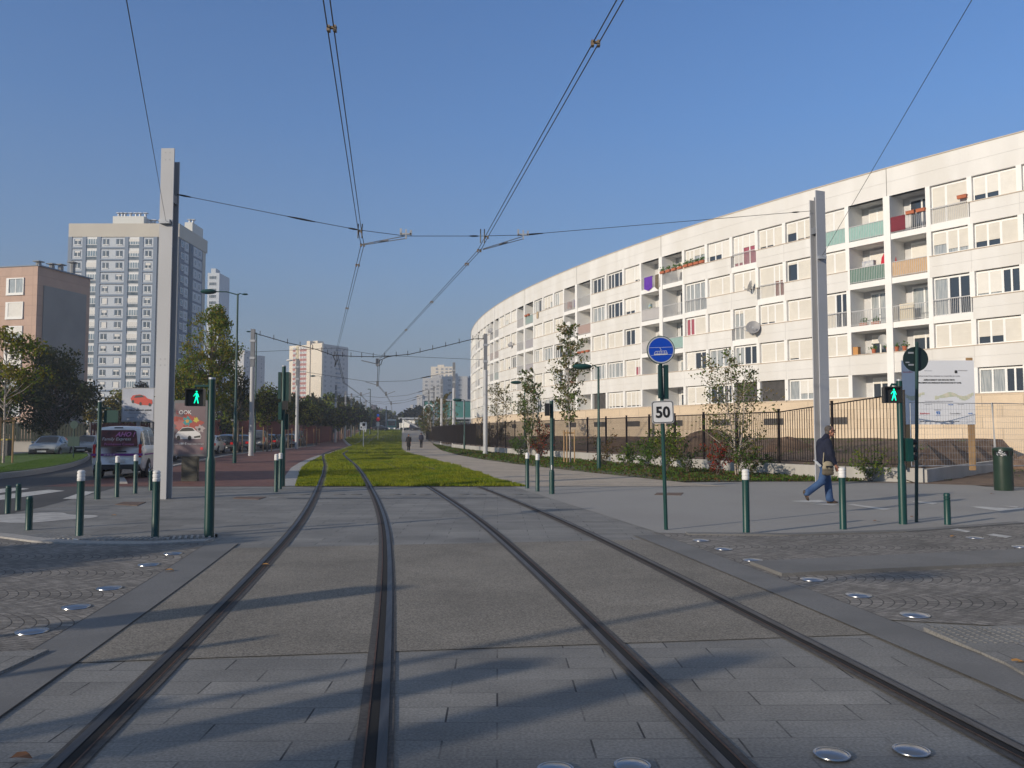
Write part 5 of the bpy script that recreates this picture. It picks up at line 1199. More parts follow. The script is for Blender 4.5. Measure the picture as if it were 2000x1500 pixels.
splat(.68, .34, .07, mat('ink_yellow', (.45, .4, .05), .5), 'yellow_splash', y=-.095, ph=3); splat(.8, .50, .10, mat('ink_grey', (.35, .3, .3), .5), 'grey_eye_shape', y=-.095, ph=.5, el=1.3); splat(.78, .51, .04, blk, 'dark_pupil', y=-.0955)
b = MB(); b.face([(pxx(u), -.0965, pz(v)) for u, v in ((.08, .62), (.12, .57), (.2, .53), (.28, .48), (.45, .465), (.6, .485), (.7, .545), (.8, .58), (.84, .64), (.82, .68), (.2, .69), (.1, .665))]); b.build('white_car_picture', mat('ink_white', (.6, .6, .6), .4), t)
b = MB(); b.face([(pxx(u), -.098, pz(v)) for u, v in ((.18, .55), (.28, .49), (.45, .475), (.58, .49), (.65, .54))]); b.face([(pxx(u), -.098, pz(v)) for u, v in ((.62, .64), (.82, .62), (.82, .66), (.64, .67))])
for u in (.17, .5): b.face([(pxx(u)+PW*.055*math.cos(q), -.098, pz(.67)+PW*.07*math.sin(q)) for q in np.linspace(0, 2*math.pi, 16)[:-1]])
b.build('car_windows_picture', blk, t)
text('L', .19, mat('ink_dark_red', (.3, .02, .02), .5), t, (pxx(.09), -.096, pz(.235))); text('OOK', .19, white, t, (pxx(.17), -.096, pz(.235)), wx=.98)
text('199 €', .10, white, t, (pxx(.2), -.096, pz(.79)), bold=.004); text('/MOIS* SANS APPORT', .06, white, t, (pxx(.42), -.096, pz(.79))); text('À PARTIR DE', .03, white, t, (pxx(.06), -.096, pz(.79)))
b = MB(); disc_xz(b, (pxx(.86), pz(.86)), .05, -.1, -.094); b.build('round_emblem', lr_, t)
# billboard
Yp = 78; x0, x1 = gX(240, Yp, 6), gX(302, Yp, 6); z0, z1 = at(270, 821, Yp).z, at(270, 760, Yp).z; PW = x1-x0; PH = z1-z0
t = thing('billboard', 'large roadside billboard showing a red car above printed text', 'billboard', ((x0+x1)/2, Yp, 0), rad(-4))
b = MB(); b.box(-PW/2-.12, PW/2+.12, 0, .25, z0-.12, z1+.12); b.build('frame', mat('bb_frame', (.3, .31, .33), .5), t)
b = MB(); b.box(-.15, .15, .05, .25, 0, z0-.12); b.box(PW/2-.3, PW/2-.1, .05, .25, 0, z0-.12); b.build('legs', mastdark, t)
b = MB(); b.box(-PW/2, PW/2, -.02, -.001, z0, z1); b.build('poster_sheet', mat('bb_paper', (.30, .33, .40), .5, (.42, .44, .5), .5), t)
b = MB(); b.face([(pxx(u), -.04, pz(v)) for u, v in ((.25, .3), (.32, .2), (.55, .17), (.72, .22), (.8, .3), (.95, .34), (.97, .45), (.9, .53), (.55, .5), (.3, .42))]); b.build('red_car_picture', mat('ink_red2', (.5, .04, .02), .4), t)
b = MB(); b.face([(pxx(u), -.05, pz(v)) for u, v in ((.36, .28), (.42, .2), (.62, .19), (.7, .26))])
for u, v in ((.58, .47), (.33, .4), (.88, .5)): b.face([(pxx(u)+.13*math.cos(q), -.05, pz(v)+.16*math.sin(q)) for q in np.linspace(0, 2*math.pi, 12)[:-1]])
b.build('car_windows_picture', blk, t)
text('NOUVELLE BMW X1 xDRIVE', .21, blk, t, (0, -.04, pz(.70)), align='CENTER', bold=.006); text("CONÇUE POUR TOUTES LES SAISONS", .11, blk, t, (0, -.04, pz(.78)), align='CENTER'); text('www.bmw.fr', .14, blk, t, (pxx(.14), -.04, pz(.93)))
# ------------------------------------------------------------ vegetation
NR = np.random.default_rng(5)
def quads_mesh(name, P, U, V, m, parent=None, mi=None, mats=None):
    n = len(P); v = np.empty((n, 4, 3)); v[:, 0] = P-U; v[:, 1] = P+V*.55-U*.1; v[:, 2] = P+U; v[:, 3] = P-V*.55-U*.1
    me = bpy.data.meshes.new(name); me.vertices.add(4*n); me.vertices.foreach_set('co', v.ravel()); me.loops.add(4*n); me.loops.foreach_set('vertex_index', np.arange(4*n))
    me.polygons.add(n); me.polygons.foreach_set('loop_start', np.arange(n)*4); me.polygons.foreach_set('loop_total', np.full(n, 4))
    for x in (mats or [m]): me.materials.append(x)
    if mi is not None: me.polygons.foreach_set('material_index', mi)
    me.update(); me.validate()
    o = bpy.data.objects.new(name, me); col.objects.link(o)
    if parent: o.parent = parent
    return o
def rdir(n, up=0.0):
    d = NR.normal(size=(n, 3)); d[:, 2] += up; return d/np.linalg.norm(d, axis=1)[:, None]
def leaves(name, P, size, mats, parent, droop=0):
    n = len(P); U = rdir(n); U[:, 2] -= droop; U /= np.linalg.norm(U, axis=1)[:, None]; W = rdir(n); V = np.cross(U, W); V /= np.linalg.norm(V, axis=1)[:, None]+1e-6
    s = size*NR.uniform(.6, 1.35, n)[:, None]
    mi = NR.integers(0, len(mats), n) if len(mats) > 1 else np.zeros(n, int)
    return quads_mesh(name, P, U*s, V*s, None, parent, mi, mats)
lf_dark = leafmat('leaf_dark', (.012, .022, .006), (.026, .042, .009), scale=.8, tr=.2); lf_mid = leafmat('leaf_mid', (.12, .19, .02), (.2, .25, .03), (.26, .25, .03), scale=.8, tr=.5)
lf_yel = leafmat('leaf_yellow', (.22, .19, .02), (.28, .2, .03), scale=1, tr=.4); lf_green = leafmat('leaf_green', (.06, .12, .018), (.10, .17, .025), scale=1, tr=.4)
lf_birch = leafmat('leaf_birch', (.08, .09, .028), (.16, .15, .05), (.18, .13, .045), scale=1.5, tr=.3); lf_olive = leafmat('leaf_olive', (.06, .06, .018), (.1, .085, .02), scale=1)
lf_red = leafmat('leaf_red', (.22, .02, .015), (.3, .05, .02), scale=3); lf_brown = leafmat('leaf_brown', (.10, .055, .025), (.14, .08, .03), scale=2)
def clump_tree(name, label, base, h, cr, cz0, n, size, mats, trunk_r=.1, group=None, nclump=26, stake=0, bias=.45, lean=0, top=1.0, seed=0, barkm=None, spread=.33):
    global NR
    NR = np.random.default_rng(seed+100)
    t = thing(name, label, 'tree', base, 0, group); cz = (cz0+h)/2; hz = (h-cz0)/2
    b = MB(); k = [Vector((lean*q**2+.06*math.sin(q*5+seed)*q, .05*math.sin(q*4+seed*2)*q, h*.86*q)) for q in np.linspace(0, 1, 7)]
    b.tube(k, [trunk_r*(1-.82*q) for q in np.linspace(0, 1, 7)], 8)
    C = []
    while len(C) < nclump:
        p = NR.uniform(-1, 1, 3); r = np.linalg.norm(p)
        if r > 1 or r < bias*NR.random(): continue
        w_ = 1-.45*max(0, p[2])*top; w_ *= 1-.25*max(0, -p[2])
        C.append((p[0]*cr*w_*.82+lean*.6, p[1]*cr*w_*.82, cz+p[2]*hz*.86))
    for c in C:
        q = min(.95, max(.25, (c[2]-hz*.5)/(h*.86))); i = min(5, int(q*6)); s0 = k[i]+(k[i+1]-k[i])*(q*6-i)
        mid = (s0+Vector(c))*.5+Vector((0, 0, -.06*hz)); b.tube([s0, mid, c], [trunk_r*.32, trunk_r*.2, trunk_r*.06], 5)
    b.build('trunk', barkm or bark, t, smooth=True, ang=60)
    P = []
    for c in C:
        m_ = int(n/nclump*NR.uniform(.5, 1.5)); r = cr*spread*NR.uniform(.7, 1.25)
        g = NR.normal(size=(m_, 3)); g /= np.linalg.norm(g, axis=1)[:, None]; g *= (NR.random(m_)**.45)[:, None]*r; g[:, 2] *= .75; P.append(np.array(c)+g)
    leaves('crown', np.concatenate(P), size, mats, t, .3)
    if stake:
        for i in range(stake):
            q = 2*math.pi*i/stake+.5; b = MB(); b.tube([(.35*math.cos(q), .35*math.sin(q), 0), (.35*math.cos(q), .35*math.sin(q), 2.1)], .04, 6); b.build('stake', wood, t)
        b = MB(); b.tube([(.35*math.cos(2*math.pi*i/stake+.5), .35*math.sin(2*math.pi*i/stake+.5), 1.95) for i in list(range(stake))+[0]], .035, 5); b.build('stake_tie', wood, t)
    return t
def branch_tree(name, label, base, h, cr, z0, nb, nl, size, mats, trunk_r=.05, stems=1, group=None, stake=0, seed=0, barkm=None, cat='tree', top=.15, rise=.6):
    global NR
    NR = np.random.default_rng(seed+300); t = thing(name, label, cat, base, 0, group); b = MB(); P = []
    for s in range(stems):
        a_ = 6.28*s/stems+seed; off = 0 if stems == 1 else cr*.28; hh = h*(1 if s == 0 else NR.uniform(.75, .97))
        k = [Vector((off*math.cos(a_)*q+.05*math.sin(7*q+s+seed), off*math.sin(a_)*q+.05*math.sin(5*q+s), hh*q)) for q in np.linspace(0, 1, 9)]
        b.tube(k, [trunk_r*(1-.88*q) for q in np.linspace(0, 1, 9)], 7)
        for i in range(int(nb/stems)):
            q = z0/h+(1-z0/h)*((i+NR.random())/(nb/stems)); q = min(.985, q); j = min(7, int(q*8)); s0 = k[j]+(k[j+1]-k[j])*(q*8-j)
            w_ = math.sin(min(1, (1-q)*1.25+top)*math.pi/2)**.8*(.55+.45*min(1, (q-z0/h)*5+.25)); L3 = cr*w_*NR.uniform(.55, 1.12); az = NR.uniform(0, 6.28)
            e = s0+Vector((math.cos(az)*L3, math.sin(az)*L3, L3*rise*NR.uniform(.5, 1.4))); mid = (s0+e)/2+Vector((0, 0, L3*.08))
            b.tube([s0, mid, e], [trunk_r*.28*(1.1-q), trunk_r*.18*(1.1-q)+.003, .003], 4, cap=False)
            m_ = int(nl/nb*NR.uniform(.4, 1.6)); u = NR.random(m_)**.6
            pts = np.where(u[:, None] < .5, np.array(s0)+(np.array(mid)-np.array(s0))*(u*2)[:, None], np.array(mid)+(np.array(e)-np.array(mid))*(u*2-1)[:, None])
            P.append(pts+NR.normal(size=(m_, 3))*L3*.11)
    b.build('trunk' if cat == 'tree' else 'stems', barkm or bark, t, smooth=True, ang=60); leaves('crown' if cat == 'tree' else 'foliage', np.concatenate(P), size, mats, t, .3)
    if stake:
        for i in range(stake):
            q = [0, math.pi, 4.2][i]; b = MB(); b.tube([(.27*math.cos(q), .2*math.sin(q), 0), (.27*math.cos(q), .2*math.sin(q), 1.75)], .035, 6); b.build('stake', wood, t)
        b = MB(); b.tube([(-.3, 0, 1.6), (.3, 0, 1.6)], .045, 6); b.build('stake_tie', wood, t)
    return t
# birches and shrubs of the planted strip
G_ = 'young birches in the planted strip'
def G(px, py): return gp(px, py)
branch_tree('birch_tree', 'tall slim young birch with three stakes before the white block', G(1112, 906), 7.1, 1.35, 2.0, 60, 2500, .075, [lf_birch, lf_birch, lf_green], .05, 1, G_, 3, 1, birchbark, rise=.75)
branch_tree('birch_tree', 'multi stemmed young birch behind the pair of bollards, beside a lamp post', G(1034, 893), 5.7, 1.35, .9, 54, 2200, .08, [lf_birch, lf_green], .045, 3, G_, 0, 2, birchbark, rise=.9)
branch_tree('birch_tree', 'sparse young birch just right of the round mast', G(976, 880), 5.9, 1.6, .9, 50, 1300, .085, [lf_birch], .045, 2, G_, 0, 3, birchbark, rise=.9)
branch_tree('birch_tree', 'wide multi stemmed birch growing before the bar fence, right of the 50 sign', G(1440, 931), 4.35, 1.6, .5, 70, 3000, .052, [lf_birch, lf_birch, lf_green], .04, 4, G_, 0, 4, birchbark, rise=.8)
branch_tree('birch_tree', 'young birch with pale trunk left of the curved block, by the round mast', G(871, 867), 6.6, 1.8, 1.6, 46, 1000, .12, [lf_birch, lf_olive], .06, 1, G_, 0, 5, birchbark, rise=.8)
branch_tree('birch_tree', 'birch standing before the M roundel of the station', Vector((gX(845, 118, 0), 118, gz(118))), 6.2, 1.9, 1.0, 44, 750, .15, [lf_birch, lf_olive], .06, 2, G_, 0, 6, birchbark, rise=.8)
branch_tree('birch_tree', 'farthest small birch of the strip, where the path ends', Vector((gX(832, 150, 0), 150, gz(150))), 4.4, 1.9, .6, 44, 800, .18, [lf_birch, lf_olive], .06, 2, G_, 0, 7, birchbark, rise=.8)
SH = [(1402, 931, 1.0, .5, [lf_red, lf_red, lf_olive], 'small shrub with red leaves before the fence, left of the wide birch', 900, .045), (1300, 924, 1.75, .95, [lf_green, lf_olive, lf_mid], 'bushy green shrub right behind the 50 sign post', 1500, .055), (1262, 918, 1.0, .7, [lf_green], 'low bright green shrub left of the 50 sign post', 900, .055),
 (1225, 915, .8, .6, [lf_green, lf_mid], 'low green shrub between birch stakes and speed sign', 700, .055), (1180, 912, 1.05, .75, [lf_brown, lf_olive], 'brownish bare shrub just right of the near lamp post', 500, .055), (1056, 897, 1.6, .85, [lf_brown, lf_olive, lf_red], 'reddish brown shrub right of the thin signal post', 1200, .06), (1015, 892, .9, .8, [lf_green], 'low green shrub left of the far bollard pair', 900, .06),
 (965, 884, 1.7, 1.1, [lf_olive, lf_brown], 'olive brown shrub at the foot of the round mast', 1400, .07), (938, 879, .9, .9, [lf_green, lf_mid], 'low green shrub left of the round mast foot', 900, .07), (918, 875, 1.2, .9, [lf_yel, lf_yel, lf_mid], 'yellow leaved shrub beside the far green lamp', 900, .07), (900, 871, 2.1, 1.7, [lf_green, lf_mid], 'large bright green shrub where the path bends', 1800, .09),
 (866, 865, 2.0, 1.3, [lf_brown, lf_red, lf_olive], 'red brown shrub left of the big green shrub', 1200, .1), (848, 861, 2.3, 1.8, [lf_olive, lf_green], 'olive shrub mass by the far end of the path', 1500, .13), (842, 856, 2.0, 2.2, [lf_green, lf_olive], 'farthest green shrub on the right of the path', 1500, .15),
 (1500, 927, .55, .5, [lf_green], 'low green tuft at the wall right of the wide birch', 500, .045), (1700, 941, .4, .7, [lf_green, lf_mid], 'low green tuft against the wall right of the man', 500, .05), (1455, 933, .8, .7, [lf_green, lf_olive], 'low leafy shrub under the wide birch', 900, .05), (1345, 926, .6, .6, [lf_olive, lf_green], 'low shrub between the red shrub and the green one', 500, .05)]
for i, (px, py, h, r, ms, lb, n, s) in enumerate(SH):
    branch_tree('shrub', lb, G(px, py), h, r, .05, 34, n, s, ms, .015 if h < 1.5 else .02, 6, 'shrubs in the planted strip', 0, 20+i, bark, 'shrub', top=.75, rise=1.0)
# street trees on the left pavement edge
row = [(464, 884, 6.6, 1.9), (522, 882, 5.9, 2.2), (563, 876, 5.6, 2.2), (593, 873, 5.8, 2.3), (618, 869, 5.7, 2.4), (649, 864, 5.6, 2.6), (661, 860, 5.6, 2.7), (671, 857, 5.6, 2.8), (680, 854.5, 5.6, 2.9), (687, 852, 5.6, 3), (694, 850, 5.6, 3)]
od = ['first', 'second', 'third', 'fourth', 'fifth', 'sixth', 'seventh', 'eighth', 'ninth', 'tenth', 'eleventh']
for i, (px, py, h, r) in enumerate(row):
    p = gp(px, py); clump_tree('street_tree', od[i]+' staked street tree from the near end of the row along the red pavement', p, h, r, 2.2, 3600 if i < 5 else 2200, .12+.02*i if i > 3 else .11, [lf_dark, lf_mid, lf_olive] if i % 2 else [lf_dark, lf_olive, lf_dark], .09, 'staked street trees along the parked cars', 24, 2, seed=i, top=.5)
clump_tree('robinia_tree', 'tall airy light green tree behind the car poster', Vector((gX(408, 50), 50, 0)), 10.2, 2.3, 2.6, 11000, .08, [lf_mid, lf_green, lf_yel, lf_mid], .13, None, 66, 0, seed=31, top=1.65, bias=.2, spread=.27)
clump_tree('robinia_tree', 'lower light green tree filling the gap left of the green man', Vector((gX(360, 56), 56, 0)), 6.6, 2.3, 2.2, 9000, .085, [lf_mid, lf_green, lf_yel], .11, None, 40, 0, seed=32)
clump_tree('young_tree', 'young staked tree with yellowing leaves on the lawn island', gp(6, 914)+Vector((0, 0, .2)), 6.9, 2.2, 2.3, 3300, .085, [lf_mid, lf_yel, lf_mid, lf_olive], .06, None, 30, 3, seed=33, bias=.3, barkm=birchbark, spread=.28)
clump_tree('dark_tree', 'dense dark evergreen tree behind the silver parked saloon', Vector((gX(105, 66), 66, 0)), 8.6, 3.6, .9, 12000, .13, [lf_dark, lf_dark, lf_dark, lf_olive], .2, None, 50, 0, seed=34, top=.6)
clump_tree('dark_tree', 'dark bushy tree at the left edge before the pink building', Vector((gX(-30, 72), 72, 0)), 8.0, 4.2, .8, 7000, .15, [lf_dark, lf_mid, lf_olive], .2, None, 40, 0, seed=35)
for px, Yd, h, r, lb, ms, sd in ((205, 92, 6.0, 2.6, 'small olive tree left of the green post before the tall tower', [lf_olive, lf_yel, lf_dark], 36), (238, 96, 7.2, 2.4, 'yellowing tree left of the billboard', [lf_olive, lf_yel, lf_mid], 37), (275, 112, 8.4, 2.9, 'brownish tree rising above the billboard', [lf_brown, lf_olive, lf_dark], 38), (325, 96, 6.5, 2.8, 'dark tree hidden behind the tall grey mast', [lf_dark, lf_mid], 39)):
    clump_tree('park_tree', lb, Vector((gX(px, Yd), Yd, 0)), h, r, 1.2, 3600, .16, ms, .14, None, 26, 0, seed=sd)
# trees beyond the fence on the left and at the street end
bg = [(430, 88, 7, 3.4), (470, 96, 7.5, 3.4), (505, 100, 8, 3.6), (540, 112, 8, 3.8), (575, 122, 9, 4), (610, 135, 9.5, 4.2), (640, 150, 10, 4.6), (668, 175, 10, 5), (690, 200, 9.5, 5.2), (706, 230, 8.5, 5), (722, 262, 9, 6), (735, 300, 10, 7), (752, 340, 10, 7), (775, 330, 8, 6), (790, 300, 8, 5), (802, 262, 8.5, 5), (815, 240, 9, 5), (690, 330, 12, 8), (715, 380, 12, 8)]
for i, (px, Yd, h, r) in enumerate(bg):
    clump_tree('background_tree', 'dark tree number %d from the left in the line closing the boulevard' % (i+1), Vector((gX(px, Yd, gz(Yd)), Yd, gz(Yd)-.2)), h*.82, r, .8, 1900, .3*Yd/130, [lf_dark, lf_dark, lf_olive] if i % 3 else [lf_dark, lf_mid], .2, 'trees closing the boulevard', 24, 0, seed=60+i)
# grass and ground cover
def tufts(name, regions, m, hh=.1, ww=.012):
    P = []; H = []
    for (Y0, Y1, n, fl, fr_, zf) in regions:
        Y = Y0+(Y1-Y0)*NR.random(n); xl = np.array([fl(y) for y in Y]); xr = np.array([fr_(y) for y in Y]); X = xl+(xr-xl)*NR.random(n)
        keep = np.ones(n, bool)
        if zf == 'lawn':
            c = np.interp(Y, _Y, _Xs); d = X-c
            for q in (-2.33, -.875): keep &= np.abs(d-q) > .12
            for q in (.875, 2.33): keep &= (np.abs(d-q) > .12) | (NR.random(n) < .55)
        X, Y = X[keep], Y[keep]; Z = np.array([gz(y) for y in Y])+.02
        P.append(np.stack([X, Y, Z], 1)); cl = .6+.9*np.clip(np.sin(X*1.9+3*np.sin(Y*.7))*np.sin(Y*1.3+2*np.sin(X*.9))+.3, 0, 1)*(1 if zf == 'lawn' else .6); H.append(hh*NR.uniform(.5, 1.3, len(X))*cl*(1+np.maximum(0, Y-50)/80))
    P = np.concatenate(P); H = np.concatenate(H)[:, None]; n = len(P); L3 = rdir(n); L3[:, 2] = 0
    wdt = ww*(1+np.maximum(0, P[:, 1:2]-35)/35); a_ = NR.uniform(0, 6.28, n); W3 = np.stack([np.cos(a_), np.sin(a_), 0*a_], 1)*wdt
    v = np.empty((n, 3, 3)); v[:, 0] = P-W3; v[:, 1] = P+W3; v[:, 2] = P+L3*H*.5+np.array([0, 0, 1])*H
    me = bpy.data.meshes.new(name); me.vertices.add(3*n); me.vertices.foreach_set('co', v.ravel()); me.loops.add(3*n); me.loops.foreach_set('vertex_index', np.arange(3*n)); me.polygons.add(n)
    me.polygons.foreach_set('loop_start', np.arange(n)*3); me.polygons.foreach_set('loop_total', np.full(n, 3))
    me.materials.append(m); me.update(); o = bpy.data.objects.new(name, me); col.objects.link(o); return o
gm = leafmat('grass_blades', (.2, .235, .018), (.29, .28, .025), (.13, .19, .015), scale=.8, tr=.3)
fl = lambda y: interp(GL, y)-.05
fr2 = lambda y: interp(GR, y)+.08
tag(tufts('grass', [(24.82, 34, 60000, fl, fr2, 'lawn'), (34, 60, 60000, fl, fr2, 'lawn'), (60, 130, 30000, fl, fr2, 'lawn'), (130, 230, 9000, fl, fr2, 'lawn')], gm, .085, .012), 'sunlit yellow green grass growing between and beside the tram rails', 'grass', kind='stuff')
gm2 = leafmat('island_grass_blades', (.05, .12, .008), (.09, .17, .012), scale=1.5)
ic = sum((Vector(p) for p in ISL), Vector())/len(ISL)
n = 26000; ii = NR.integers(0, len(ISL), n); u = np.sqrt(NR.random(n)); w2 = NR.random(n); A3 = np.array(ISL)[ii]; B3 = np.array(ISL)[(ii+1) % len(ISL)]; E3 = A3+(B3-A3)*w2[:, None]; PP = np.array(ic)+(E3-np.array(ic))*u[:, None]; PP[:, 2] = .22
U = np.zeros((n, 3)); U[:, 2] = NR.uniform(.02, .06, n); U[:, :2] = NR.normal(size=(n, 2))*.012; V = rdir(n)*.014; V[:, 2] = 0
tag(quads_mesh('island_grass', PP, U, V, gm2), 'bright green mown grass on the left lawn island', 'grass', kind='stuff')
n = 30000; Y = 27.4+(110-27.4)*NR.random(n)**1.6; pl = np.array([interp(PR, y) for y in Y]); wl = np.array([wallX(y) for y in Y]); X = pl+(wl-pl)*NR.random(n)**.75; ok = (NR.random(n) < .35+.65*(np.sin(X*2.1+Y)*np.sin(Y*1.7+X*.6) > -.25))
PP = np.stack([X, Y, .02+.09*NR.random(n)*(X > pl+.4)], 1)[ok]; n = len(PP); U = rdir(n, .5)*(.03+.0009*PP[:, 1:2]); V = np.cross(U, rdir(n))
tag(quads_mesh('ground_cover', PP, U, V, None, None, NR.choice([0, 0, 0, 1, 2], n), [lf_green, lf_olive, lf_brown]), 'low leafy ground cover with fallen leaves along the concrete wall', 'ground cover', kind='stuff')
n = 9000; Y = 28+40*NR.random(n)**1.3; X = np.array([wallX(y) for y in Y])+.3+14*NR.random(n); Z = np.array([yz(y, x) for x, y in zip(X, Y)])+.06
ok = np.sin(X*.8+Y*.35)*np.sin(Y*.5) > .15; PP = np.stack([X, Y, Z], 1)[ok]; n = len(PP); U = rdir(n, 1)*.06; V = np.cross(U, rdir(n))*.5
tag(quads_mesh('yard_weeds', PP, U, V, None, None, NR.choice([0, 1], n), [leafmat('weed', (.06, .13, .012), (.1, .18, .02)), lf_green]), 'patches of low green weeds on the bare soil behind the fence', 'weeds', kind='stuff')
# soil heaps
def heap(px, Yd, w2, h, lb):
    b = MB(); rr_ = []
    for j in range(9):
        r = w2*(1-j/8); rr_.append([b._v((r*math.cos(q)*(1+.18*math.sin(3*q+j)), r*.7*math.sin(q)*(1+.15*math.cos(4*q)), h*(1-(1-j/8)**1.6)*(1+.08*math.sin(5*q)))) for q in np.linspace(0, 2*math.pi, 21)[:-1]])
    for a_, c_ in zip(rr_, rr_[1:]):
        for i in range(20): b.f.append([a_[i], a_[(i+1) % 20], c_[(i+1) % 20], c_[i]]); b.m.append(0)
    x = gX(px, Yd); o = b.build('soil_heap', soil, smooth=True, ang=70); o.location = (x, Yd, yz(Yd, x)-.15); tag(o, lb, 'soil heap', 'heaps of soil in the yard')
heap(1390, 43, 2.6, 1.1, 'brown soil heap behind the fence above the red shrub'); heap(1540, 38, 1.5, .7, 'low soil heap behind the fence right of the wide birch'); heap(2005, 37, 1.1, .75, 'soil heap with grass at the right edge behind the mesh fence')
heap(1230, 52, 2.2, .7, 'low grassy soil heap behind the fence near the lamp post')
# boundary walls, fences and bins on the left of the street
rf = mat('red_fence', (.13, .012, .01), .7, (.1, .01, .01), 2, stretch=(1, 1, .2)); lw = mat('pale_wall', (.42, .4, .37), .85, (.36, .34, .31), .6)
def lfence(a_, b_, z0, z1, m, label, name, posts=0, pm=None, step=2.6, bars=True):
    a_, b_ = Vector((*a_, 0)), Vector((*b_, 0)); d = b_-a_; L3 = d.length; t = thing(name, label, 'fence', (a_.x, a_.y, gz(a_.y)), math.atan2(d.y, d.x))
    b = MB(); n = int(L3/.25)
    for i in range(n): b.box(i*.25, i*.25+.2, -.02, .02, z0, z1-.02*(i % 2))
    b.build('pickets', m, t); b = MB(); b.box(0, L3, .021, .06, z1-.3, z1-.2); b.box(0, L3, .021, .06, z0+.2, z0+.3); b.build('rails', m, t)
    k = int(L3/step)
    for i in range(k+1): b = MB(); b.box(L3*i/k-.08, L3*i/k+.08, .061, .2, 0, z1+.08); b.build('post', pm or m, t)
    return t
def P2(px, Yd): return (gX(px, Yd), Yd)
lfence(P2(-40, 70), P2(172, 70), .8, 2.4, mat('dark_green_fence', (.02, .03, .02), .8), 'dark picket fence on a pale low wall behind the silver saloon', 'dark_fence', pm=lw)
b = MB(); a_, c_ = Vector((*P2(-40, 69.9), 0)), Vector((*P2(172, 69.9), 0)); b.box(0, (c_-a_).length, -.1, .1, 0, .8); b.box(-.02, (c_-a_).length, -.13, .13, .801, .86); o = b.build('garden_wall', lw); o.location = a_; tag(o, 'low pale garden wall under the dark picket fence on the left', 'wall')
lfence(P2(175, 76), P2(330, 80), .05, 2.5, rf, 'dark red board fence behind the white van', 'red_fence')
lfence(P2(400, 84), P2(560, 100), .05, 2.9, rf, 'dark red board fence behind the parked cars and street trees', 'red_fence')
lfence(P2(562, 104), P2(650, 132), .05, 2.6, rf, 'far stretch of dark red fence before the cream tower', 'red_fence')
t = thing('wheelie_bin', 'dark wheelie bin with yellow lid at the left edge behind the lawn', 'bin', Vector((gX(8, 50), 50, 0)))
b = MB(); b.box(-.35, .35, -.3, .3, .1, 1.15); b.build('body', mat('bin_dark', (.05, .05, .055), .6), t); b = MB(); b.box(-.37, .37, -.34, .32, 1.151, 1.24); b.build('lid', mat('bin_yellow', (.35, .28, .03), .5), t); b = MB(); b.tube([(-.36, .33, .12), (.36, .33, .12)], .12, 8); b.build('axle', black, t)
t = thing('street_sign', 'pair of dark sign backs on a post before the silver saloons', 'road sign', Vector((gX(143, 46), 46, 0)))
b = MB(); b.tube([(0, 0, 0), (0, 0, 2.2)], .035, 8); b.build('post', dkgreen, t); b = MB(); b.box(-.32, .32, -.03, .0, .85, 1.4); b.build('lower_plate', dkgreen, t); b = MB(); disc_xz(b, (0, 2.05), .22, -.03, 0); b.build('upper_disc', dkgreen, t)
# sidewalk behind the street on the left
strip('far_sidewalk', [(Y, interp([(30, -80), (60, -60), (100, -66), (142, -76), (232, -99)], Y), interp([(30, -48), (60, -37), (100, -42), (142, -50), (232, -72)], Y)) for Y in ystep(58, 232)], .009, asph2)
# fallen leaves and litter
lfm = mat('fallen_leaf', (.4, .2, .05), .8); lfm2 = mat('fallen_leaf_brown', (.2, .09, .04), .8)
fl_ = [((222, 1009), 'orange fallen leaf on the left pavement', lfm), ((145, 1058), 'scrap of white paper by the left bollard kerb', white), ((518, 1107), 'small orange leaf lying in the left rail groove', lfm), ((330, 1118), 'yellow leaf on the granite band of the left side', lfm), ((38, 1489), 'brown dead leaf at the bottom left corner', lfm2), ((1990, 1300), 'orange leaf at the right edge on the near paving', lfm), ((1862, 1051), 'pale leaf on the cobbles at the right', lfm), ((1783, 1012), 'brown leaf on the pavement behind the signal post', lfm2), ((1711, 1020), 'dark leaf left of the signal post foot', lfm2), ((1938, 966), 'leaf near the foot of the litter bin', lfm2)]
for (px, py), lb, m in fl_:
    b = MB(); s = .05; b.face([(s*math.cos(q)*(1+.3*math.cos(3*q)), s*.8*math.sin(q), .005+.02*abs(math.sin(q))) for q in np.linspace(0, 2*math.pi, 10)[:-1]]); o = b.build('fallen_leaf' if m is not white else 'paper_scrap', m); p = gp(px, py); o.location = (p.x, p.y, .014); tag(o, lb, 'leaf' if m is not white else 'litter')
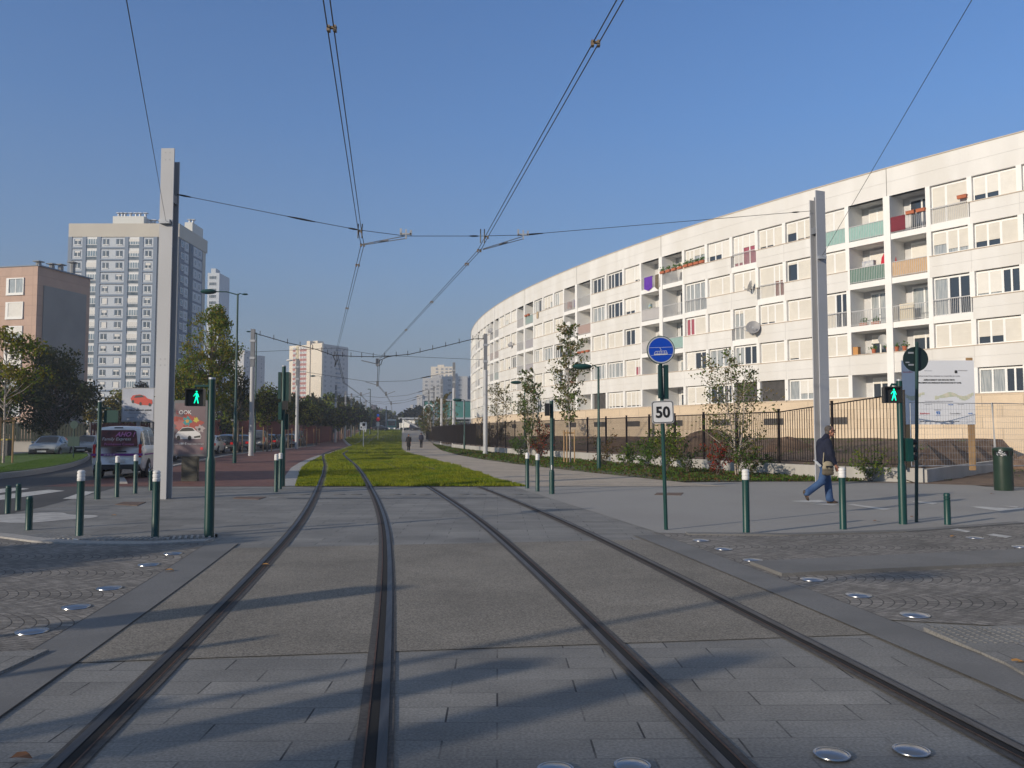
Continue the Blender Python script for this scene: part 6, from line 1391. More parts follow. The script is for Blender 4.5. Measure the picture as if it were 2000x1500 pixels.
# ------------------------------------------------------------ cars
tyre = mat('tyre', (.012, .012, .012), .85); rim = mat('rim', (.35, .36, .38), .35, metal=.7); cglass = mat('car_glass', (.012, .016, .02), .06, spec=.9)
headl = mat('headlight', (.5, .52, .55), .15, metal=.3); taill = mat('tail_light', (.6, .015, .015), .25); plate = mat('number_plate', (.6, .6, .58), .5); trimm = mat('car_trim', (.02, .02, .022), .6)
PAINTS = {}
def paint_of(c):
    if c not in PAINTS:
        m = mat('car_paint', c, .3, tuple(x*.92 for x in c), 2, spec=.6); m.node_tree.nodes['Principled BSDF'].inputs['Coat Weight'].default_value = .7; PAINTS[c] = m
    return PAINTS[c]
SHAPES = {  # x, zbot, zbelt, zroof, half width at belt, half width at roof
 'saloon': (4.5, [(-2.25, .42, .62, .64, .72, .6), (-2.12, .3, .86, .9, .82, .7), (-1.5, .24, .93, 1.0, .86, .66), (-1.0, .2, .94, 1.34, .87, .6), (-.5, .2, .93, 1.42, .875, .6), (.2, .2, .92, 1.42, .875, .6), (.55, .2, .91, 1.36, .875, .6), (1.25, .2, .88, .96, .87, .68), (1.8, .24, .80, .84, .85, .7), (2.12, .3, .66, .70, .8, .66), (2.25, .4, .5, .53, .7, .58)]),
 'hatch': (4.0, [(-2.0, .42, .8, .83, .74, .62), (-1.93, .3, .92, 1.05, .82, .66), (-1.6, .24, .95, 1.36, .85, .6), (-1.0, .2, .94, 1.47, .86, .6), (0, .2, .93, 1.48, .86, .6), (.45, .2, .92, 1.4, .86, .6), (1.15, .2, .9, .98, .85, .68), (1.65, .24, .82, .86, .83, .68), (1.9, .32, .66, .7, .78, .64), (2.0, .42, .52, .55, .68, .58)]),
 'van': (4.1, [(-2.05, .42, 1.05, 1.1, .8, .7), (-2.02, .3, 1.08, 1.5, .84, .7), (-1.9, .25, 1.08, 1.78, .86, .7), (-1.5, .22, 1.08, 1.84, .87, .71), (0, .22, 1.06, 1.84, .875, .7), (.6, .22, 1.04, 1.7, .875, .66), (1.25, .22, 1.02, 1.12, .87, .72), (1.7, .25, .92, .98, .85, .7), (1.98, .32, .7, .75, .8, .66), (2.05, .42, .55, .58, .7, .6)])}
def car_parts(t, kind, c, glassy=None):
    L_, S = SHAPES[kind]; S = np.array(S); xs = np.linspace(S[0, 0], S[-1, 0], 44); A = np.stack([xs]+[np.interp(xs, S[:, 0], S[:, k]) for k in range(1, 6)], 1)
    for it in range(1): A[1:-1, 1:] = (A[:-2, 1:]+2*A[1:-1, 1:]+A[2:, 1:])/4
    def section(r):
        x, zb, ze, zr, w_, wr = r; dz = zr-ze; P = [(w_*.55, zb), (w_*.93, zb+.02), (w_*.985, zb+.14), (w_, (zb+ze)/2), (w_*1.005, ze-.08), (w_*.975, ze)]
        n = len(P)
        for q in (.12, .3, .5, .7, .88): P.append((w_*.965+(wr-w_*.965)*(q**1.15), ze+dz*.93*q))
        P += [(wr*.9, zr-.03 if dz > .2 else zr-.01), (wr*.5, zr), (0, zr+.012)]
        return P
    sec = [section(r) for r in A]; ns = len(sec[0]); body = MB(); gl = MB(); tr = MB()
    G3 = [[(A[i, 0], s*sec[i][j][0], sec[i][j][1]) for j in range(ns)] for i in range(len(A)) for s in (1,)]
    dzs = A[:, 3]-A[:, 2]
    pill = {'saloon': (-1.15, -.35, .42), 'hatch': (-1.25, -.3, .4), 'van': (-1.75, -.85, .35)}[kind]
    for s in (1, -1):
        for i in range(len(A)-1):
            for j in range(ns-1):
                q = [(A[i, 0], s*sec[i][j][0], sec[i][j][1]), (A[i+1, 0], s*sec[i+1][j][0], sec[i+1][j][1]), (A[i+1, 0], s*sec[i+1][j+1][0], sec[i+1][j+1][1]), (A[i, 0], s*sec[i][j+1][0], sec[i][j+1][1])]
                if s < 0: q = q[::-1]
                mid = (A[i, 0]+A[i+1, 0])/2; dz = (dzs[i]+dzs[i+1])/2; slope = (A[i+1, 3]-A[i, 3])/(A[i+1, 0]-A[i, 0]); g = False
                if 5 < j < 10 and dz > .2: g = all(abs(mid-pp) > .05 for pp in pill) and mid < (1.0 if kind != 'van' else 1.0) and not (kind == 'van' and mid < -.85 and False)
                if j >= 11 and abs(slope) > .28 and dz > .07 and dz < (.52 if kind != 'van' else .72) and (mid > .3 or kind != 'van'): g = True
                (gl if g else body).face(q, 1 if j < 1 else 0)
        for e in (0, -1):
            pass
    for e, fl_ in ((0, True), (-1, False)):
        P = [(A[e, 0], y, z) for y, z in sec[e]]+[(A[e, 0], -y, z) for y, z in sec[e][::-1]]; body.face(P if not fl_ else P[::-1])
    bo = body.build('body', [paint_of(c), trimm], t, smooth=True, ang=50); bmm = bmesh.new(); bmm.from_mesh(bo.data); bmesh.ops.remove_doubles(bmm, verts=bmm.verts, dist=.001); bmm.to_mesh(bo.data); bmm.free()
    gl.build('windows', cglass, t, smooth=True)
    R_ = .31 if kind != 'van' else .32; wx = (-S[-1, 0]*.61-.0, S[-1, 0]*.63)
    for x in wx:
        for s in (1, -1):
            b = MB(); w_ = A[20, 4]; b.M = Matrix.Translation((x, s*(w_-.095), R_)) @ Matrix.Rotation(math.pi/2*-s, 4, 'X')
            b.lathe([(.0, -.12), (R_*.95, -.12), (R_, -.08), (R_, .09), (R_*.96, .115), (R_*.66, .12)], n=20); wo = b.build('wheel', tyre, t, smooth=True)
            b = MB(); b.M = Matrix.Translation((x, s*(w_-.095), R_)) @ Matrix.Rotation(math.pi/2*-s, 4, 'X'); b.lathe([(R_*.66, .115), (R_*.6, .095), (R_*.2, .1), (0, .12)], n=20)
            for k in range(5): q = k*2*math.pi/5; b.tube([(0, 0, .112), (R_*.62*math.cos(q), R_*.62*math.sin(q), .112)], .028, 4)
            b.build('rim', rim, wo)
            b = MB(); b.M = Matrix.Translation((x, s*(w_-.0), R_)) @ Matrix.Rotation(math.pi/2*-s, 4, 'X')
            b.lathe([(R_*1.0, .004), (R_*1.17, .006), (R_*1.19, -.05)], n=20); b.build('wheel_arch', trimm, t)
    xf, xr = S[-1, 0], S[0, 0]
    for s in (1, -1):
        b = MB(); zf = float(np.interp(xf-.16, A[:, 0], A[:, 2])); b.box(xf-.3, xf-.05, min(s*.42, s*.74), max(s*.42, s*.74), zf-.16, zf-.01); b.build('headlight', headl, t)
        b = MB()
        if kind == 'van': b.box(xr-.01, xr+.16, min(s*.70, s*.79), max(s*.70, s*.79), .74, 1.2)
        else: b.box(xr-.015, xr+.2, min(s*.48, s*.78), max(s*.48, s*.78), .66, .84)
        b.build('tail_light', taill, t)
        b = MB(); b.M = Matrix.Translation((.62 if kind != 'van' else .75, s*(.96), .98 if kind != 'van' else 1.1)); b.ell((0, 0, 0), (.09, .1, .075), 8, 6); b.build('door_mirror', paint_of(c), t)
        b = MB(); 
        for xd in (-.45, .35): b.box(xd, xd+.14, min(s*.862, s*.895), max(s*.862, s*.895), .78, .81)
        b.build('door_handle', trimm, t)
    b = MB(); b.box(xf-.08, xf+.02, -.7, .7, .33, .48); b.build('front_bumper', trimm, t)
    b = MB(); b.box(xr-.03, xr+.1, -.74, .74, .33, .5); b.build('rear_bumper', trimm if kind == 'van' else paint_of(c), t)
    for x, sgn in ((xf+.021, 1), (xr-.032, -1)):
        b = MB(); z = .42 if kind != 'van' or sgn > 0 else .62; b.box(x-.003, x+.003, -.26, .26, z-.055, z+.055); b.build('number_plate', plate, t)
    b = MB(); b.box(xf-.1, xf-.0, -.4, .4, .52, .6); b.build('grille', trimm, t)
CARP = {}
def car(kind, c, px, Yd, rz, label, group='cars parked along the street', pos=None):
    p = pos or Vector((gX(px, Yd, gz(Yd)), Yd, gz(Yd)))
    if (kind, c) in CARP: return dup(CARP[(kind, c)], p, rz, label)
    t = thing('parked_car', label, 'car', p, rz, group); car_parts(t, kind, c); CARP[(kind, c)] = t; return t
silver, dark, navy, grey, whitec, redc = (.33, .36, .38), (.015, .016, .018), (.012, .02, .055), (.11, .12, .13), (.6, .6, .58), (.25, .02, .02)
car('saloon', silver, 100, 55, rad(-75), 'silver saloon facing the camera before the dark fence on the left')
car('saloon', (.27, .3, .33), 172, 60, rad(-75), 'second silver saloon half hidden behind the white van')
car('saloon', dark, 300, 46, rad(100), 'dark saloon ahead of the white van')
car('hatch', dark, 330, 52, rad(100), 'black hatchback hidden behind the tall mast')
# rear ends facing us along the red pavement: kerb line
def kx(Y): return interp([(12, -9.5), (22, -10.6), (30, -14.2), (60, -20.4), (100, -23.9), (142, -32.9), (232, -46.9)], Y)
cols = [navy, whitec, dark, dark, grey, dark, navy, silver, dark, grey, navy, dark, whitec, dark, silver, grey, dark, navy, dark, silver]
cn = {navy: 'navy', whitec: 'white', dark: 'black', grey: 'grey', silver: 'silver'}
Yc = 57.0
for i, c in enumerate(cols):
    kind = ['hatch', 'saloon', 'hatch', 'saloon', 'van'][i % 5] if i else 'hatch'
    car(kind, c, 0, Yc, rad(100), '%s parked car, number %d from the near end beside the red pavement' % (cn[c], i+1), pos=Vector((kx(Yc)-(2.3 if i else 2.6), Yc, gz(Yc)))); Yc += 5.4+(.8 if i % 3 == 0 else 0)
Yc = 68
for i, c in enumerate([silver, dark, grey, dark, silver, navy, dark, grey, whitec, dark, navy, silver, dark]):
    car(['saloon', 'hatch', 'van', 'hatch', 'saloon'][i % 5], c, 0, Yc, rad(-82), '%s parked car, number %d of the far kerb row, seen from the front' % (cn[c], i+1), pos=Vector((kx(Yc)-9.2, Yc, gz(Yc)))); Yc += 6.4
# the white van
vp = gp(232, 935); vp.y += 1.95; vp.x = gX(229, vp.y-2.0)*(1) -.35
van = thing('delivery_van', 'white van seen from behind with purple stripe and dark sticker on its rear window', 'van', (vp.x-.1, vp.y, 0), rad(90)+rad(12)); car_parts(van, 'van', (.78, .78, .78))
vb = van
stk = mat('window_sticker', (.06, .022, .025), .4, (.22, .06, .05), 3, spec=.3); pur = mat('purple_stripe', (.2, .03, .25), .5); mau = mat('mauve_print', (.6, .2, .45), .5); pale = mat('pale_print', (.75, .72, .7), .5)
b = MB(); b.M = Matrix.Translation((-2.045, 0, 0)) @ Matrix.Rotation(rad(8), 4, 'Y')
RZ = lambda y, z, x=0.0: (x, y, z)
b = MB(); b.M = Matrix(((-.16, 0, -1, -2.06), (0, 1, 0, 0), (0, 0, 1, 0), (0, 0, 0, 1)))
# rear face slopes slightly forward to the roof
def rx(z): return float(np.interp(z, [1.05, 1.5, 1.78], [-2.07, -2.05, -1.97]))
b = MB()
pts = [(-.64, 1.12), (.64, 1.12), (.67, 1.18), (.6, 1.66), (.52, 1.70), (-.52, 1.70), (-.6, 1.66), (-.67, 1.18)]
b.face([(rx(z)-.012, y, z) for y, z in pts][::-1]); o = b.build('rear_window', stk, van)
def vt(s, size, y, z, m, wx=1, shear=0, bold=0): text(s, size, m, o, (rx(z)-.03, y, z), rot=(math.pi/2-rad(4), 0, -math.pi/2), wx=wx, shear=shear, bold=bold)
vt('AHO !', .22, .06, 1.48, mau, 1.0, .35, .006); vt('Family Express', .15, .5, 1.34, pale, 1.05, .2); vt('Prothésiste Connue', .12, .42, 1.17, mau, 1.0, 0)
b = MB(); b.box(-2.085, -2.06, -.835, .835, .80, .88); b.build('rear_stripe', pur, van)
b = MB(); b.box(-1.9, 1.6, -.885, -.872, .82, .87); b.build('side_stripe', pur, van); b = MB(); b.box(-2.1, -2.07, -.3, .02, .93, .97); b.box(-2.02, -1.98, -.16, .12, 1.76, 1.80); b.build('tailgate_handle', trimm, van)
text('07 47 07 47', .075, pale, van, (-2.09, .42, .81), rot=(math.pi/2, 0, -math.pi/2))
# tram
tp = Vector((gX(765, 231, gz(231)), 231, gz(231)-.1)); tr = thing('tram', 'white and green tram coming head on at the far end of the grass track', 'tram', tp, rad(8))
tg, tw_ = mat('tram_green', (.02, .25, .2), .4), mat('tram_white', (.6, .62, .62), .4)
b = MB(); b.box(-1.2, 1.2, 1.2, 28, .35, 3.1); b.prism([(-1.15, 1.2), (-.95, .2), (.95, .2), (1.15, 1.2)], .35, 1.35); b.build('body', tw_, tr)
b = MB(); b.prism([(-1.15, 1.2), (-1.0, .5), (1.0, .5), (1.15, 1.2)], 1.35, 2.75); b.build('windscreen', cglass, tr); b = MB(); b.prism([(-1.16, 1.21), (-1.0, .45), (1.0, .45), (1.16, 1.21)], 2.75, 3.2); b.build('headboard', tw_, tr)
b = MB(); b.box(-1.22, -1.02, .3, 1.19, .9, 2.7); b.box(1.02, 1.22, .3, 1.19, .9, 2.7); b.box(-1.0, 1.0, .15, .199, .95, 1.3); b.build('green_trim', tg, tr)
for s in (-1, 1): b = MB(); b.box(s*.75-.18, s*.75+.18, .1, .19, .5, .72); b.build('headlight', mat('tram_lamp', (1, .85, .7), .3, emis=1.0), tr)
b = MB(); b.tube([(-.3, 9, 3.1), (0, 10.5, 4.2), (0, 9, 5.4)], .06, 5); b.box(-.8, .8, 8.9, 9.1, 5.4, 5.5); b.build('pantograph', mastdark, tr)
b = MB(); b.box(-1.21, 1.21, 1.3, 27.9, 1.5, 2.5); b.build('side_windows', cglass, tr)
# white lorry at the crossing
lp = Vector((gX(798, 222, gz(222)), 222, gz(222))); t = thing('lorry', 'small white box lorry turning right of the tram', 'lorry', lp, rad(160))
b = MB(); b.box(-2.4, .9, -1, 1, .8, 2.7); b.build('cargo_box', whit, t); b = MB(); b.prism([(1, -.9), (2.3, -.85), (2.3, .85), (1, .9)], .5, 2.0); b.build('cab', whit, t)
for x in (-1.6, 1.7):
    for s in (-1, 1): b = MB(); b.M = Matrix.Translation((x, s*.85, .4)) @ Matrix.Rotation(math.pi/2, 4, 'X'); b.lathe([(0, -.12), (.4, -.12), (.4, .12), (0, .12)], n=12); b.build('wheel', tyre, t)
car('van', dark, 815, 216, rad(5), 'dark van beside the white lorry at the crossing', 'vehicles at the crossing'); car('saloon', dark, 742, 212, rad(0), 'dark car crossing left of the tram', 'vehicles at the crossing')
# small far signals and bollards at the crossing
for i, (px, yt, yb, lb) in enumerate(((783, 817, 846, 'dark signal post right of the tram'), (710, 822, 848, 'signal post with white lamp at the far crossing, left'), (787.5, 820, 845, 'white post at the far crossing beside the lorry'))):
    Yd = 185+i*4; b = MB(); t = thing('signal_post', lb, 'signal post', Vector((gX(px, Yd, gz(Yd)), Yd, gz(Yd)))); h = at(px, yt, Yd).z-gz(Yd); b.tube([(0, 0, 0), (0, 0, h)], .09, 6); b.build('pole', dkgreen if i < 2 else white, t); b = MB(); b.box(-.2, .2, -.2, .05, h-.9, h); b.build('signal_head', black if i < 2 else white, t)
for i in range(6):
    p = Vector((gX(700+i*3.2, 172, gz(172)), 172, gz(172))); dup(pr if False else BOL, p, 0, 'tiny white capped bollard number %d from the left in the far crossing row' % (i+1), 'row of far bollards at the crossing') if False else None
# ------------------------------------------------------------ people
def voxel(name, prims, vox, m, parent=None, smooth=2):
    """prims: ('c', p0, r0, p1, r1) tapered capsule or ('e', centre, (rx,ry,rz)[, rotation])"""
    b = MB()
    for q in prims:
        if q[0] == 'c':
            p0, r0, p1, r1 = Vector(q[1]), q[2], Vector(q[3]), q[4]; n = 6
            b.tube([p0+(p1-p0)*i/n for i in range(n+1)], [r0+(r1-r0)*i/n for i in range(n+1)], 14)
            b.ell(p0, (r0,)*3, 14, 10); b.ell(p1, (r1,)*3, 14, 10)
        else:
            if len(q) > 3: b.M = Matrix.Translation(q[1]) @ q[3]; b.ell((0, 0, 0), q[2], 18, 12); b.M = None
            else: b.ell(q[1], q[2], 18, 12)
    o = b.build(name, m, None); md = o.modifiers.new('r', 'REMESH'); md.mode = 'VOXEL'; md.voxel_size = vox
    ms_ = o.modifiers.new('s', 'SMOOTH'); ms_.factor = .5; ms_.iterations = smooth
    dg_ = bpy.context.evaluated_depsgraph_get(); me = bpy.data.meshes.new_from_object(o.evaluated_get(dg_)); me.name = name; bpy.data.objects.remove(o)
    me.materials.clear(); me.materials.append(m); me.polygons.foreach_set('use_smooth', [True]*len(me.polygons)); me.polygons.foreach_set('material_index', [0]*len(me.polygons))
    o = bpy.data.objects.new(name, me); col.objects.link(o)
    if parent: o.parent = parent
    return o
skin = mat('skin', (.42, .2, .13), .55, (.36, .16, .1), 12); hairm = mat('grey_hair', (.045, .038, .034), .85, (.11, .095, .085), 40)
jack = mat('navy_jacket', (.005, .008, .024), .9, (.008, .012, .034), 5, bump=.2, bscale=12); jeans = mat('blue_jeans', (.02, .055, .15), .85, (.04, .09, .2), 6, bump=.2, bscale=20); shoe = mat('brown_shoe', (.05, .032, .02), .6)
# man walking to the right (+x); local x forward, y left, z up
mp = gp(1613, 984)
HIP = Vector((0, 0, .93)); 
rk, ra = Vector((-.13, -.09, .50)), Vector((-.46, -.09, .26))      # trailing leg (near side, -y is towards the camera)
lk, la = Vector((.10, .10, .50)), Vector((.13, .10, .09))          # standing leg
def hand(w, d, down, s, curl=.5, flip=1):
    """palm + five fingers; w wrist, d forward dir of the palm, down: palm normal"""
    w = Vector(w); d = Vector(d).normalized(); nrm = Vector(down).normalized(); side = d.cross(nrm).normalized()*flip; out = [('c', w, .024*s, w+d*.045*s, .03*s), ('c', w+d*.03*s+side*.018*s, .019*s, w+d*.08*s+side*.026*s, .017*s), ('c', w+d*.03*s-side*.018*s, .019*s, w+d*.08*s-side*.026*s, .016*s)]
    for i, (o_, l) in enumerate(((.033, .068), (.011, .078), (-.011, .072), (-.031, .056))):
        a_ = w+d*.085*s+side*o_*s; b1 = a_+(d*math.cos(curl*.5)+nrm*math.sin(curl*.5))*l*.5*s; c1 = b1+(d*math.cos(curl*1.5)+nrm*math.sin(curl*1.5))*l*.55*s
        out += [('c', a_, .0095*s, b1, .0088*s), ('c', b1, .0088*s, c1, .0075*s)]
    t0 = w+d*.03*s+side*.03*s; t1 = t0+(d*.6+side*.6+nrm*.3).normalized()*.04*s; out += [('c', t0, .013*s, t1, .0105*s), ('c', t1, .0105*s, t1+(d*.9+side*.1+nrm*.35).normalized()*.032*s, .009*s)]
    return out
SH_ = Vector((.02, 0, 1.44)); head = Vector((.13, 0, 1.645))
hl = Vector((.2, .2, .86)); hr = Vector((.15, -.22, .87))
body = [('e', (0, 0, .98), (.13, .17, .13)), ('c', (0, 0, 1.0), .13, (0, 0, 1.3), .15), ('e', (.0, 0, 1.38), (.12, .19, .1)), ('c', (.05, 0, 1.42), .06, (.1, 0, 1.56), .055),
 ('e', head+Vector((-.01, 0, .02)), (.098, .076, .105)), ('e', head+Vector((.035, 0, -.055)), (.062, .056, .062)), ('c', head+Vector((.092, 0, .0)), .013, head+Vector((.112, 0, -.028)), .017), ('c', head+Vector((.085, 0, .03)), .016, head+Vector((.094, 0, .0)), .012),
 ('e', head+Vector((.06, 0, .035)), (.04, .055, .018)), ('e', head+Vector((.085, 0, -.062)), (.02, .028, .009)), ('e', head+Vector((.088, 0, -.078)), (.016, .026, .008)), ('e', head+Vector((.075, 0, -.105)), (.026, .03, .02)),
 ('e', head+Vector((-.012, .078, -.008)), (.018, .010, .032)), ('e', head+Vector((-.012, -.078, -.008)), (.018, .010, .032)), ('e', head+Vector((.05, .045, -.045)), (.03, .022, .03)), ('e', head+Vector((.05, -.045, -.045)), (.03, .022, .03)),
 ('c', (0, -.17, 1.41), .06, (.02, -.22, 1.14), .047), ('c', (.02, -.22, 1.14), .045, hr, .028), ('c', (0, .17, 1.41), .06, (.04, .22, 1.14), .047), ('c', (.04, .22, 1.14), .045, hl, .028),
 ('c', (0, -.09, .95), .1, rk, .06), ('c', rk, .058, ra, .038), ('c', (0, .09, .95), .1, lk, .06), ('c', lk, .058, la, .038), ('c', ra, .035, ra+Vector((.0, 0, -.10)), .03), ('c', la+Vector((0, 0, -.03)), .035, la+Vector((.12, 0, -.05)), .028)]
body += hand(hr, (.35, 0, -1), (.1, .9, 0), 1.0, .7) + hand(hl, (.3, 0, -1), (.1, -.9, 0), 1.0, .8, -1)
man = voxel('person', body, .006, skin, None, 2); man.location = mp; man.rotation_euler = (0, 0, rad(3)); man.scale = (1, 1, 1.0)
tag(man, 'man in navy jacket and jeans walking right, shoulder bag at his hip', 'person')
voxel('hair', [('e', head+Vector((-.03, 0, .042)), (.092, .081, .09)), ('e', head+Vector((-.055, 0, -.03)), (.055, .068, .06))], .008, hairm, man, 1)
b = MB(); b.box(head.x+.078, head.x+.1, -.07, .07, head.z+.008, head.z+.03); b.box(head.x-.01, head.x+.09, -.082, -.076, head.z+.015, head.z+.022); b.box(head.x-.01, head.x+.09, .076, .082, head.z+.015, head.z+.022); b.build('sunglasses', black, man)
jk = [('c', (-.01, -.045, 1.0), .155, (-.02, -.05, 1.28), .155), ('c', (-.01, .045, 1.0), .155, (-.02, .05, 1.28), .155), ('e', (.06, 0, 1.12), (.17, .17, .19)), ('e', (-.02, 0, 1.36), (.15, .225, .12)), ('e', (-.06, 0, 1.36), (.12, .17, .13)), ('c', (.0, 0, 1.44), .09, (.055, 0, 1.53), .072), ('e', (.0, 0, .90), (.165, .195, .07)),
 ('c', (0, -.18, 1.40), .083, (.03, -.235, 1.14), .075), ('c', (.03, -.235, 1.14), .075, hr+Vector((-.02, 0, .06)), .052), ('c', (0, .18, 1.40), .083, (.05, .235, 1.14), .075), ('c', (.05, .235, 1.14), .075, hl+Vector((-.02, 0, .06)), .052)]
voxel('jacket', jk, .012, jack, man, 3)
jn = [('e', (0, 0, .93), (.145, .175, .11)), ('c', (.0, -.085, .90), .112, rk+Vector((0, 0, 0)), .083), ('c', rk, .083, ra+Vector((.0, 0, .0)), .078), ('e', ra+Vector((-.015, 0, -.03)), (.07, .07, .05)), ('c', (.0, .085, .90), .112, lk, .082), ('c', lk, .082, la+Vector((0, 0, .02)), .085), ('e', la+Vector((.02, 0, -.01)), (.095, .08, .05)), ('e', rk+Vector((.03, 0, 0)), (.07, .08, .08))]
voxel('jeans', jn, .012, jeans, man, 2)
def shoe_(an, pitch, nm_):
    Rm_ = Matrix.Rotation(pitch, 4, 'Y'); V3 = lambda x, z: an+Rm_ @ Vector((x, 0, z))
    voxel('shoe', [('e', V3(-.02, -.045), (.06, .042, .045), Rm_), ('c', V3(-.03, -.06), .034, V3(.13, -.07), .03), ('e', V3(.12, -.065), (.065, .045, .028), Rm_), ('c', V3(-.04, -.078), .018, V3(.15, -.082), .016)], .008, shoe, man, 1)
shoe_(la+Vector((.01, 0, .0)), 0, ''); shoe_(ra+Vector((-.0, 0, .01)), rad(62), '')
# his bag and bottle
bg_ = thing('shoulder_bag', 'beige and brown shoulder bag hanging at the walking man\'s hip', 'bag', mp+Vector((-.03, -.245, .70)), rad(3))
bm1, bm2 = mat('bag_beige', (.33, .29, .2), .85, (.28, .24, .17), 9), mat('bag_brown', (.09, .075, .055), .85, (.12, .1, .07), 9)
o = voxel('pouch', [('e', (0, 0, .08), (.135, .055, .09)), ('e', (.0, 0, .02), (.14, .06, .07)), ('c', (-.09, 0, .0), .045, (.09, 0, .0), .045)], .009, bm2, bg_, 2)
o = voxel('flap', [('e', (0, -.005, .19), (.115, .06, .085)), ('c', (-.08, -.012, .13), .052, (.08, -.012, .13), .052)], .009, bm1, bg_, 2)
b = MB(); b.box(-.07, .09, -.074, -.066, .135, .17); b.box(-.06, -.04, -.074, -.066, .115, .134); b.box(.05, .07, -.074, -.066, .115, .134); b.box(.02, .04, -.074, -.066, .115, .134); b.build('flap_print', black, bg_)
b = MB(); b.tube([(-.1, .02, .2), (-.07, .05, .36), (-.04, .09, .52), (0, .12, .6)], .011, 6); b.build('strap', bm1, bg_)
bt_ = thing('water_bottle', 'clear plastic bottle sticking out behind the man\'s bag', 'bottle', mp+Vector((-.17, -.19, .86)), 0); b = MB(); b.M = Matrix.Rotation(rad(-48), 4, 'Y'); b.lathe([(0, 0), (.03, 0), (.033, .02), (.03, .08), (.033, .12), (.014, .17), (.014, .2), (0, .2)], n=12); b.build('bottle', mat('clear_plastic', (.5, .53, .56), .15, spec=.8), bt_, smooth=True)
# distant pedestrians
def walker3(px, py, hgt, label, coat, pants, longc, rz, hairc):
    p = gp(px, py); s = hgt/1.75; hd = Vector((0, 0, 1.64)); aL, aR = Vector((.28, -.08, .95)) , Vector((-.2, .02, .86))
    bd = [('e', hd, (.078, .095, .115)), ('e', hd+Vector((0, .075, -.03)), (.02, .03, .04)), ('c', (0, 0, 1.4), .055, (0, 0, 1.56), .05), ('c', (0, 0, 1.0), .10, (0, 0, 1.35), .10), ('c', (.17, 0, 1.4), .055, (.23, -.03, 1.15), .045), ('c', (.23, -.03, 1.15), .042, (.30, -.06, .95) if longc else (.24, .08, .9), .03), ('c', (-.17, 0, 1.4), .055, (-.23, -.03, 1.14), .045), ('c', (-.23, -.03, 1.14), .042, (-.22, .1, .9), .03),
      ('c', (.08, 0, .95), .09, (.08, .1, .5), .06), ('c', (.08, .1, .5), .055, (.08, .02, .08), .04), ('c', (-.08, 0, .95), .09, (-.08, -.02, .5), .06), ('c', (-.08, -.02, .5), .055, (-.08, -.14, .1), .04), ('c', (.08, .02, .05), .04, (.08, .16, .04), .035), ('c', (-.08, -.14, .07), .04, (-.08, -.02, .04), .035)]
    for w_, f_ in (((.30, -.06, .95) if longc else (.24, .08, .9), 1), ((-.22, .1, .9), -1)): bd += hand(w_, (.1*f_, .1, -1), (-f_, .1, 0), 1.1, .6, f_)
    o = voxel('person', bd, .012, skin, None, 1); o.location = p; o.rotation_euler = (0, 0, rz); o.scale = (s, s, s); tag(o, label, 'person')
    voxel('hair', [('e', hd+Vector((0, -.015, .03)), (.088, .1, .1))], .014, hairc, o, 1)
    ck = [('c', (.06, 0, 1.02), .14, (.06, 0, 1.35), .13), ('c', (-.06, 0, 1.02), .14, (-.06, 0, 1.35), .13), ('e', (0, 0, 1.4), (.21, .12, .09)), ('c', (.18, 0, 1.4), .075, (.24, -.03, 1.15), .065), ('c', (.24, -.03, 1.15), .063, (.295, -.055, .99) if longc else (.24, .06, .95), .05), ('c', (-.18, 0, 1.4), .075, (-.24, -.03, 1.14), .065), ('c', (-.24, -.03, 1.14), .063, (-.22, .08, .95), .05), ('c', (0, 0, 1.42), .08, (0, 0, 1.51), .065)]
    if longc: ck += [('c', (.05, 0, 1.0), .16, (.06, 0, .6), .17), ('c', (-.05, 0, 1.0), .16, (-.06, 0, .6), .17)]
    voxel('coat' if longc else 'jacket', ck, .016, coat, o, 2)
    voxel('trousers', [('e', (0, 0, .94), (.17, .13, .1)), ('c', (.08, 0, .9), .1, (.08, .1, .5), .075), ('c', (.08, .1, .5), .073, (.08, .02, .1), .065), ('c', (-.08, 0, .9), .1, (-.08, -.02, .5), .075), ('c', (-.08, -.02, .5), .073, (-.08, -.13, .13), .065)], .016, pants, o, 1)
    for q in (((.08, .0, .045), (.08, .16, .04)), ((-.08, -.15, .07), (-.08, -.02, .045))): voxel('shoe', [('c', q[0], .045, q[1], .04)], .014, black, o, 1)
cb = mat('black_coat', (.012, .01, .012), .9); db = mat('dark_blue_jacket', (.015, .018, .04), .85); dp_ = mat('black_trousers', (.01, .01, .012), .9)
walker3(798, 880.5, 1.46, 'person in a long black coat walking on the pale path, arm swung out', cb, dp_, True, rad(185), mat('dark_brown_hair', (.03, .015, .01), .8))
walker3(822.5, 875, 1.62, 'person in a dark blue jacket walking away on the right of the path', db, dp_, False, rad(0), black)
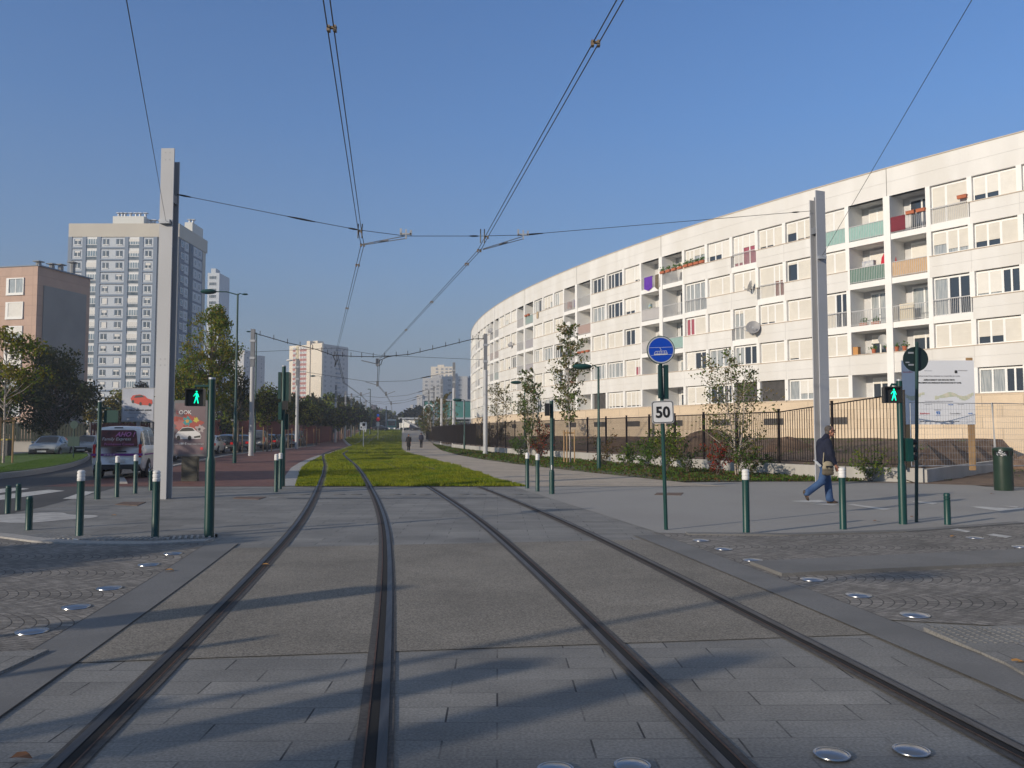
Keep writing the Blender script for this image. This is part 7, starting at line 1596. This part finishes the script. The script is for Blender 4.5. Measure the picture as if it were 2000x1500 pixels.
# ------------------------------------------------------------ things of the same crossing standing outside the picture, left and behind; broad trees added to shade the van and saloons
t, L_ = facade_block('apartment_building', 'long plain apartment building standing behind the photographer', (-75, -36), (-22, -36), -14, 0, 20.5, beige)
def offpost(x, y, h, label, head=None, r=.05):
    t = thing('signal_post', label, 'signal post', (x, y, 0)); lathe_part('pole', [(r*1.4, 0), (r*1.4, h*.35), (r, h*.37), (r, h)], green, t, 12)
    if head: b = MB(); w2, hh = head; b.box(-w2/2, w2/2, -.06, .12, h-hh, h); b.build('signal_head', dkgreen, t)
offpost(-8.2, 1.9, 2.4, 'thin green post left of the photographer')
offpost(-9.4, 2.6, 3.1, 'green signal post with wide head left of the photographer', (.5, .9))
offpost(-8.0, -.2, 3.1, 'green signal post with narrow head left behind the photographer', (.3, .8))
offpost(-9.6, -2.4, 4.3, 'tall green signal post behind the photographer', (.36, 1.0))
offpost(-7.6, .9, 2.1, 'low green sign post beside the photographer', (.1, .1))
lamp_ = thing('street_lamp', 'green lamp post with leaf shaped head behind the photographer', 'street lamp', (-11, -1.8, 0), 0, 'street lamps'); lathe_part('pole', [(.09, 0), (.09, 1.8), (.06, 1.85), (.05, 5.7)], green, lamp_, 12)
b = MB(); b.M = Matrix.Translation((.5, 0, 5.7)) @ Matrix.Diagonal((.45, .2, .12, 1)); b.ell((0, 0, 0), (1, 1, 1), 12, 8); b.build('lamp_head', green, lamp_, smooth=True)
for x, y, h, r, lb, sd in ((-24.5, 21, 8.5, 3.8, 'broad unseen tree beyond the left edge, added to shade the white van', 91), (-31, 17, 9, 4.2, 'second broad unseen tree beyond the left edge, added to shade the white van', 92), (-42, 47, 9, 4.5, 'broad unseen tree left of the silver saloons, added to shade them', 93), (-15.5, 4.2, 4.2, 2.0, 'small tree left of the photographer', 94), (-50, 55, 10, 5, 'large tree far left of the saloons', 95)):
    clump_tree('street_tree', lb, (x, y, 0), h, r, 1.6, 2600 if sd == 91 else 6000, .16, [lf_dark, lf_mid], .15, 'street trees on the far pavement', 34, 0, seed=sd, bias=.2)
# ------------------------------------------------------------ haze
hz_m = bpy.data.materials.new('haze_air'); hz_m.use_nodes = True; N = hz_m.node_tree.nodes; N.remove(N['Principled BSDF']); pv = N.new('ShaderNodeVolumePrincipled')
pv.inputs['Color'].default_value = (.72, .8, .95, 1); pv.inputs['Density'].default_value = .0008; pv.inputs['Anisotropy'].default_value = 0
hz_m.node_tree.links.new(pv.outputs[0], N['Material Output'].inputs['Volume'])
b = MB(); b.box(-1510, 1510, -410, 2410, -1.1, 72); tag(b.build('haze', hz_m), 'thin blue autumn haze over the whole boulevard', 'haze', kind='stuff')
